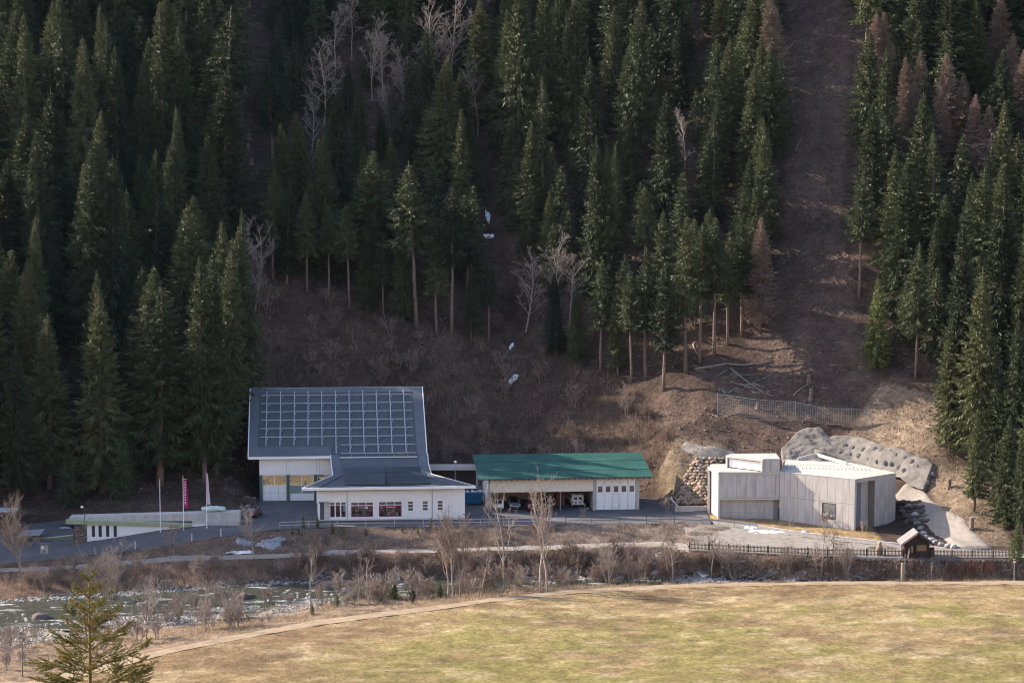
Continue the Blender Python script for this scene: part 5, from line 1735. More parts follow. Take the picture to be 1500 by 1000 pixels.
# boulder wall left of the concrete building
def boulder_wall():
    g = np.random.default_rng(8)
    root = empty('boulder_wall', hit(1018, 738), 0, 'dry-laid wall of warm boulders left of the concrete building', 'wall')
    o = np.array(root.location)
    n = 0
    v = 738.0
    while v > 671:
        u0 = np.interp(v, [672, 690, 700, 738], [1018, 1008, 1003, 991])
        u1 = np.interp(v, [672, 686, 690, 738], [1062, 1052, 1040, 1036])
        u = u0 + g.uniform(0, 4)
        while u < u1:
            p = hit(u, v)
            s = g.uniform(0.36, 0.62)
            q = p - o + np.array([0, -0.1, 0.12])
            stone('boulder', root, q, s, M_stone, g)
            u += s * 13.5 * g.uniform(0.85, 1.1)
            n += 1
        v -= 4.6
boulder_wall()

def boulder_heap(name, label, spots, mat, smin, smax, seed, cat='wall'):
    g = np.random.default_rng(seed)
    root = empty(name, hit(*spots[0]), 0, label, cat)
    o = np.array(root.location)
    for (u, v) in spots:
        s = g.uniform(smin, smax)
        stone('boulder', root, hit(u, v) - o + np.array([0, 0, s * 0.2]), s, mat, g)
boulder_heap('boulder_bank', 'bank of dark boulders in the shade of the concrete building, beside the ramp',
             [(1318 + 5.5 * (i % 6) + 3 * (i // 6), 738 + 6.5 * (i // 6)) for i in range(30)], M_stone_dark, 0.4, 0.7, 21)
boulder_heap('ramp_edging', 'row of pale boulders edging the foot of the gravel ramp',
             [(1333, 757), (1339, 762), (1344, 768), (1349, 775), (1353, 781), (1358, 787), (1364, 792), (1371, 795), (1379, 798), (1388, 800), (1397, 802), (1341, 755), (1347, 762)], M_stone_grey, 0.38, 0.66, 22)

# ------------------------------------------------------------ shotcrete face with anchor mounds
def shotcrete():
    top = [(1143, 662), (1158, 645), (1172, 632), (1200, 629), (1216, 640), (1245, 640), (1268, 646), (1300, 656), (1340, 669), (1369, 683)]
    bot = [(1146, 681), (1165, 682), (1180, 683), (1205, 684), (1222, 686), (1250, 690), (1275, 694), (1302, 700), (1330, 713), (1354, 721)]
    root = empty('shotcrete_face', hit(1260, 690), 0, 'sprayed concrete slope face studded with round anchor mounds above the concrete building', 'retaining wall')
    o = np.array(root.location)
    # ends of the face on the ground, joined by a steep battered wall
    T = np.array([hit(u, v) for u, v in top])
    n, m = 120, 34
    tt = np.linspace(0, 1, n)
    Tx = np.stack([np.interp(tt, np.linspace(0, 1, len(T)), T[:, k]) for k in range(3)], -1)
    Bp = np.array([hit(u, v) for u, v in bot])
    Bx = np.stack([np.interp(tt, np.linspace(0, 1, len(Bp)), Bp[:, k]) for k in range(3)], -1)
    S = np.linspace(0, 1, m)
    PX = Tx[:, None, :] * (1 - S)[None, :, None] + Bx[:, None, :] * S[None, :, None]
    gz = height(PX[:, :, 0], PX[:, :, 1])
    q_ = PX[:, :, 2] + PX[:, :, 1]
    lift = 0.38 + 0.42 * fbm(PX[:, :, 0], q_ * 1.3, 2.6, 81, 3) + 0.12 * fbm(PX[:, :, 0], q_ * 1.3, 0.7, 85, 3) + 0.15 * np.sin(3.14 * S)[None]
    lift[:, 0] = -0.25
    lift[0, :] = -0.25
    lift[-1, :] = -0.25
    V = np.stack([PX[:, :, 0] - o[0], PX[:, :, 1] - o[1] - 0.25, np.maximum(gz, PX[:, :, 2]) + lift - o[2]], -1).reshape(-1, 3)
    i = (np.arange(n - 1)[:, None] * m + np.arange(m - 1)[None]).ravel()
    me = np_mesh('face', np.array(V), quads=np.stack([i, i + 1, i + m + 1, i + m], -1), smooth_shade=True)
    link('face', me, M_shotcrete, root)
    g = np.random.default_rng(6)
    md = MB()
    prof = [(0.0, 1.0), (0.35, 0.93), (0.7, 0.7), (0.9, 0.4), (1.0, 0.0)]
    k = 12
    vs_, fs = [(0, 0, 1.0)], []
    for r, z in prof[1:]:
        vs_ += [(r * math.cos(6.283 * q / k), r * math.sin(6.283 * q / k), z) for q in range(k)]
    fs += [(0, 1 + q, 1 + (q + 1) % k) for q in range(k)]
    for ring in range(3):
        for q in range(k):
            a = 1 + ring * k
            fs.append((a + q, a + k + q, a + k + (q + 1) % k, a + (q + 1) % k))
    md.add(vs_, fs)
    mound = md.mesh('anchor_mound', True)
    mound.materials.append(M_shotcrete)
    px = [(335, 160), (380, 172), (435, 180), (470, 197), (520, 215), (560, 237), (600, 270), (650, 288), (690, 318), (240, 205), (300, 228), (350, 238), (397, 248), (437, 256), (480, 275), (515, 292),
          (560, 318), (605, 347), (655, 364), (270, 262), (130, 185), (190, 196), (85, 150), (150, 140), (205, 155), (265, 165), (40, 120)]
    for x, y in px:
        p = hit(1200 + 0.24 * x, 620 + 0.24 * y + 2)
        s = g.uniform(0.36, 0.5)
        q = link('anchor_mound', mound, None, root, (p[0] - o[0], p[1] - o[1] - 0.45, p[2] - o[2] + 0.42))
        q.rotation_euler = (R(42), 0, g.uniform(-0.2, 0.2))
        q.scale = (s * g.uniform(0.9, 1.2), s * g.uniform(0.95, 1.25), s * 0.34)
    # long rounded rib of sprayed concrete
    pts = [hit(u, v) + np.array([0, -0.5, 0.55]) - o for u, v in [(1192, 667), (1208, 670), (1222, 674), (1245, 682), (1270, 689), (1292, 695)]]
    MB().tube(pts, [0.45, 0.5, 0.42, 0.4, 0.36, 0.3], 8).build('rib', M_shotcrete, root, True)
shotcrete()

def path_ribbon(name, pts, width, mat, lift=0.2, kind='structure', n=5, edge=0.3):
    P = np.array(pts)
    seg = np.concatenate([[0], np.cumsum(np.linalg.norm(np.diff(P[:, :2], axis=0), axis=1))])
    s = np.arange(0, seg[-1], 0.5)
    X, Y = np.interp(s, seg, P[:, 0]), np.interp(s, seg, P[:, 1])
    W = np.interp(s, seg, width) if hasattr(width, '__len__') else np.full(len(s), width)
    dx, dy = np.gradient(X), np.gradient(Y)
    L = np.hypot(dx, dy)
    nx, ny = -dy / L, dx / L
    T = np.linspace(-0.5, 0.5, n)
    wob = 1 + edge * (vnoise(s, s * 0, 1.8, 4))
    XX = X[:, None] + nx[:, None] * T * (W * wob)[:, None]
    YY = Y[:, None] + ny[:, None] * T * (W * wob)[:, None]
    ZZ = height(XX, YY) + lift
    ZZ[:, 0] -= lift * 1.2
    ZZ[:, -1] -= lift * 1.2
    ZZ[0] -= lift * 1.5
    ZZ[-1] -= lift * 1.5
    i = (np.arange(len(s) - 1)[:, None] * n + np.arange(n - 1)[None]).ravel()
    me = np_mesh(name, np.stack([XX, YY, ZZ], -1).reshape(-1, 3), quads=np.stack([i, i + n, i + n + 1, i + 1], -1), smooth_shade=True)
    return tag(link(name, me, mat), kind=kind)
path_ribbon('gravel_ramp', [hit(u, v) for u, v in [(1318, 716), (1340, 733), (1372, 758), (1402, 783), (1432, 804)]], [2.6, 3.0, 3.6, 4.2, 5.0], material('grey_brown_gravel', (0.27, 0.24, 0.21), 0.95, 0.25, 2.0, bump=0.06), 0.28, n=9)
path_ribbon('terrace_path', [hit(u, v) for u, v in [(998, 652), (1030, 660), (1062, 666), (1085, 669)]], 2.6, M_gravel, 0.25)

# ------------------------------------------------------------ snow patches
M_ice = material('grey_ice', (0.27, 0.28, 0.32), 0.7, 0.45, 3.0, bump=0.12, bump_scale=3.0)
def snow_patch(u, v, rx, ry, label, seed, lift=0.16, mat=None):
    c = hit(u, v)
    n, m = 28, 7
    V = [(0, 0, lift)]
    A, Q = [], []
    g = np.random.default_rng(seed)
    ph = g.uniform(0, 6.28, 4)
    for j in range(1, m + 1):
        for i in range(n):
            a = 2 * math.pi * i / n
            w = 1 + 0.22 * math.sin(2 * a + ph[0]) + 0.16 * math.sin(3 * a + ph[1]) + 0.12 * math.sin(5 * a + ph[2]) + 0.09 * math.sin(9 * a + ph[3])
            r = j / m * w
            x, y = c[0] + rx * r * math.cos(a), c[1] + ry * r * math.sin(a)
            A.append((x, y))
            Q.append(lift * (1 - (j / m) ** 3) - (0.12 if j == m else 0) + (0.05 if mat is None else 0.13) * g.normal())
    A = np.array(A)
    Zs = height(A[:, 0], A[:, 1]) + np.array(Q)
    V += [(A[i, 0] - c[0], A[i, 1] - c[1], Zs[i] - c[2]) for i in range(len(A))]
    F = [(0, 1 + i, 1 + (i + 1) % n) for i in range(n)]
    mb = MB()
    mb.add(V, F + [(1 + (j - 1) * n + i, 1 + j * n + i, 1 + j * n + (i + 1) % n, 1 + (j - 1) * n + (i + 1) % n) for j in range(1, m) for i in range(n)])
    o = mb.build('snow_patch', mat or M_snow, None, True)
    o.location = tuple(c)
    return tag(o, label, 'snow')
snow_patch(715, 318, 0.5, 1.8, 'narrow upper snow patch in the shaded stream gully', 1)
snow_patch(716, 346, 0.85, 0.8, 'rounded snow patch just below the narrow one in the gully', 2)
snow_patch(749, 507, 0.4, 0.8, 'small snow patch low in the gully', 3)
snow_patch(752, 556, 1.0, 0.6, 'white snow patch at the foot of the gully', 4)
snow_patch(396, 797, 2.3, 1.1, 'bluish snow heap on the bank behind the small bare tree', 5, 0.5, M_ice)
snow_patch(357, 795, 1.3, 0.8, 'bluish snow heap on the bank left of the small bare tree', 6, 0.4, M_ice)
snow_patch(352, 809, 2.2, 0.35, 'thin bright snow strip beside the lower path', 7, 0.12)
snow_patch(1125, 779, 2.4, 1.3, 'dirty snow lying on the access road by the kerb', 8, 0.12)
snow_patch(1100, 773, 1.3, 0.9, 'small snow remnant on the road at the railing end', 9, 0.1)
snow_patch(1178, 778, 0.45, 0.5, 'tiny white snow spot on the dry lawn', 10, 0.1)
snow_patch(1034, 836, 1.5, 0.8, 'snow patch among river stones below the picket fence', 11, 0.2)
snow_patch(1165, 847, 1.6, 0.4, 'thin snow strip at the river edge below the picket fence', 12, 0.15)

# ------------------------------------------------------------ low building on the left
def low_building():
    Y = 345.5
    def X(u): return (u - 750) / FPX * (Y * CP + (CAM_Z) * SP)
    def Z(v): return at_y(200, v, Y)[2]
    x0 = X(109)
    root = empty('low_building', (x0, Y, 0), 0, 'low white building with pale green fascia sunk in the road slope', 'building')
    def lx(u): return X(u) - x0
    w = MB()
    zt = Z(768)
    wins = [(134, 139), (144, 149), (155, 160), (166, 171)]
    cur = lx(127)
    zw0, zw1 = Z(786), Z(769.5)
    for a, b in wins:
        w.box(cur, lx(a), 0, 0.3, -4.2, zt)
        w.box(lx(a), lx(b), 0, 0.3, -4.2, zw0)
        w.box(lx(a), lx(b), 0, 0.3, zw1, zt)
        cur = lx(b)
    w.box(cur, lx(300), 0, 0.3, -4.2, zt)
    w.box(0, 0.3, 0.3, 8, -4.2, zt)
    w.build('wall', M_white, root)
    for a, b in wins:
        f = MB().box(lx(a) + 0.0, lx(b), 0.14, 0.2, zw0, zw1).build('window', M_steel_dark, root)
        MB().box(lx(a) + 0.05, lx(b) - 0.05, 0.12, 0.139, zw0 + 0.06, zw1 - 0.06).build('pane', M_glass_dim, f)
    g = np.random.default_rng(4)
    st = MB().box(0.02, lx(127) - 0.003, 0.03, 0.3, -4.2, zt - 0.02).build('stone_corner', M_stone_dark, root)
    z = -3.6
    while z < zt - 0.25:
        x = 0.1
        while x < lx(127) - 0.2:
            wd = g.uniform(0.25, 0.45)
            stone('cladding_stone', st, (x + wd / 2, 0.02, z + 0.12), wd * 0.52, M_stone, g)
            x += wd
        z += 0.27
    # fascia, thick to the left
    f = MB()
    f.hexa([(lx(97), -0.35, Z(766.5)), (lx(281), -0.35, Z(771)), (lx(281), 0.6, Z(771)), (lx(97), 0.6, Z(766.5))], [(lx(97), -0.35, Z(760.5)), (lx(281), -0.35, Z(766.5)), (lx(281), 0.6, Z(766.5)), (lx(97), 0.6, Z(760.5))])
    f.build('fascia', M_greenfascia, root)
    # deck parapet rising to the right
    p = MB()
    p.hexa([(lx(112), 0.62, Z(764.5)), (lx(348), 0.62, Z(763.5)), (lx(348), 1.0, Z(763.5)), (lx(112), 1.0, Z(764.5))], [(lx(112), 0.62, Z(758.5)), (lx(348), 0.62, Z(750.5)), (lx(348), 1.0, Z(750.5)), (lx(112), 1.0, Z(758.5))])
    p.build('parapet', M_concrete, root)
    for u in (160, 200, 242, 295):
        MB().box(lx(u) - 0.015, lx(u) + 0.015, 0.605, 0.615, Z(764), Z(np.interp(u, [112, 348], [758.5, 750.5])) - 0.03).build('parapet_joint', M_steel, root)
    d = MB()
    d.hexa([(lx(100), 1.002, Z(764)), (lx(348), 1.002, Z(760)), (lx(348), 2.6, Z(760)), (lx(100), 3.2, Z(764))], [(lx(100), 1.002, Z(758.8)), (lx(348), 1.002, Z(750.8)), (lx(348), 2.6, Z(750.8)), (lx(100), 3.2, Z(758.8))])
    d.build('deck', M_concrete, root)
    MB().hexa([(lx(348) + 0.002, 0.62, -0.2), (lx(349.5), 0.62, -0.2), (lx(349.5), 2.6, -0.2), (lx(348) + 0.002, 2.6, -0.2)], [(lx(348) + 0.002, 0.62, Z(750.6)), (lx(349.5), 0.62, Z(750.6)), (lx(349.5), 2.6, Z(750.6)), (lx(348) + 0.002, 2.6, Z(750.6))]).build('end_wall', M_concrete_pale, root)
    MB().box(lx(281), lx(348), 0.2, 0.6, -0.6, Z(763.5) + 0.02).build('footing', M_concrete, root)
    # tarp-covered pile on the deck
    t = empty('tarp_pile', (X(310), Y + 2.0, Z(750)), 0, 'pale teal tarpaulin heap on the deck behind the last flagpole', 'tarp')
    for i, (dx, s) in enumerate([(-1.1, 0.75), (-0.3, 0.95), (0.5, 0.9), (1.2, 0.7)]):
        o = link('fold', rocks_of(M_tarp)[i], None, t, (dx, 0, 0.15))
        o.scale = (s, 0.9, 0.55 * s + 0.15)
        for pl in o.data.polygons: pl.use_smooth = True
    return root
low_building()

# low green wall, lean-to and shelter at the far left
def left_bits():
    a, b = at_y(60, 797, 347), at_y(107, 797, 347)
    r = empty('green_wall', ((a[0] + b[0]) / 2, 347, -3.0), 0, 'low mossy green boundary wall left of the low building', 'wall')
    h0, h1 = at_y(60, 789, 347)[2] + 3.0, at_y(107, 784, 347)[2] + 3.0
    w = (b[0] - a[0]) / 2
    MB().hexa([(-w, 0, -0.8), (w, 0, -0.8), (w, 0.3, -0.8), (-w, 0.3, -0.8)], [(-w, 0, h0), (w, 0, h1), (w, 0.3, h1), (-w, 0.3, h0)]).build('wall_face', material('mossy_wall', (0.17, 0.20, 0.10), 0.9, 0.25, 1.0), r)
    for i in range(7):
        x = -w + 2 * w * (i + 0.5) / 7
        MB().box(x - 0.02, x + 0.02, -0.02, -0.002, -0.5, h0).build('wall_joint', M_stone_dark, r)
    MB().hexa([(-w, -0.04, h0 + 0.002), (w, -0.04, h1 + 0.002), (w, 0.36, h1 + 0.002), (-w, 0.36, h0 + 0.002)], [(-w, -0.04, h0 + 0.1), (w, -0.04, h1 + 0.1), (w, 0.36, h1 + 0.1), (-w, 0.36, h0 + 0.1)]).build('coping', M_concrete, r)
    c = at_y(43, 790, 346)
    r = empty('lean_to_shed', (c[0], 346, -3.1), R(-6), 'small lean-to shed with a pale sheet roof behind the birch', 'shed')
    z0 = at_y(43, 786.5, 346)[2] + 3.1
    MB().box(-1.4, 1.4, 0.3, 2.2, 0, z0).build('boarding', M_wood, r)
    MB().box(-0.5, 0.4, 0.27, 0.298, 0, z0 - 0.25).build('door', M_wood_dark, r)
    MB().hexa([(-1.7, 0, z0), (1.6, 0, z0 + 0.3), (1.6, 2.4, z0 + 0.75), (-1.7, 2.4, z0 + 0.45)], [(-1.7, 0, z0 + 0.1), (1.6, 0, z0 + 0.4), (1.6, 2.4, z0 + 0.85), (-1.7, 2.4, z0 + 0.55)]).build('roof', M_steel, r)
    c = at_y(-8, 790, 352)
    r = empty('flat_roof_shelter', (c[0], 352, -2.9), 0, 'dark flat-roofed shelter behind the brown-crowned birch', 'shelter')
    z0 = at_y(0, 748.5, 352)[2] + 2.9
    MB().box(-3.5, 1.9, 0, 1.4, -0.3, z0).build('wall', material('dark_boards', (0.035, 0.03, 0.03), 0.9, 0.2, 2.0), r)
    MB().box(-4.0, 3.3, -0.8, 1.6, z0 + 0.002, z0 + 0.3).build('roof', material('pale_sheet_roof', (0.42, 0.46, 0.50), 0.5, 0.1, 1.0), r)
    for x in (1.4, 2.6):
        MB().box(x, x + 0.14, -0.6, -0.46, -0.3, z0).build('post', M_wood_dark, r)
    # notice board
    c = hit(65, 819)
    r = empty('notice_board', c, R(5), 'framed notice board on two posts beside the road', 'notice board')
    for x in (-0.62, 0.55):
        MB().box(x, x + 0.1, 0, 0.1, -0.2, 2.2).build('post', M_wood, r)
    fr = MB().box(-0.52, 0.55, 0.01, 0.08, 0.85, 2.05).build('frame', M_steel, r)
    MB().box(-0.44, 0.47, -0.012, 0.008, 0.93, 1.97).build('board', M_concrete_pale, fr)
    for i, (x, z, wd, ht) in enumerate([(-0.38, 1.5, 0.3, 0.4), (0.0, 1.45, 0.4, 0.45), (-0.3, 0.98, 0.6, 0.4)]):
        MB().box(x, x + wd, -0.02, -0.013, z, z + ht).build('paper', [M_whitepaint, M_steel, M_stone_grey][i], fr)
    MB().box(-0.75, 0.75, -0.15, 0.25, 2.2, 2.28).build('cap', M_wood, r)
left_bits()

# ------------------------------------------------------------ flagpoles
def flag_mesh(w_top, w_bot, h, seed):
    nx, nz = 8, 26
    V = []
    for j in range(nz):
        t = j / (nz - 1)
        w = w_top + (w_bot - w_top) * t
        for i in range(nx):
            s = i / (nx - 1)
            V.append((s * w, 0.10 * math.sin(s * 5 + t * 4 + seed) * s + 0.06 * math.sin(t * 9) * s, -t * h - 0.06 * s * math.sin(t * 3)))
    i = (np.arange(nz - 1)[:, None] * nx + np.arange(nx - 1)[None]).ravel()
    return np.array(V), np.stack([i, i + nx, i + nx + 1, i + 1], -1)

def flag_sheet(w_top, w_bot, h, seed, name, mat, parent, loc):
    v, q = flag_mesh(w_top, w_bot, h, seed)
    n = len(v)
    v2 = v + np.array([0, 0.012, 0])
    me = np_mesh(name, np.concatenate([v, v2]), quads=np.concatenate([q, q[:, ::-1] + n]), smooth_shade=True)
    return link(name, me, mat, parent, loc)

def flagpole(u, vb, vt, label):
    b = hit(u, vb, 330)
    y = 344.3
    gx = at_y(u, vb, y)
    gz = ground(gx[0], y)
    h = at_y(u, vt, y)[2] - gz
    r = empty('flagpole', (gx[0], y, gz), 0, label, 'flagpole')
    MB().tube([(0, 0, -0.3), (0, 0, h)], [0.065, 0.035], 8).build('pole', M_whitepaint, r)
    MB().tube([(0, 0, h + 0.002), (0, 0, h + 0.1)], 0.06, 8).build('finial', M_steel, r)
    MB().box(-0.12, 0.12, -0.12, 0.12, -0.1, 0.12).build('base_plate', M_steel, r)
    return r, h
flagpole(235, 777, 702, 'bare white flagpole without a flag, first in the row')
r, h = flagpole(269, 775, 697, 'flagpole flying the magenta banner')
fl = empty('banner', (r.location.x + 0.07, r.location.y - 0.02, r.location.z + h - 0.45), 0, 'long magenta banner with white vertical marks hanging from the middle pole', 'banner')
M_pink = material('magenta_cloth', (0.52, 0.025, 0.19), 0.8, 0.12, 1.5, translucent=0.25)
M_pinkw = material('white_cloth', (0.72, 0.68, 0.70), 0.8, 0.1, 1.5, translucent=0.2)
flag_sheet(0.48, 0.68, 4.2, 0, 'cloth', M_pink, fl, (0, 0, 0))
g = np.random.default_rng(2)
z = -0.35
for i in range(9):                       # vertical row of white characters
    hh = 0.22 if i < 8 else 0.55
    for s in range(3):
        MB().box(0.14 + 0.075 * s, 0.19 + 0.075 * s + (0.03 if (i + s) % 2 else 0), -0.16, -0.15, z - hh * (0.9 if (i * 3 + s) % 4 else 0.45), z).build('mark', M_pinkw, fl)
    z -= 0.36
MB().tube([(0, 0, 0.02), (0.5, 0, 0.02)], 0.02, 6).build('cross_bar', M_whitepaint, fl)
r, h = flagpole(303, 767, 692, 'flagpole flying the furled pale banner, last in the row')
fl = empty('banner', (r.location.x + 0.06, r.location.y - 0.02, r.location.z + h - 0.1), 0, 'narrow furled pale banner with red edge on the last pole', 'banner')
flag_sheet(0.12, 0.50, 4.6, 2.0, 'cloth', M_pinkw, fl, (0.02, 0, 0))
flag_sheet(0.03, 0.10, 4.6, 1.0, 'red_edge', M_pink, fl, (0.0, -0.03, 0))
MB().box(0.04, 0.48, -0.12, -0.10, -4.75, -4.5).build('red_hem', M_pink, fl)

# ------------------------------------------------------------ pallets on the yard
c = at_z(362, 737, 0.05)
for i in range(3):
    r = empty('pallet_stack', (c[0] + (-0.95 + 0.95 * i), c[1], 0.05), R(3 * i), ['grey stack of pallets beside the hall, its left end', 'grey stack of pallets beside the hall, between the other two', 'grey stack of pallets nearest the green hall post'][i], 'pallets', 'pallet stacks beside the hall')
    for k in range([5, 7, 6][i]):
        MB().box(-0.42, 0.42, -0.6, 0.6, 0.15 * k + 0.11, 0.15 * k + 0.14).build('deck', M_wood, r)
        for x in (-0.36, 0, 0.36):
            MB().box(x - 0.05, x + 0.05, -0.58, 0.58, 0.15 * k, 0.15 * k + 0.109).build('bearer', M_wood, r)

# ------------------------------------------------------------ hut, picket fence, stone wall, statue, posts
def fence_xy(u):
    x = (u - 750) / FPX * 339.0
    for _ in range(5):
        y = float(np.interp(x, LOW_N[:, 0], LOW_N[:, 1])) + 0.55
        x = (u - 750) / FPX * (y * CP + 63 * SP)
    return x, y
M_picket = material('weathered_pickets', (0.115, 0.088, 0.075), 0.9, 0.3, 3.0, obj_random=0.35)
def picket_fence(u0, u1, label, base_mat):
    x0, y0 = fence_xy(u0)
    x1, y1 = fence_xy(u1)
    r = empty('picket_fence', (x0, y0, -1.17), 0, label, 'fence', None)
    me = MB().box(-0.045, 0.045, -0.012, 0.012, 0.14, 1.05).add([(-0.045, -0.012, 1.05), (0.045, -0.012, 1.05), (0.045, 0.012, 1.05), (-0.045, 0.012, 1.05), (0, -0.012, 1.12), (0, 0.012, 1.12)], [(0, 1, 4), (2, 3, 5), (1, 2, 5, 4), (3, 0, 4, 5)]).mesh('picket')
    me.materials.append(M_picket)
    n = int((x1 - x0) / 0.19)
    for i in range(n):
        x = x0 + (x1 - x0) * (i + 0.5) / n
        y = float(np.interp(x, LOW_N[:, 0], LOW_N[:, 1])) + 0.55
        p = link('picket', me, None, r, (x - x0, y - y0, random.uniform(-0.015, 0.015)))
        p.rotation_euler = (0, random.gauss(0, 0.012), 0)
    k = max(2, int(round((x1 - x0) / 2.6)))
    P = []
    for i in range(k + 1):
        x = x0 + (x1 - x0) * i / k
        y = float(np.interp(x, LOW_N[:, 0], LOW_N[:, 1])) + 0.64
        MB().box(x - x0 - 0.08, x - x0 + 0.08, y - y0 - 0.05, y - y0 + 0.09, -0.3, 1.16).build('post', M_picket, r)
        P.append((x - x0, y - y0 - 0.055))
    for a, b in zip(P[:-1], P[1:]):
        for z in (0.32, 0.85):
            MB().bar((a[0], a[1] - 0.005, z), (b[0], b[1] - 0.005, z), 0.035, 0.09).build('rail', M_picket, r)
        MB().bar((a[0], a[1] - 0.14, 0.03), (b[0], b[1] - 0.14, 0.03), 0.12, 0.14).build('base_plank', base_mat, r)
picket_fence(1010, 1241, 'long weathered picket fence along the plaza above the rubble bank', M_wood_pale)
picket_fence(1243, 1323, 'short picket fence on a pale sill between the long fence and the hut', M_whitepaint)
picket_fence(1364, 1486, 'dark picket fence right of the hut', M_wood)

def stone_wall(u0, u1, label, z0, seed):
    g = np.random.default_rng(seed)
    x0, y0 = fence_xy(u0)
    x1, y1 = fence_xy(u1)
    r = empty('stone_wall', (x0, y0, -4.3), 0, label, 'wall')
    core = MB()
    xs = np.linspace(x0 - 0.3, x1 + 0.3, 30)
    ys_ = np.array([float(np.interp(x, LOW_N[:, 0], LOW_N[:, 1])) for x in xs])
    for i in range(29):
        core.hexa([(xs[i] - x0, ys_[i] - 0.55 - y0, -1), (xs[i + 1] - x0, ys_[i + 1] - 0.55 - y0, -1), (xs[i + 1] - x0, ys_[i + 1] + 0.9 - y0, -1), (xs[i] - x0, ys_[i] + 0.9 - y0, -1)],
                  [(xs[i] - x0, ys_[i] - 0.35 - y0, 3.08), (xs[i + 1] - x0, ys_[i + 1] - 0.35 - y0, 3.08), (xs[i + 1] - x0, ys_[i + 1] + 0.9 - y0, 3.08), (xs[i] - x0, ys_[i] + 0.9 - y0, 3.08)])
    core.build('wall_core', M_stone_dark, r)
    z = 0.05
    while z < 2.95:
        hgt = g.uniform(0.36, 0.5)
        x = x0
        while x < x1:
            wd = g.uniform(0.5, 0.95)
            y = float(np.interp(x, LOW_N[:, 0], LOW_N[:, 1])) - 0.5 + 0.05 * z
            o = stone('wall_stone', r, (x + wd / 2 - x0, y - y0, z + hgt / 2), 0.3, M_stone_dark, g)
            o.rotation_euler = (g.uniform(-0.15, 0.15), g.uniform(-0.1, 0.1), g.choice([0, 3.14]) + g.uniform(-0.15, 0.15))
            o.scale = (wd * 0.58, 0.3, hgt * 0.72)
            x += wd
        z += hgt
stone_wall(1238, 1492, 'dark old stone wall carrying the picket fence and hut', 0, 12)

def make_hut():
    x, y = fence_xy(1342.5)
    r = empty('wooden_hut', (x, y - 0.25, -1.12), 0, 'small dark wooden hut with a gabled roof on the stone wall', 'hut')
    w, d, h = 1.72, 2.6, 2.1
    for i in range(12):        # upright boards of the front, leaving door and window
        a = -w + 2 * w * i / 12
        b = a + 2 * w / 12
        top = h + (1 - abs((a + b) / 2) / w) * 1.15
        lo = 0.0
        if -1.0 < (a + b) / 2 < -0.35: lo = 1.72
        if 0.0 < (a + b) / 2 < 1.3:
            MB().box(a + 0.006, b - 0.006, 0, 0.05, 0, 0.92).build('board', M_wood_dark, r)
            lo = 1.72
        MB().box(a + 0.006, b - 0.006, 0, 0.05, lo, top).build('board', M_wood_dark, r)
    MB().box(-w, -w + 0.06, 0.052, d, 0, h).build('side_wall', M_wood_dark, r)
    MB().box(w - 0.06, w, 0.052, d, 0, h).build('side_wall', M_wood_dark, r)
    MB().box(-w, w, d, d + 0.06, 0, h + 0.2).build('back_wall', M_wood_dark, r)
    MB().box(-w + 0.07, w - 0.07, 0.06, d - 0.01, -0.05, 0.03).build('floor', M_wood, r)
    f = MB()
    f.box(-0.02, 1.32, -0.03, 0.04, 0.92, 1.0).box(-0.02, 1.32, -0.03, 0.04, 1.66, 1.74).box(-0.02, 0.06, -0.03, 0.04, 1.0, 1.66).box(1.24, 1.32, -0.03, 0.04, 1.0, 1.66)
    fr = f.build('window', M_wood, r)
    MB().box(0.06, 1.24, 0.0, 0.02, 1.0, 1.66).build('shutter', material('tan_board', (0.22, 0.15, 0.09), 0.8, 0.3, 3.0), fr)
    dr = MB().box(-0.98, -0.38, 0.01, 0.05, 0.0, 1.70).build('door', M_wood_dark, r)
    MB().box(-0.86, -0.5, -0.01, 0.009, 0.7, 1.6).build('door_panel', M_wood, dr)
    ov = 0.5
    th = 0.14
    apex = h + 1.38
    for s in (-1, 1):
        q = [(0, -0.55, apex), (s * (w + ov), -0.55, h - 0.24), (s * (w + ov), d + 0.4, h - 0.24), (0, d + 0.4, apex)]
        t = [(a, b, c + th) for a, b, c in q]
        rf = MB().hexa(q, t).build('roof', material('hut_roof', (0.20, 0.185, 0.185), 0.8, 0.2, 2.0) if s < 0 else bpy.data.materials['hut_roof'], r)
        MB().hexa([(0, -0.60, apex - 0.16), (s * (w + ov), -0.60, h - 0.40), (s * (w + ov), -0.552, h - 0.40), (0, -0.552, apex - 0.16)], [(0, -0.60, apex + th + 0.02), (s * (w + ov), -0.60, h - 0.22 + th), (s * (w + ov), -0.552, h - 0.22 + th), (0, -0.552, apex + th + 0.02)]).build('barge_board', material('barge', (0.36, 0.29, 0.25), 0.8, 0.2, 2.0) if s < 0 else M_wood_dark, rf)
        MB().tube([(s * (w + ov) + s * 0.06, -0.6, h - 0.24), (s * (w + ov) + s * 0.06, d + 0.4, h - 0.24)], 0.06, 6).build('gutter', M_steel, rf)
    MB().bar((-1.30, -0.55, 0.0), (-1.05, -0.12, 1.35), 0.22, 0.05).build('leaning_board', M_wood, r)
    MB().box(w + 0.1, w + 0.75, 0.4, 1.1, 0, 1.25).build('side_box', M_wood_dark, r)
make_hut()

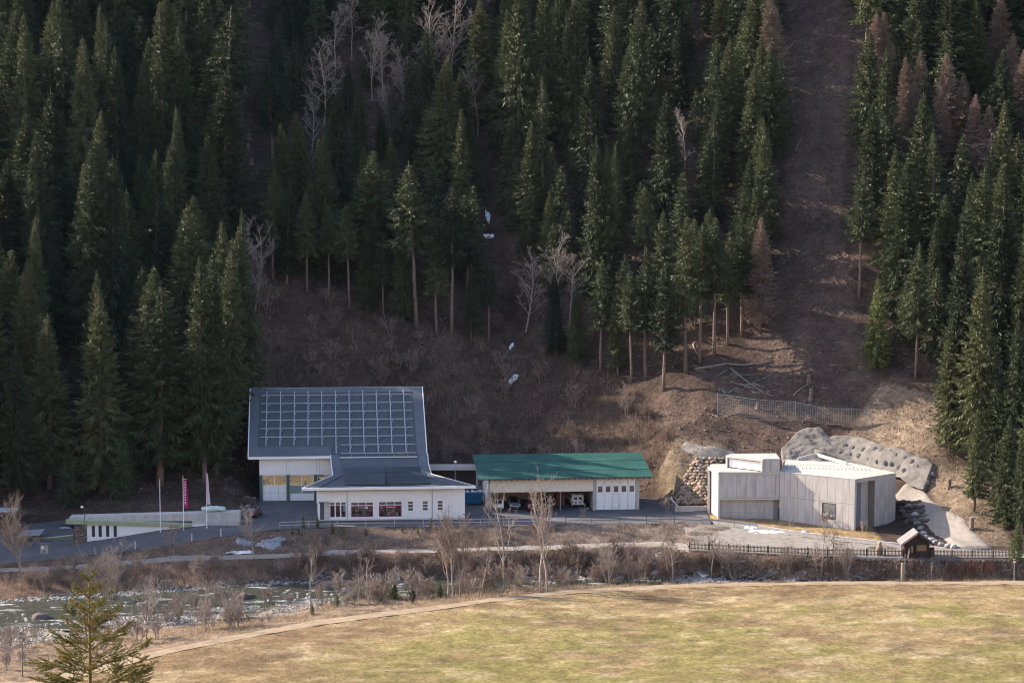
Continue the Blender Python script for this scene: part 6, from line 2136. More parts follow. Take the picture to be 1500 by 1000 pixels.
def statue():
    x, y = fence_xy(1290.5)
    r = empty('stone_bust', (x, y + 1.2, -1.15), R(20), 'carved reddish stone bust behind the short picket fence', 'statue')
    m = material('reddish_stone', (0.33, 0.22, 0.16), 0.9, 0.25, 3.0, bump=0.03)
    mb = MB()
    rings = [(0.0, 0.46, 0.36), (0.5, 0.48, 0.38), (1.0, 0.50, 0.38), (1.22, 0.46, 0.33), (1.32, 0.26, 0.24), (1.42, 0.22, 0.22), (1.56, 0.27, 0.26), (1.72, 0.27, 0.27), (1.86, 0.19, 0.2), (1.92, 0.06, 0.06)]
    n = 12
    vs_ = []
    for z, a, b in rings:
        for k in range(n):
            t = 6.283 * k / n
            vs_.append((a * math.cos(t) * (1 + 0.06 * math.sin(3 * t + z * 4)), b * math.sin(t) * (1 + 0.06 * math.cos(2 * t + z * 5)), z))
    fs = [(i * n + k, i * n + (k + 1) % n, (i + 1) * n + (k + 1) % n, (i + 1) * n + k) for i in range(len(rings) - 1) for k in range(n)]
    fs += [tuple(range(n - 1, -1, -1)), tuple(range((len(rings) - 1) * n, len(rings) * n))]
    mb.add(vs_, fs)
    mb.build('bust', m, r, True)
    MB().box(-0.6, 0.6, -0.5, 0.5, -0.1, 0.08).build('plinth', M_stone_grey, r)
statue()

def post(u, vb, vt, y, w, mat, label, name='marker_post', sign=False):
    b = at_y(u, vb, y)
    gz = ground(b[0], y)
    h = at_y(u, vt, y)[2] - gz
    r = empty(name, (b[0], y, gz), 0, label, 'post' if not sign else 'sign')
    MB().tube([(0, 0, -0.2), (0, 0, h)], [w, w * 0.9], 8).build('pole', mat, r)
    if sign:
        MB().box(-0.16, 0.16, -0.06, -0.03, h - 0.55, h - 0.05).build('sign_plate', M_whitepaint, r)
        MB().box(-0.155, 0.155, -0.066, -0.061, h - 0.30, h - 0.10).build('red_field', M_lamp_red, r)
    else:
        MB().tube([(0, 0, h + 0.002), (0, 0, h + 0.08)], [w * 1.1, w * 0.5], 8).build('cap', mat, r)
post(1321.5, 848, 825, 322.5, 0.2, M_wood_pale, 'stout pale wooden post at the track below the hut')
post(1325.5, 842, 812, 324.0, 0.05, M_steel, 'thin grey pipe standing against the wall below the hut')
post(1485.5, 846, 818, 322.5, 0.07, M_steel, 'slim grey post with a small red and white sign by the track', 'sign_post', True)

# white pipe and low wall left of the concrete block
c = hit(995, 741)
a, b = at_z(989, 749, 0.1), at_z(1035, 748, 0.1)
r = empty('kerb_wall', ((a[0] + b[0]) / 2, (a[1] + b[1]) / 2, 0.05), math.atan2(b[1] - a[1], b[0] - a[0]), 'low concrete wall at the foot of the boulder wall', 'wall')
w = math.hypot(b[0] - a[0], b[1] - a[1]) / 2
for i in range(3):
    MB().box(-w + 2 * w * i / 3 + 0.01, -w + 2 * w * (i + 1) / 3 - 0.01, 0, 0.35, -0.2, 0.72).build('wall_block', M_concrete, r)
MB().box(-w - 0.03, w + 0.03, -0.04, 0.39, 0.722, 0.80).build('coping', M_concrete_pale, r)
r = empty('white_pipe', at_z(985, 742, 0.05), 0, 'short slanting white pipe beside the low concrete wall', 'pipe')
MB().tube([(0.9, 0.6, 0.0), (0.1, 0.9, 0.75), (-0.2, 1.0, 1.35)], 0.11, 8).build('pipe', M_whitepaint, r)
MB().tube([(-0.2, 1.0, 1.352), (-0.24, 1.02, 1.45)], 0.14, 8).build('collar', M_steel, r)

# kerb of the lawn before the concrete building
xs = np.arange(31.5, 55.5, 1.0)
r = empty('lawn_kerb', (31.5, float(li(ROAD_F, 31.5, 1)), 0), 0, 'grey concrete kerb curving along the lawn of the concrete building', 'kerb')
for i in range(len(xs) - 1):
    xa, xb = xs[i], xs[i + 1] - 0.02
    ya, yb = float(li(ROAD_F, xa, 1)), float(li(ROAD_F, xb, 1))
    za, zb = float(li(ROAD_F, xa, 2)), float(li(ROAD_F, xb, 2))
    o = np.array(r.location)
    q = [(xa, ya - 0.15, za - 0.25), (xb, yb - 0.15, zb - 0.25), (xb, yb + 0.15, zb - 0.25), (xa, ya + 0.15, za - 0.25)]
    t = [(xa, ya - 0.15, za + 0.24), (xb, yb - 0.15, zb + 0.24), (xb, yb + 0.15, zb + 0.26), (xa, ya + 0.15, za + 0.26)]
    MB().hexa([np.array(p) - o for p in q], [np.array(p) - o for p in t]).build('kerb_stone', M_concrete, r)

# ------------------------------------------------------------ railings along the road
def railing(us, label, mat, h=1.05, rails=(1.0, 0.55), inset=0.35, w=0.07):
    P = []
    for u in us:
        x = (u - 750) / FPX * 350.0
        for _ in range(4):
            y = float(li(ROAD_N, x, 1)) + inset
            x = (u - 750) / FPX * (y * CP + 62 * SP)
        P.append(np.array([x, y, float(li(ROAD_N, x, 2))]))
    o = P[0]
    r = empty('road_railing', o, 0, label, 'railing')
    for p in P:
        q = p - o
        MB().box(q[0] - w / 2, q[0] + w / 2, q[1] - w / 2, q[1] + w / 2, q[2] - 0.2, q[2] + h).build('post', mat, r)
    for a, b in zip(P[:-1], P[1:]):
        for z in rails:
            MB().bar(a - o + np.array([0, -w, z * h]), b - o + np.array([0, -w, z * h]), 0.04, 0.07 if len(rails) > 1 else 0.28).build('rail', mat, r)
M_rail_pale = material('pale_railing', (0.50, 0.45, 0.40), 0.7, 0.1, 2.0)
railing([410, 452, 494, 536, 578, 620, 662, 704, 746, 788, 826], 'pale two-bar railing along the road in front of the shop annex', M_rail_pale)
railing([828, 866, 907, 947, 988, 1028], 'dark two-bar railing along the road before the garage', M_steel_dark)
railing([1030, 1052, 1076, 1098, 1110], 'grey steel guard rail bending toward the plaza', M_steel, 0.85, (0.85,))
for u, lab in ((207, 'pale bollard beside the descending road below the first flagpole'), (286, 'pale bollard beside the road between the second and third flagpoles'), (327, 'pale bollard beside the road right of the last flagpole')):
    x = (u - 750) / FPX * 348
    y = float(li(ROAD_N, x, 1)) + 0.3
    gz = float(li(ROAD_N, x, 2))
    r = empty('road_bollard', (x, y, gz), 0, lab, 'bollard')
    MB().box(-0.09, 0.09, -0.09, 0.09, -0.2, 1.1).build('shaft', M_concrete_pale, r, bevel=0.01)
    MB().box(-0.11, 0.11, -0.11, 0.11, 1.101, 1.18).build('cap', M_concrete, r)

# ------------------------------------------------------------ rockfall net on the slope
def net_fence():
    tops = [(1051, 577), (1108, 585), (1165, 589), (1210, 598), (1277, 600)]
    bots = [(1051, 606), (1108, 616), (1165, 616), (1210, 622), (1277, 623)]
    B = [hit(u, v) for u, v in bots]
    T = [np.array(at_y(t[0], t[1], b[1])) for t, b in zip(tops, B)]
    o = B[0]
    r = empty('rockfall_net', o, 0, 'grey rockfall net strung between steel posts on the bare slope', 'net')
    for i in (0, 2, 4):
        MB().tube([B[i] - o - np.array([0, 0, 0.4]), T[i] - o + np.array([0, 0, 0.15])], 0.07, 6).build('post', M_steel, r)
    for i in range(4):
        wire = MB()
        n = 18
        for k in range(n):
            t = k / n
            b, tt = B[i] * (1 - t) + B[i + 1] * t, T[i] * (1 - t) + T[i + 1] * t
            wire.bar(b - o, tt - o, 0.035)
        for k in range(9):
            t = k / 8
            a, b = B[i] * (1 - t) + T[i] * t, B[i + 1] * (1 - t) + T[i + 1] * t
            wire.bar(a - o, b - o, 0.03 if 0 < k < 8 else 0.06)
        wire.build('net_panel', M_steel, r)
net_fence()
# ------------------------------------------------------------ riverside trees and shrubs
def bare_thing(name, u, vb, vt, seed, label, cat, stems=1, spread=0.5, mats=None, levels=4, fine=1.0, lean=0.0, y0=250.0, up=0.55, group=None, r=None):
    b = hit(u, vb, y0)
    h = max(0.6, at_y(u, vt, b[1])[2] - b[2])
    me = bare_meshes(seed, h * (0.92 if stems == 1 else 1.0), spread, stems, levels, lean, r, fine, up)
    mats = mats or (M_bark_pale, M_twig_pale)
    me[0].materials.append(mats[0]); me[1].materials.append(mats[1])
    shrub = stems > 2
    return plant(me, (None, None), name, b, 1.0, 0.0, label, cat, group, 'twigs' if shrub else 'crown', 'stems' if shrub else 'trunk')

BR = (M_bark, M_twig_brown)
PL = (M_bark_pale, M_twig_pale)
BP = (M_bark_pale, M_twig_brown)
RD = (M_twig_red, M_twig_red)
bare_thing('birch_tree', 31, 838, 735, 300, 'twin-stemmed birch with a dense brown crown beside the notice board', 'tree', 2, 0.42, BP, 4, 3.4)
bare_thing('bare_tree', 374, 817, 748, 301, 'small double-stemmed bare tree between lower path and snow heap', 'tree', 2, 0.5, PL, 4, 1.6)
bare_thing('bare_tree', 250, 818, 768, 302, 'spreading bare tree on the bank below the bare flagpole', 'tree', 2, 0.6, BP, 4, 1.4)
bare_thing('bare_tree', 118, 815, 790, 303, 'small pale bare tree at the road edge below the green lamp', 'tree', 1, 0.65, PL, 4, 1.2)
bare_thing('bare_shrub', 165, 880, 800, 304, 'tall fan-shaped pale shrub on the far bank behind the young spruce', 'shrub', 7, 0.45, PL, 3, 1.2)
bare_thing('bare_shrub', 215, 895, 842, 305, 'low fan-shaped shrub at the water edge right of the young spruce', 'shrub', 6, 0.5, PL, 3, 1.0)
bare_thing('sapling', 301, 925, 838, 306, 'thin reddish sapling on the gravel bank before the river', 'sapling', 1, 0.35, BP, 3, 1.0)
bare_thing('sapling', 213, 935, 850, 307, 'pale leaning sapling on the near bank, left of the reddish one', 'sapling', 1, 0.35, PL, 3, 1.0, 0.12)
bare_thing('sapling', 33, 990, 905, 308, 'thin grey sapling on the near bank left of the young spruce', 'sapling', 1, 0.25, PL, 3, 0.6)
bare_thing('sapling', 8, 985, 925, 309, 'thin grey sapling left of its taller twin on the near bank', 'sapling', 1, 0.25, PL, 3, 0.6)
bare_thing('bare_tree', 455, 893, 808, 310, 'slender upright tree between gravel bar and track', 'tree', 1, 0.22, BP, 3, 1.1, up=0.9)
bare_thing('bare_tree', 525, 886, 828, 311, 'thin bare tree on the gravel bar, left of its twin', 'tree', 1, 0.3, BP, 3, 1.0, up=0.8)
bare_thing('bare_tree', 540, 884, 822, 312, 'thin bare tree on the gravel bar with reddish twigs, the taller twin', 'tree', 1, 0.3, BP, 3, 1.0, up=0.8)
bare_thing('bare_tree', 655, 876, 775, 313, 'thin pale birch of the clump below the annex corner, farthest from the garage', 'tree', 1, 0.24, BP, 4, 2.2, up=0.8)
bare_thing('bare_tree', 664, 876, 760, 314, 'tall thin birch in the middle of the clump below the annex corner', 'tree', 1, 0.26, BP, 4, 2.4, up=0.8)
bare_thing('bare_tree', 674, 874, 762, 315, 'pale-trunked birch with curved side limbs, right in the clump', 'tree', 1, 0.34, BP, 4, 2.0, up=0.7)
bare_thing('bare_tree', 706, 872, 800, 316, 'slim brown tree between the birch clump and the pale-stemmed tree', 'tree', 1, 0.3, BP, 4, 1.0, up=0.8)
bare_thing('bare_tree', 739, 868, 727, 317, 'tall pale tree with upswept limbs before the white hatchback', 'tree', 1, 0.32, PL, 4, 1.2, up=0.85)
bare_thing('bare_tree', 791, 866, 712, 318, 'tallest pale riverside tree, standing before the red hatchback', 'tree', 1, 0.26, PL, 4, 1.2, up=0.9)
bare_thing('bare_tree', 802, 866, 722, 319, 'pale forked riverside tree with wide side limbs before the dark car', 'tree', 1, 0.36, PL, 4, 1.2, 0.1, up=0.8)
bare_thing('sapling', 852, 772, 738, 320, 'single small sapling at the road railing before the van', 'sapling', 1, 0.45, PL, 3, 1.0)
bare_thing('bare_shrub', 890, 858, 792, 321, 'broad olive-grey shrub of many stems on the bank below the garage doors', 'shrub', 9, 0.42, PL, 3, 1.1)
bare_thing('bare_tree', 984, 852, 752, 322, 'many-branched bare tree at the left end of the picket fence', 'tree', 3, 0.4, BP, 4, 1.0, up=0.75)
bare_thing('bare_shrub', 1076, 850, 792, 323, 'broad grey shrub before the long picket fence, toward its left end', 'shrub', 9, 0.45, PL, 3, 1.0)
bare_thing('bare_shrub', 1155, 848, 795, 324, 'rounded grey shrub before the middle of the long picket fence', 'shrub', 8, 0.45, BP, 3, 1.0)
bare_thing('bare_tree', 1204, 848, 765, 325, 'pale thin birch before the right end of the long picket fence', 'tree', 1, 0.3, PL, 4, 0.9, up=0.8)
bare_thing('bare_tree', 1222, 846, 768, 326, 'slim grey tree beside the pale birch before the picket fence', 'tree', 1, 0.3, BP, 4, 0.9, up=0.8)
bare_thing('bare_shrub', 1240, 848, 795, 327, 'dense olive-brown shrub before the junction of long and short fence', 'shrub', 12, 0.45, BP, 3, 1.2)
bare_thing('bare_tree', 1042, 848, 775, 328, 'thin grey tree before the left part of the long picket fence', 'tree', 1, 0.32, BP, 4, 0.9, up=0.8)
bare_thing('bare_shrub', 1207, 772, 748, 329, 'small bare shrub at the foot of the concrete wall left of the window', 'shrub', 5, 0.4, BP, 3, 0.9, y0=335)
bare_thing('bare_shrub', 1263, 779, 758, 330, 'small bare shrub at the corner of the concrete building', 'shrub', 5, 0.5, BP, 3, 0.9, y0=335)
bare_thing('bare_shrub', 1160, 775, 757, 331, 'tiny bare shrub on the dry lawn', 'shrub', 4, 0.4, BP, 3, 0.8, y0=335)
bare_thing('bare_shrub', 700, 815, 768, 332, 'reddish-brown shrub on the road bank right of the annex', 'shrub', 7, 0.4, BR, 3, 1.0)
bare_thing('bare_shrub', 980, 752, 722, 333, 'dark olive shrub beside the shaded hollow right of the garage', 'shrub', 9, 0.5, BP, 3, 1.0)
for i in range(10):
    u = 1362 + 9.5 * i
    bare_thing('red_stemmed_shrub', u, 848, 818 + (i % 3) * 3, 340 + i, 'red-stemmed shrub in the row before the stone wall right of the hut', 'shrub', 8, 0.35, RD if i > 2 else BP, 2, 0.7, up=0.9, group='red-stemmed shrubs before the stone wall')
SHRUBS = []
for i, (m_, sp_, st_, up_) in enumerate([(BR, 0.5, 8, 0.6), (BP, 0.5, 8, 0.6), (BR, 0.4, 7, 0.8), (BP, 0.38, 7, 0.9), (PL, 0.45, 7, 0.7), (BP, 0.6, 9, 0.5), (PL, 0.35, 5, 0.9)]):
    me_ = bare_meshes(700 + i, 2.5, sp_, st_, 3, 0.0, None, 1.3, up_)
    me_[0].materials.append(m_[0]); me_[1].materials.append(m_[1])
    SHRUBS.append(me_)
def shrub_row(n, u0, u1, vf, jit, hmin, hmax, kinds, label, group, seed):
    g = np.random.default_rng(seed)
    for i in range(n):
        u = g.uniform(u0, u1)
        v = vf(u) - g.uniform(0, jit)
        p = hit(u, v)
        h = g.uniform(hmin, hmax)
        size = 'tall' if h > hmin + 0.66 * (hmax - hmin) else 'low' if h < hmin + 0.33 * (hmax - hmin) else 'middling'
        plant(SHRUBS[kinds[int(g.integers(len(kinds)))]], (None, None), 'bank_shrub', p, (h / 2.5 * g.uniform(0.9, 1.4), h / 2.5), g.uniform(0, 6.28), size + ' ' + label, 'shrub', size + ' ' + group, 'twigs', 'stems')
shrub_row(46, 390, 1000, lambda u: np.interp(u, [390, 600, 1000], [850, 846, 838]), 22, 1.6, 3.8, [0, 1, 2, 5], 'brown leafless shrub in the thicket on the far river bank', 'shrubs of the far river bank thicket', 77)
shrub_row(24, 5, 330, lambda u: np.interp(u, [0, 330], [872, 852]), 22, 1.4, 3.2, [1, 3, 5, 4], 'pale brown leafless shrub on the far bank below the low building', 'shrubs of the far bank below the low building', 78)
shrub_row(64, 540, 1005, lambda u: np.interp(u, [540, 1005], [884, 851]), 7, 1.2, 4.2, [1, 2, 3, 6, 3], 'thin tan shrub on the near bank between track and river', 'thin shrubs of the near river bank', 79)
shrub_row(52, 0, 520, lambda u: np.interp(u, [0, 310, 520], [985, 925, 893]), 36, 1.0, 3.8, [3, 4, 6], 'thin grey shrub on the gravelly near bank before the river', 'thin grey shrubs on the gravelly near bank', 80)
shrub_row(26, 1010, 1240, lambda u: 846.0, 14, 1.2, 3.2, [0, 1, 4, 5], 'grey-brown shrub in the rubble below the long picket fence', 'shrubs in the rubble below the long fence', 81)
shrub_row(16, 640, 1000, lambda u: np.interp(u, [640, 1000], [800, 788]), 22, 0.7, 1.8, [0, 1, 5], 'brown shrub on the bank between lower path and road', 'shrubs on the bank between lower path and road', 82)
# small evergreens
YS = [(428, 783, 1.3), (438, 784, 1.2), (444.5, 773, 2.0), (465, 774, 2.0), (487, 782, 1.9), (503, 785, 1.3), (536, 784, 1.2), (589, 779, 1.2), (612, 783, 1.3), (632, 777, 1.9)]
for u, v, h in YS:
    p = hit(u, v)
    k = YS.index((u, v, h)) % 3
    plant(SPRUCE_YOUNG[k], (None, None), 'young_evergreen', p, (h / 11.0 * 0.9, h / 11.0), u, 'small dark evergreen planted on the bank below the road railing', 'shrub', 'small evergreens below the railing')
for u, v, h, lab in [(556, 882, 1.6, 'bright green young spruce, left of the pair by the track'), (578, 878, 2.3, 'bright green young spruce, larger of the pair by the track'), (457, 900, 1.4, 'tiny green spruce at the foot of the slender tree'),
                     (494, 889, 1.9, 'young green spruce at the end of the gravel bar'), (605, 876, 1.9, 'young green spruce right of the bright pair'), (645, 874, 2.0, 'young green spruce left of the birch clump'), (604, 883, 0.8, 'very small green spruce beside the track')]:
    plant(SPRUCE_YOUNG[int(u) % 3], (None, None), 'young_spruce_tree', hit(u, v), (h / 11.0 * 1.5, h / 11.0), u, lab, 'spruce')
plant(SPRUCE_YOUNG[1], (None, None), 'young_spruce_tree', hit(1489, 822, 320), (0.62, 0.5), 1.0, 'dark young spruce at the right end of the picket fence', 'spruce')

# ------------------------------------------------------------ brush, tufts, litter (nobody could count it)
def sample(n, ya, yb, x0, x1, seed, keep=None):
    g = np.random.default_rng(seed)
    x = g.uniform(x0, x1, n)
    a, b = ya(x), yb(x)
    t = g.uniform(0, 1, n)
    y = a + (b - a) * t
    ok = b > a + 0.05
    if keep is not None: ok &= keep(x, y)
    x, y = x[ok], y[ok]
    return x, y, height(x, y), g

def brush(name, label, x, y, z, g, hmin, hmax, wid, mat, lean=0.9, per=3, spread=0.25, curl=False):
    n = len(x)
    base = np.repeat(np.stack([x, y, z - 0.03], -1), per, 0)
    m = n * per
    base[:, :2] += g.normal(0, spread, (m, 2))
    az = g.uniform(0, 6.283, m)
    el = np.pi / 2 - np.abs(g.normal(0, lean * 0.6, m))
    d = rand_dirs(az, np.clip(el, -0.2, 1.6))
    clump = np.repeat(g.uniform(0.6, 1.3, n), per)
    ln = g.uniform(hmin, hmax, m) * clump
    v, q = blades(base, d, ln, np.full(m, wid) * g.uniform(0.6, 1.4, m), g)
    me = np_mesh(name, v, tris=q)
    o = link(name, me, mat)
    return tag(o, label, name.split('_')[-1] if label else None, kind='stuff')

def brush_mat(name, c1, c2, scale=0.6):
    return material(name, c1, 0.95, 0.45, scale, second=c2, second_scale=0.35, second_bias=0.5, detail=6, translucent=0.15)
MB_far = brush_mat('bank_brush_stems', (0.25, 0.175, 0.135), (0.40, 0.29, 0.215))
MB_tan = brush_mat('tan_grass', (0.42, 0.32, 0.20), (0.34, 0.25, 0.16))
MB_hill = brush_mat('hill_brush_stems', (0.11, 0.078, 0.062), (0.27, 0.195, 0.15))
MB_strip = brush_mat('clearing_grass_blades', (0.23, 0.165, 0.13), (0.10, 0.075, 0.064))
MB_mead = brush_mat('meadow_grass', (0.42, 0.32, 0.17), (0.31, 0.29, 0.10), 0.3)

yl = lambda L: (lambda x: li(L, x, 1))
x, y, z, g = sample(21000, lambda x: li(RIV_F, x, 1) + 0.3, lambda x: li(LOW_N, x, 1) - 0.2, -85, 72, 501)
brush('bank_brush', 'tangled brown brush covering the far river bank', x, y, z, g, 0.3, 0.95, 0.05, MB_far, 1.1, 4)
x, y, z, g = sample(9000, lambda x: li(LOW_F, x, 1) + 0.2, lambda x: li(ROAD_N, x, 1) - 0.2, -85, 30, 502)
brush('road_bank_brush', 'low brown brush on the bank between path and road', x, y, z, g, 0.15, 0.6, 0.045, MB_far, 1.1, 4)
x, y, z, g = sample(12000, lambda x: li(TRACK_F, x, 1) + 0.3, lambda x: li(RIV_N, x, 1) - 0.5, -85, 72, 503, lambda x, y: (fbm(x, y, 5, 12) > -0.12))
brush('near_bank_grass', 'dry tan grass on the near bank between track and river', x, y, z, g, 0.2, 0.8, 0.045, MB_tan, 0.8, 4)
# hill
gg = np.random.default_rng(510)
hx, hy = gg.uniform(-110, 110, 90000), gg.uniform(332, 480, 90000)
hz = height(hx, hy)
hu, hv = projv(hx, hy, hz)
onhill = hy > li(FOOT, hx, 1) + 0.6
shot = inpoly(hu, hv, [(1138, 665), (1170, 628), (1300, 650), (1374, 680), (1366, 735), (1440, 800), (1372, 806), (1310, 745), (1300, 700)])
wall_ = inpoly(hu, hv, [(985, 745), (1003, 668), (1065, 664), (1060, 695), (1040, 745)])
m = onhill & inpoly(hu, hv, LOWBRUSH) & ~wall_ & (fbm(hx, hy, 5, 14) > -0.25)
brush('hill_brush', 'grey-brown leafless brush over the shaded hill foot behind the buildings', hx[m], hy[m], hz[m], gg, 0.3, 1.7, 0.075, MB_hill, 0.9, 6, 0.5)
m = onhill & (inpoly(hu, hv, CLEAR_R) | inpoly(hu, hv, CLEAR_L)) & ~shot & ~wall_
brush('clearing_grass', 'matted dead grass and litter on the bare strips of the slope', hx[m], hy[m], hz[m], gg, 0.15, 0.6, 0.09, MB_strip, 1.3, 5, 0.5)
dryp = [(1290, 560), (1420, 590), (1400, 640), (1460, 760), (1500, 830), (1400, 830), (1360, 700), (1240, 640)]
m = onhill & (inpoly(hu, hv, dryp) | inpoly(hu, hv, [(960, 640), (1070, 650), (1066, 690), (985, 745), (950, 700)])) & ~shot & ~wall_
brush('slope_grass', 'bleached dry grass on the sunny hill foot around the sprayed concrete', hx[m], hy[m], hz[m], gg, 0.15, 0.7, 0.07, MB_tan, 1.3, 5, 0.4)
m = onhill & ~(inpoly(hu, hv, LOWBRUSH) | inpoly(hu, hv, CLEAR_R) | inpoly(hu, hv, dryp)) & ~shot & ~wall_ & (hv > -60)
brush('forest_floor_litter', 'dead twigs and litter on the forest floor', hx[m][:9000], hy[m][:9000], hz[m][:9000], gg, 0.2, 1.0, 0.05, MB_hill, 1.3, 3, 0.5)
x, y, z, g = sample(34000, lambda x: 250 + 0 * x, lambda x: li(TRACK_N, x, 1) - 0.2, -75, 75, 520, lambda x, y: np.abs(x) < 0.22 * y + 3)
brush('meadow_grass', 'short dry grass tufts over the meadow', x, y, z, g, 0.05, 0.2, 0.05, MB_mead, 1.2, 5, 0.3)
x, y, z, g = sample(1500, lambda x: li(ROAD_F, x, 1) + 0.4, lambda x: li(FOOT, x, 1) + 0.3, 31, 52, 521)
brush('lawn_grass', 'short dry grass on the lawn before the concrete building', x, y, z, g, 0.05, 0.16, 0.05, MB_tan, 1.0, 5, 0.3)
# larger dry leaves and clods on the meadow
g = np.random.default_rng(530)

# leafless bushes and rocks on the shaded hill foot
BUSH = [bare_meshes(600 + i, 2.6, 0.55, 6, 3, fine=1.1) for i in range(4)]
for k_, (t_, c_) in enumerate(BUSH):
    mm_ = (M_twig_brown, M_twig_brown) if k_ % 2 else (M_twig_pale, M_twig_brown)
    t_.materials.append(mm_[0]); c_.materials.append(mm_[1])
g = np.random.default_rng(611)
nbush = 0
while nbush < 60:
    u, v = g.uniform(365, 985), g.uniform(425, 690)
    if not inpoly(np.array([u]), np.array([v]), LOWBRUSH)[0]: continue
    if 360 < u < 640 and v > 575: continue
    p = hit(u, v)
    s = g.uniform(0.5, 1.6)
    side = 'behind the hall' if u < 640 else 'between hall and gully' if u < 745 else 'above the garage'
    plant(BUSH[int(g.integers(4))], (None, None), 'hill_shrub', p, s, g.uniform(0, 6.28), 'leafless grey-brown shrub on the shaded hill foot ' + side, 'shrub', 'leafless shrubs on the hill foot ' + side, 'twigs', 'stems')
    nbush += 1

# ------------------------------------------------------------ river stones
def pebbles(name, label, x, y, z, g, smin, smax, mat, sink=0.3):
    n = len(x)
    oct_v = np.array([(1, 0, 0), (0, 1, 0), (-1, 0, 0), (0, -1, 0), (0, 0, 0.75), (0.55, 0.55, 0.5), (-0.6, 0.5, 0.45), (-0.5, -0.6, 0.5), (0.6, -0.5, 0.45)], float)
    f = np.array([(0, 1, 5), (1, 2, 6), (2, 3, 7), (3, 0, 8), (4, 5, 6), (4, 6, 7), (4, 7, 8), (4, 8, 5), (5, 1, 6), (6, 2, 7), (7, 3, 8), (8, 0, 5)])
    s = g.uniform(smin, smax, n) ** 1.0
    a = g.uniform(0, 6.283, n)
    c, sn = np.cos(a), np.sin(a)
    jit = 1 + g.normal(0, 0.15, (n, 9, 3))
    v = oct_v[None] * jit * s[:, None, None] * np.array([1.2, 0.9, 0.85])
    vx = v[:, :, 0] * c[:, None] - v[:, :, 1] * sn[:, None]
    vy = v[:, :, 0] * sn[:, None] + v[:, :, 1] * c[:, None]
    V = np.stack([vx + x[:, None], vy + y[:, None], v[:, :, 2] + (z - sink * s * 0.3)[:, None]], -1).reshape(-1, 3)
    F = (f[None] + (np.arange(n) * 9)[:, None, None]).reshape(-1, 3)
    o = link(name, np_mesh(name, V, tris=F), mat)
    return tag(o, label, 'stones', kind='stuff')
M_pebble = material('river_pebbles', (0.25, 0.235, 0.22), 0.9, 0.5, 1.7, detail=2)
x, y, z, g = sample(7500, lambda x: li(RIV_N, x, 1) - np.interp(x, [-60, -40], [13.0, 6.5]), lambda x: li(RIV_N, x, 1) + 1.2, -75, -22, 540, lambda x, y: fbm(x, y, 4, 15) > -0.25)
pebbles('river_gravel', 'grey gravel bar along the near edge of the river', x, y, np.maximum(z, -5.02), g, 0.10, 0.30, M_pebble)
x, y, z, g = sample(2600, lambda x: li(RIV_F, x, 1) - 1.6, lambda x: li(RIV_F, x, 1) + 1.4, -75, 72, 541)
pebbles('river_edge_stones', 'pale stones along the far edge of the river', x, y, np.maximum(z, -5.05), g, 0.12, 0.38, M_pebble)
x, y, z, g = sample(1500, lambda x: li(RIV_N, x, 1), lambda x: li(RIV_F, x, 1), -75, 72, 542, lambda x, y: fbm(x, y, 5, 16) > 0.16)
pebbles('river_rapids_stones', 'stones breaking the surface of the river', x, y, np.full(len(x), -5.0), g, 0.12, 0.42, M_pebble)
x, y, z, g = sample(2200, lambda x: li(LOW_N, x, 1) - 5.5, lambda x: li(LOW_N, x, 1) - 0.6, 8, 50, 543)
pebbles('rubble_bank', 'pale rubble below the long picket fence', x, y, z, g, 0.12, 0.45, M_pebble)
m = onhill & ~shot & ~wall_ & (fbm(hx, hy, 9, 19) > 0.0) & (hv > -40) & (hv < 720)
sel = np.nonzero(m)[0][:5200]
pebbles('hill_stones', 'scattered stones and clods on the slope', hx[sel], hy[sel], hz[sel] + 0.05, gg, 0.08, 0.30, material('slope_stones', (0.20, 0.155, 0.13), 0.95, 0.5, 0.8))
x, y, z, g = sample(2600, lambda x: 252 + 0 * x, lambda x: li(TRACK_N, x, 1) - 0.5, -72, 72, 545, lambda x, y: (np.abs(x) < 0.22 * y + 2) & (fbm(x, y, 4, 23) > 0.02))
pebbles('meadow_clods', 'small clods and molehills in the meadow', x, y, z, g, 0.03, 0.13, material('meadow_clod', (0.20, 0.145, 0.085), 0.95, 0.4, 1.0))
# named boulders in and beside the river
g = np.random.default_rng(550)
for (u, v, s, mat, lab) in [(352, 879, 1.05, M_stone_dark, 'big dark boulder splitting the river current'), (366, 876, 0.75, M_stone_dark, 'dark boulder touching the big river boulder'), (338, 881, 0.5, M_stone_grey, 'small grey boulder upstream of the big river boulder'),
                            (296, 890, 0.45, M_stone_grey, 'small pale boulder at the gravel bar tip'), (60, 906, 1.2, M_stone_dark, 'brown flat boulder in the river left of the young spruce'), (45, 901, 0.6, M_stone_dark, 'brown boulder beside the flat one in the river'),
                            (378, 888, 0.35, M_stone_grey, 'white stone at the edge of the gravel bar'), (330, 908, 0.6, M_stone_dark, 'dark stump-like rock among driftwood on the gravel bar'), (345, 907, 0.55, M_stone_dark, 'second dark rock among the driftwood'), (362, 906, 0.5, M_stone_dark, 'third dark rock among the driftwood, nearest the water'),
                            (577, 852, 1.0, M_stone_grey, 'pointed pale boulder on the far bank behind the bright young spruce'), (505, 866, 0.7, M_stone_grey, 'pale boulder at the far water edge'), (959, 841, 0.7, M_stone_grey, 'rounded white boulder at the far water edge near the fence'),
                            (870, 842, 0.5, M_stone_grey, 'small pale boulder at the far water edge below the garage'), (1128, 838, 0.6, M_stone_grey, 'pale boulder in the rubble below the picket fence'), (395, 858, 0.5, M_stone_grey, 'pale boulder at the far water edge below the snow heap')]:
    p = hit(u, v)
    o = stone('river_boulder', None, p + np.array([0, 0, s * 0.1]), s, mat, g)
    tag(o, lab, 'boulder')

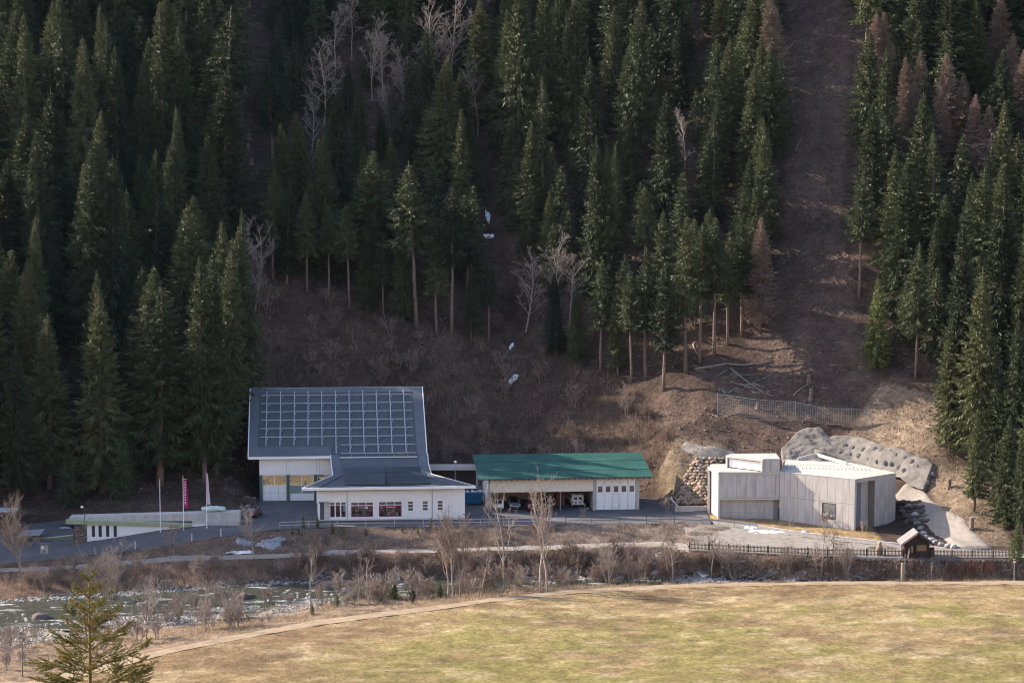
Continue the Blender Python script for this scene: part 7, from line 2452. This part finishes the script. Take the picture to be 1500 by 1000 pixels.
# ------------------------------------------------------------ logs and stumps on the slope
def log(u0, v0, u1, v1, r, label, mat=None, group=None):
    a, b = hit(u0, v0), hit(u1, v1)
    n = 6
    pts = []
    for i in range(n):
        t = i / (n - 1)
        p = a * (1 - t) + b * t
        pts.append(np.array([p[0], p[1], max(ground(p[0], p[1]), p[2] - 0.2) + r * 0.8]) - a)
    root = MB().tube(pts, list(np.linspace(r, r * 0.45, n)), 7).build('fallen_log', mat or M_bark_pale, None, True)
    root.location = tuple(a)
    tag(root, label, 'log', group)
log(1018, 542, 1132, 530, 0.22, 'long fallen trunk lying across the slope below the wood edge')
log(1015, 505, 1026, 530, 0.14, 'short leaning log beside the tall bare-trunked spruce')
log(1070, 540, 1118, 575, 0.16, 'grey log slanting down above the rockfall net')
log(1162, 580, 1185, 563, 0.14, 'thin log on the slope right of the log tangle')
log(1140, 90, 1165, 60, 0.16, 'dark log high in the bare strip')
log(1165, 222, 1175, 200, 0.12, 'small dark log midway up the bare strip')
log(490, 288, 520, 262, 0.13, 'thin pale log leaning in the middle wood')
log(1010, 838, 1040, 822, 0.16, 'pale drift log on the rubble below the picket fence', M_wood_pale)
log(318, 909, 372, 905, 0.2, 'dark drift log among rocks on the gravel bar', M_bark)
g = np.random.default_rng(560)
for i in range(26):
    u, v = g.uniform(1050, 1125), g.uniform(548, 578)
    a = g.uniform(-0.9, 0.9)
    l = g.uniform(8, 24)
    log(u, v, u + l * math.cos(a), v + l * math.sin(a) * 0.7, g.uniform(0.06, 0.14), 'grey branch in the log tangle above the rockfall net', None, 'tangled branches above the rockfall net')
for i in range(34):
    u, v = g.uniform(960, 1370), g.uniform(490, 640)
    a = g.uniform(-0.9, 0.9)
    l = g.uniform(6, 18)
    log(u, v, u + l * math.cos(a), v + l * math.sin(a) * 0.7, g.uniform(0.05, 0.1), 'dead branch lying on the lower bare slope', M_bark if i % 2 else None, 'dead branches on the lower bare slope')
for i in range(30):
    v = g.uniform(-10, 470)
    u = g.uniform(1150, 1235)
    a = g.uniform(-1.3, 1.3)
    l = g.uniform(6, 22)
    log(u, v, u + l * math.cos(a), v + l * math.sin(a), g.uniform(0.05, 0.12), 'dead branch lying on the upper bare strip', M_bark if i % 3 else None, 'dead branches on the upper bare strip')
for i, (u, v) in enumerate([(352, 22), (365, 10), (357, 62), (358, 108), (359, 138), (353, 152), (365, 205), (363, 222), (369, 240), (330, 180), (1185, 560), (1110, 600), (1423, 775), (1390, 715), (1188, 585)]):
    p = hit(u, v)
    h = g.uniform(0.8, 1.7)
    grp = 'stumps in the left clearing' if i < 10 else None
    labs = ['grey snag above the rockfall net', 'tree stump just below the rockfall net', 'upturned stump on the dry bank by the ramp', 'brown root plate at the right end of the sprayed concrete', 'thin snag right of the log tangle']
    r = empty('tree_stump', p, g.uniform(0, 6), 'cut tree stump standing in the left clearing' if i < 10 else labs[i - 10], 'stump', grp)
    MB().tube([(0, 0, -0.3), (0, 0, 0.2), (0.03, 0, h)], [0.5, 0.36, 0.3], 9).build('stem', M_bark, r)
    MB().tube([(0.03, 0, h + 0.002), (0.03, 0, h + 0.03)], 0.27, 9).build('cut_face', M_wood_pale, r)
    for k in range(4):
        a = k * 1.57 + 0.4
        MB().tube([(0.2 * math.cos(a), 0.2 * math.sin(a), 0.2), (0.8 * math.cos(a), 0.8 * math.sin(a), -0.15)], [0.14, 0.05], 5).build('root', M_bark, r)

# ------------------------------------------------------------ young spruce close to the camera
def near_spruce():
    Y = 58.0
    tip = at_y(129, 822, Y)
    gz = ground(tip[0], Y)
    H = tip[2] - gz
    root = empty('near_spruce_tree', (tip[0], Y, gz), 0, 'young yellow-green spruce with open whorled branches, before the river and track', 'spruce')
    g = np.random.default_rng(9)
    tb = MB()
    zs = np.linspace(-0.3, H, 14)
    tb.tube([(0.015 * math.sin(z), 0.01 * math.cos(z * 1.3), z) for z in zs], [max(0.008, 0.012 * (H - z) + 0.009) for z in zs], 8)
    nb, nd, nl, nw = [], [], [], []
    tw = []
    def needles(p0, p1, dens=160, ln=0.030):
        d = p1 - p0
        L = np.linalg.norm(d)
        if L < 1e-4: return
        d = d / L
        n = max(6, int(L * dens))
        t = g.uniform(0, 1, n)[:, None]
        P = p0 + (p1 - p0) * t
        r = g.normal(size=(n, 3))
        r -= (r @ d)[:, None] * d
        r /= np.linalg.norm(r, axis=1)[:, None] + 1e-9
        up = np.array([0, 0, 1.0])
        D = r * 0.8 + d * 0.65 + up * 0.18
        D /= np.linalg.norm(D, axis=1)[:, None]
        nb.append(P); nd.append(D); nl.append(g.uniform(0.7, 1.25, n) * ln); nw.append(np.full(n, 0.013))
    def twig(p, d, L, r, lev):
        n = 4
        pts = [p]
        dd = d / np.linalg.norm(d)
        for i in range(n):
            dd = dd + np.array([0, 0, (0.10 if lev == 0 else 0.05)]) * (i / n) + g.normal(0, 0.04, 3)
            dd /= np.linalg.norm(dd)
            pts.append(pts[-1] + dd * L / n)
        tb.tube(pts, list(np.linspace(r, r * 0.35, n + 1)), 4 if lev else 5, False)
        for a, b in zip(pts[:-1], pts[1:]):
            needles(a, b, 290 if lev else 290)
        if lev < 2:
            k = int(L * (10 if lev == 0 else 8)) + 1
            for i in range(k):
                t = g.uniform(0.22, 0.97)
                q = t * n
                i0 = min(int(q), n - 1)
                pp = pts[i0] + (pts[i0 + 1] - pts[i0]) * (q - i0)
                side = np.cross(dd, np.array([0, 0, 1.0]))
                side /= np.linalg.norm(side) + 1e-9
                s = 1 if g.uniform() < 0.5 else -1
                nd_ = dd * 0.75 + side * s * g.uniform(0.5, 0.9) + np.array([0, 0, g.normal(-0.08, 0.18)])
                twig(pp, nd_, L * (1.02 - t) * g.uniform(0.45, 0.7) + 0.05, r * 0.5, lev + 1)
    # whorls from the leader downwards
    needles(np.array([0, 0, H - 0.50]), np.array([0, 0, H]), 420, 0.024)
    z = H - 0.50
    L = 0.30
    k = 0
    while z > max(0.8, H - 5.6):
        n = 5 + (k % 2)
        az0 = g.uniform(0, 6.28)
        for b in range(n):
            az = az0 + b * 6.283 / n + g.normal(0, 0.15)
            el = max(0.12, 0.85 - 0.085 * k) + g.normal(0, 0.08)
            d = np.array([math.cos(az) * math.cos(el), math.sin(az) * math.cos(el), math.sin(el)])
            twig(np.array([0, 0, z + g.normal(0, 0.02)]), d, L * g.uniform(0.85, 1.15), 0.008 + 0.006 * L, 0)
        # small branches between the whorls
        for b in range(4):
            az = g.uniform(0, 6.283)
            zz = z - g.uniform(0.1, 0.32)
            d = np.array([math.cos(az) * 0.9, math.sin(az) * 0.9, 0.35])
            twig(np.array([0, 0, zz]), d, L * 0.4, 0.006, 1)
        z -= 0.40 + 0.02 * k
        L += 0.235
        k += 1
    tb.build('trunk', material('young_bark', (0.22, 0.15, 0.075), 0.9, 0.3, 8.0), root, True)
    v, q = blades(np.concatenate(nb), np.concatenate(nd), np.concatenate(nl), np.concatenate(nw), g)
    me = np_mesh('crown', v, tris=q)
    link('crown', me, material('near_needles', (0.115, 0.13, 0.026), 0.6, 0.35, 5.0, second=(0.27, 0.20, 0.05), second_scale=2.0, second_bias=0.56, translucent=0.35), root)
    print('near spruce quads', len(q))
near_spruce()
# ------------------------------------------------------------ thin valley haze
hz_me = MB().box(-460, 460, -430, 660, -7.5, 330).mesh('haze')
hz = link('haze', hz_me)
hm = bpy.data.materials.new('thin_haze')
hm.use_nodes = True
hN, hL = hm.node_tree.nodes, hm.node_tree.links
hN.remove(hN['Principled BSDF'])
pv = hN.new('ShaderNodeVolumePrincipled')
pv.inputs['Color'].default_value = (0.45, 0.62, 1.0, 1)
pv.inputs['Density'].default_value = 0.00001
pv.inputs['Anisotropy'].default_value = 0.3
hL.new(pv.outputs['Volume'], hN['Material Output'].inputs['Volume'])
hz_me.materials.append(hm)
tag(hz, 'thin bluish haze filling the valley', 'haze', kind='stuff')
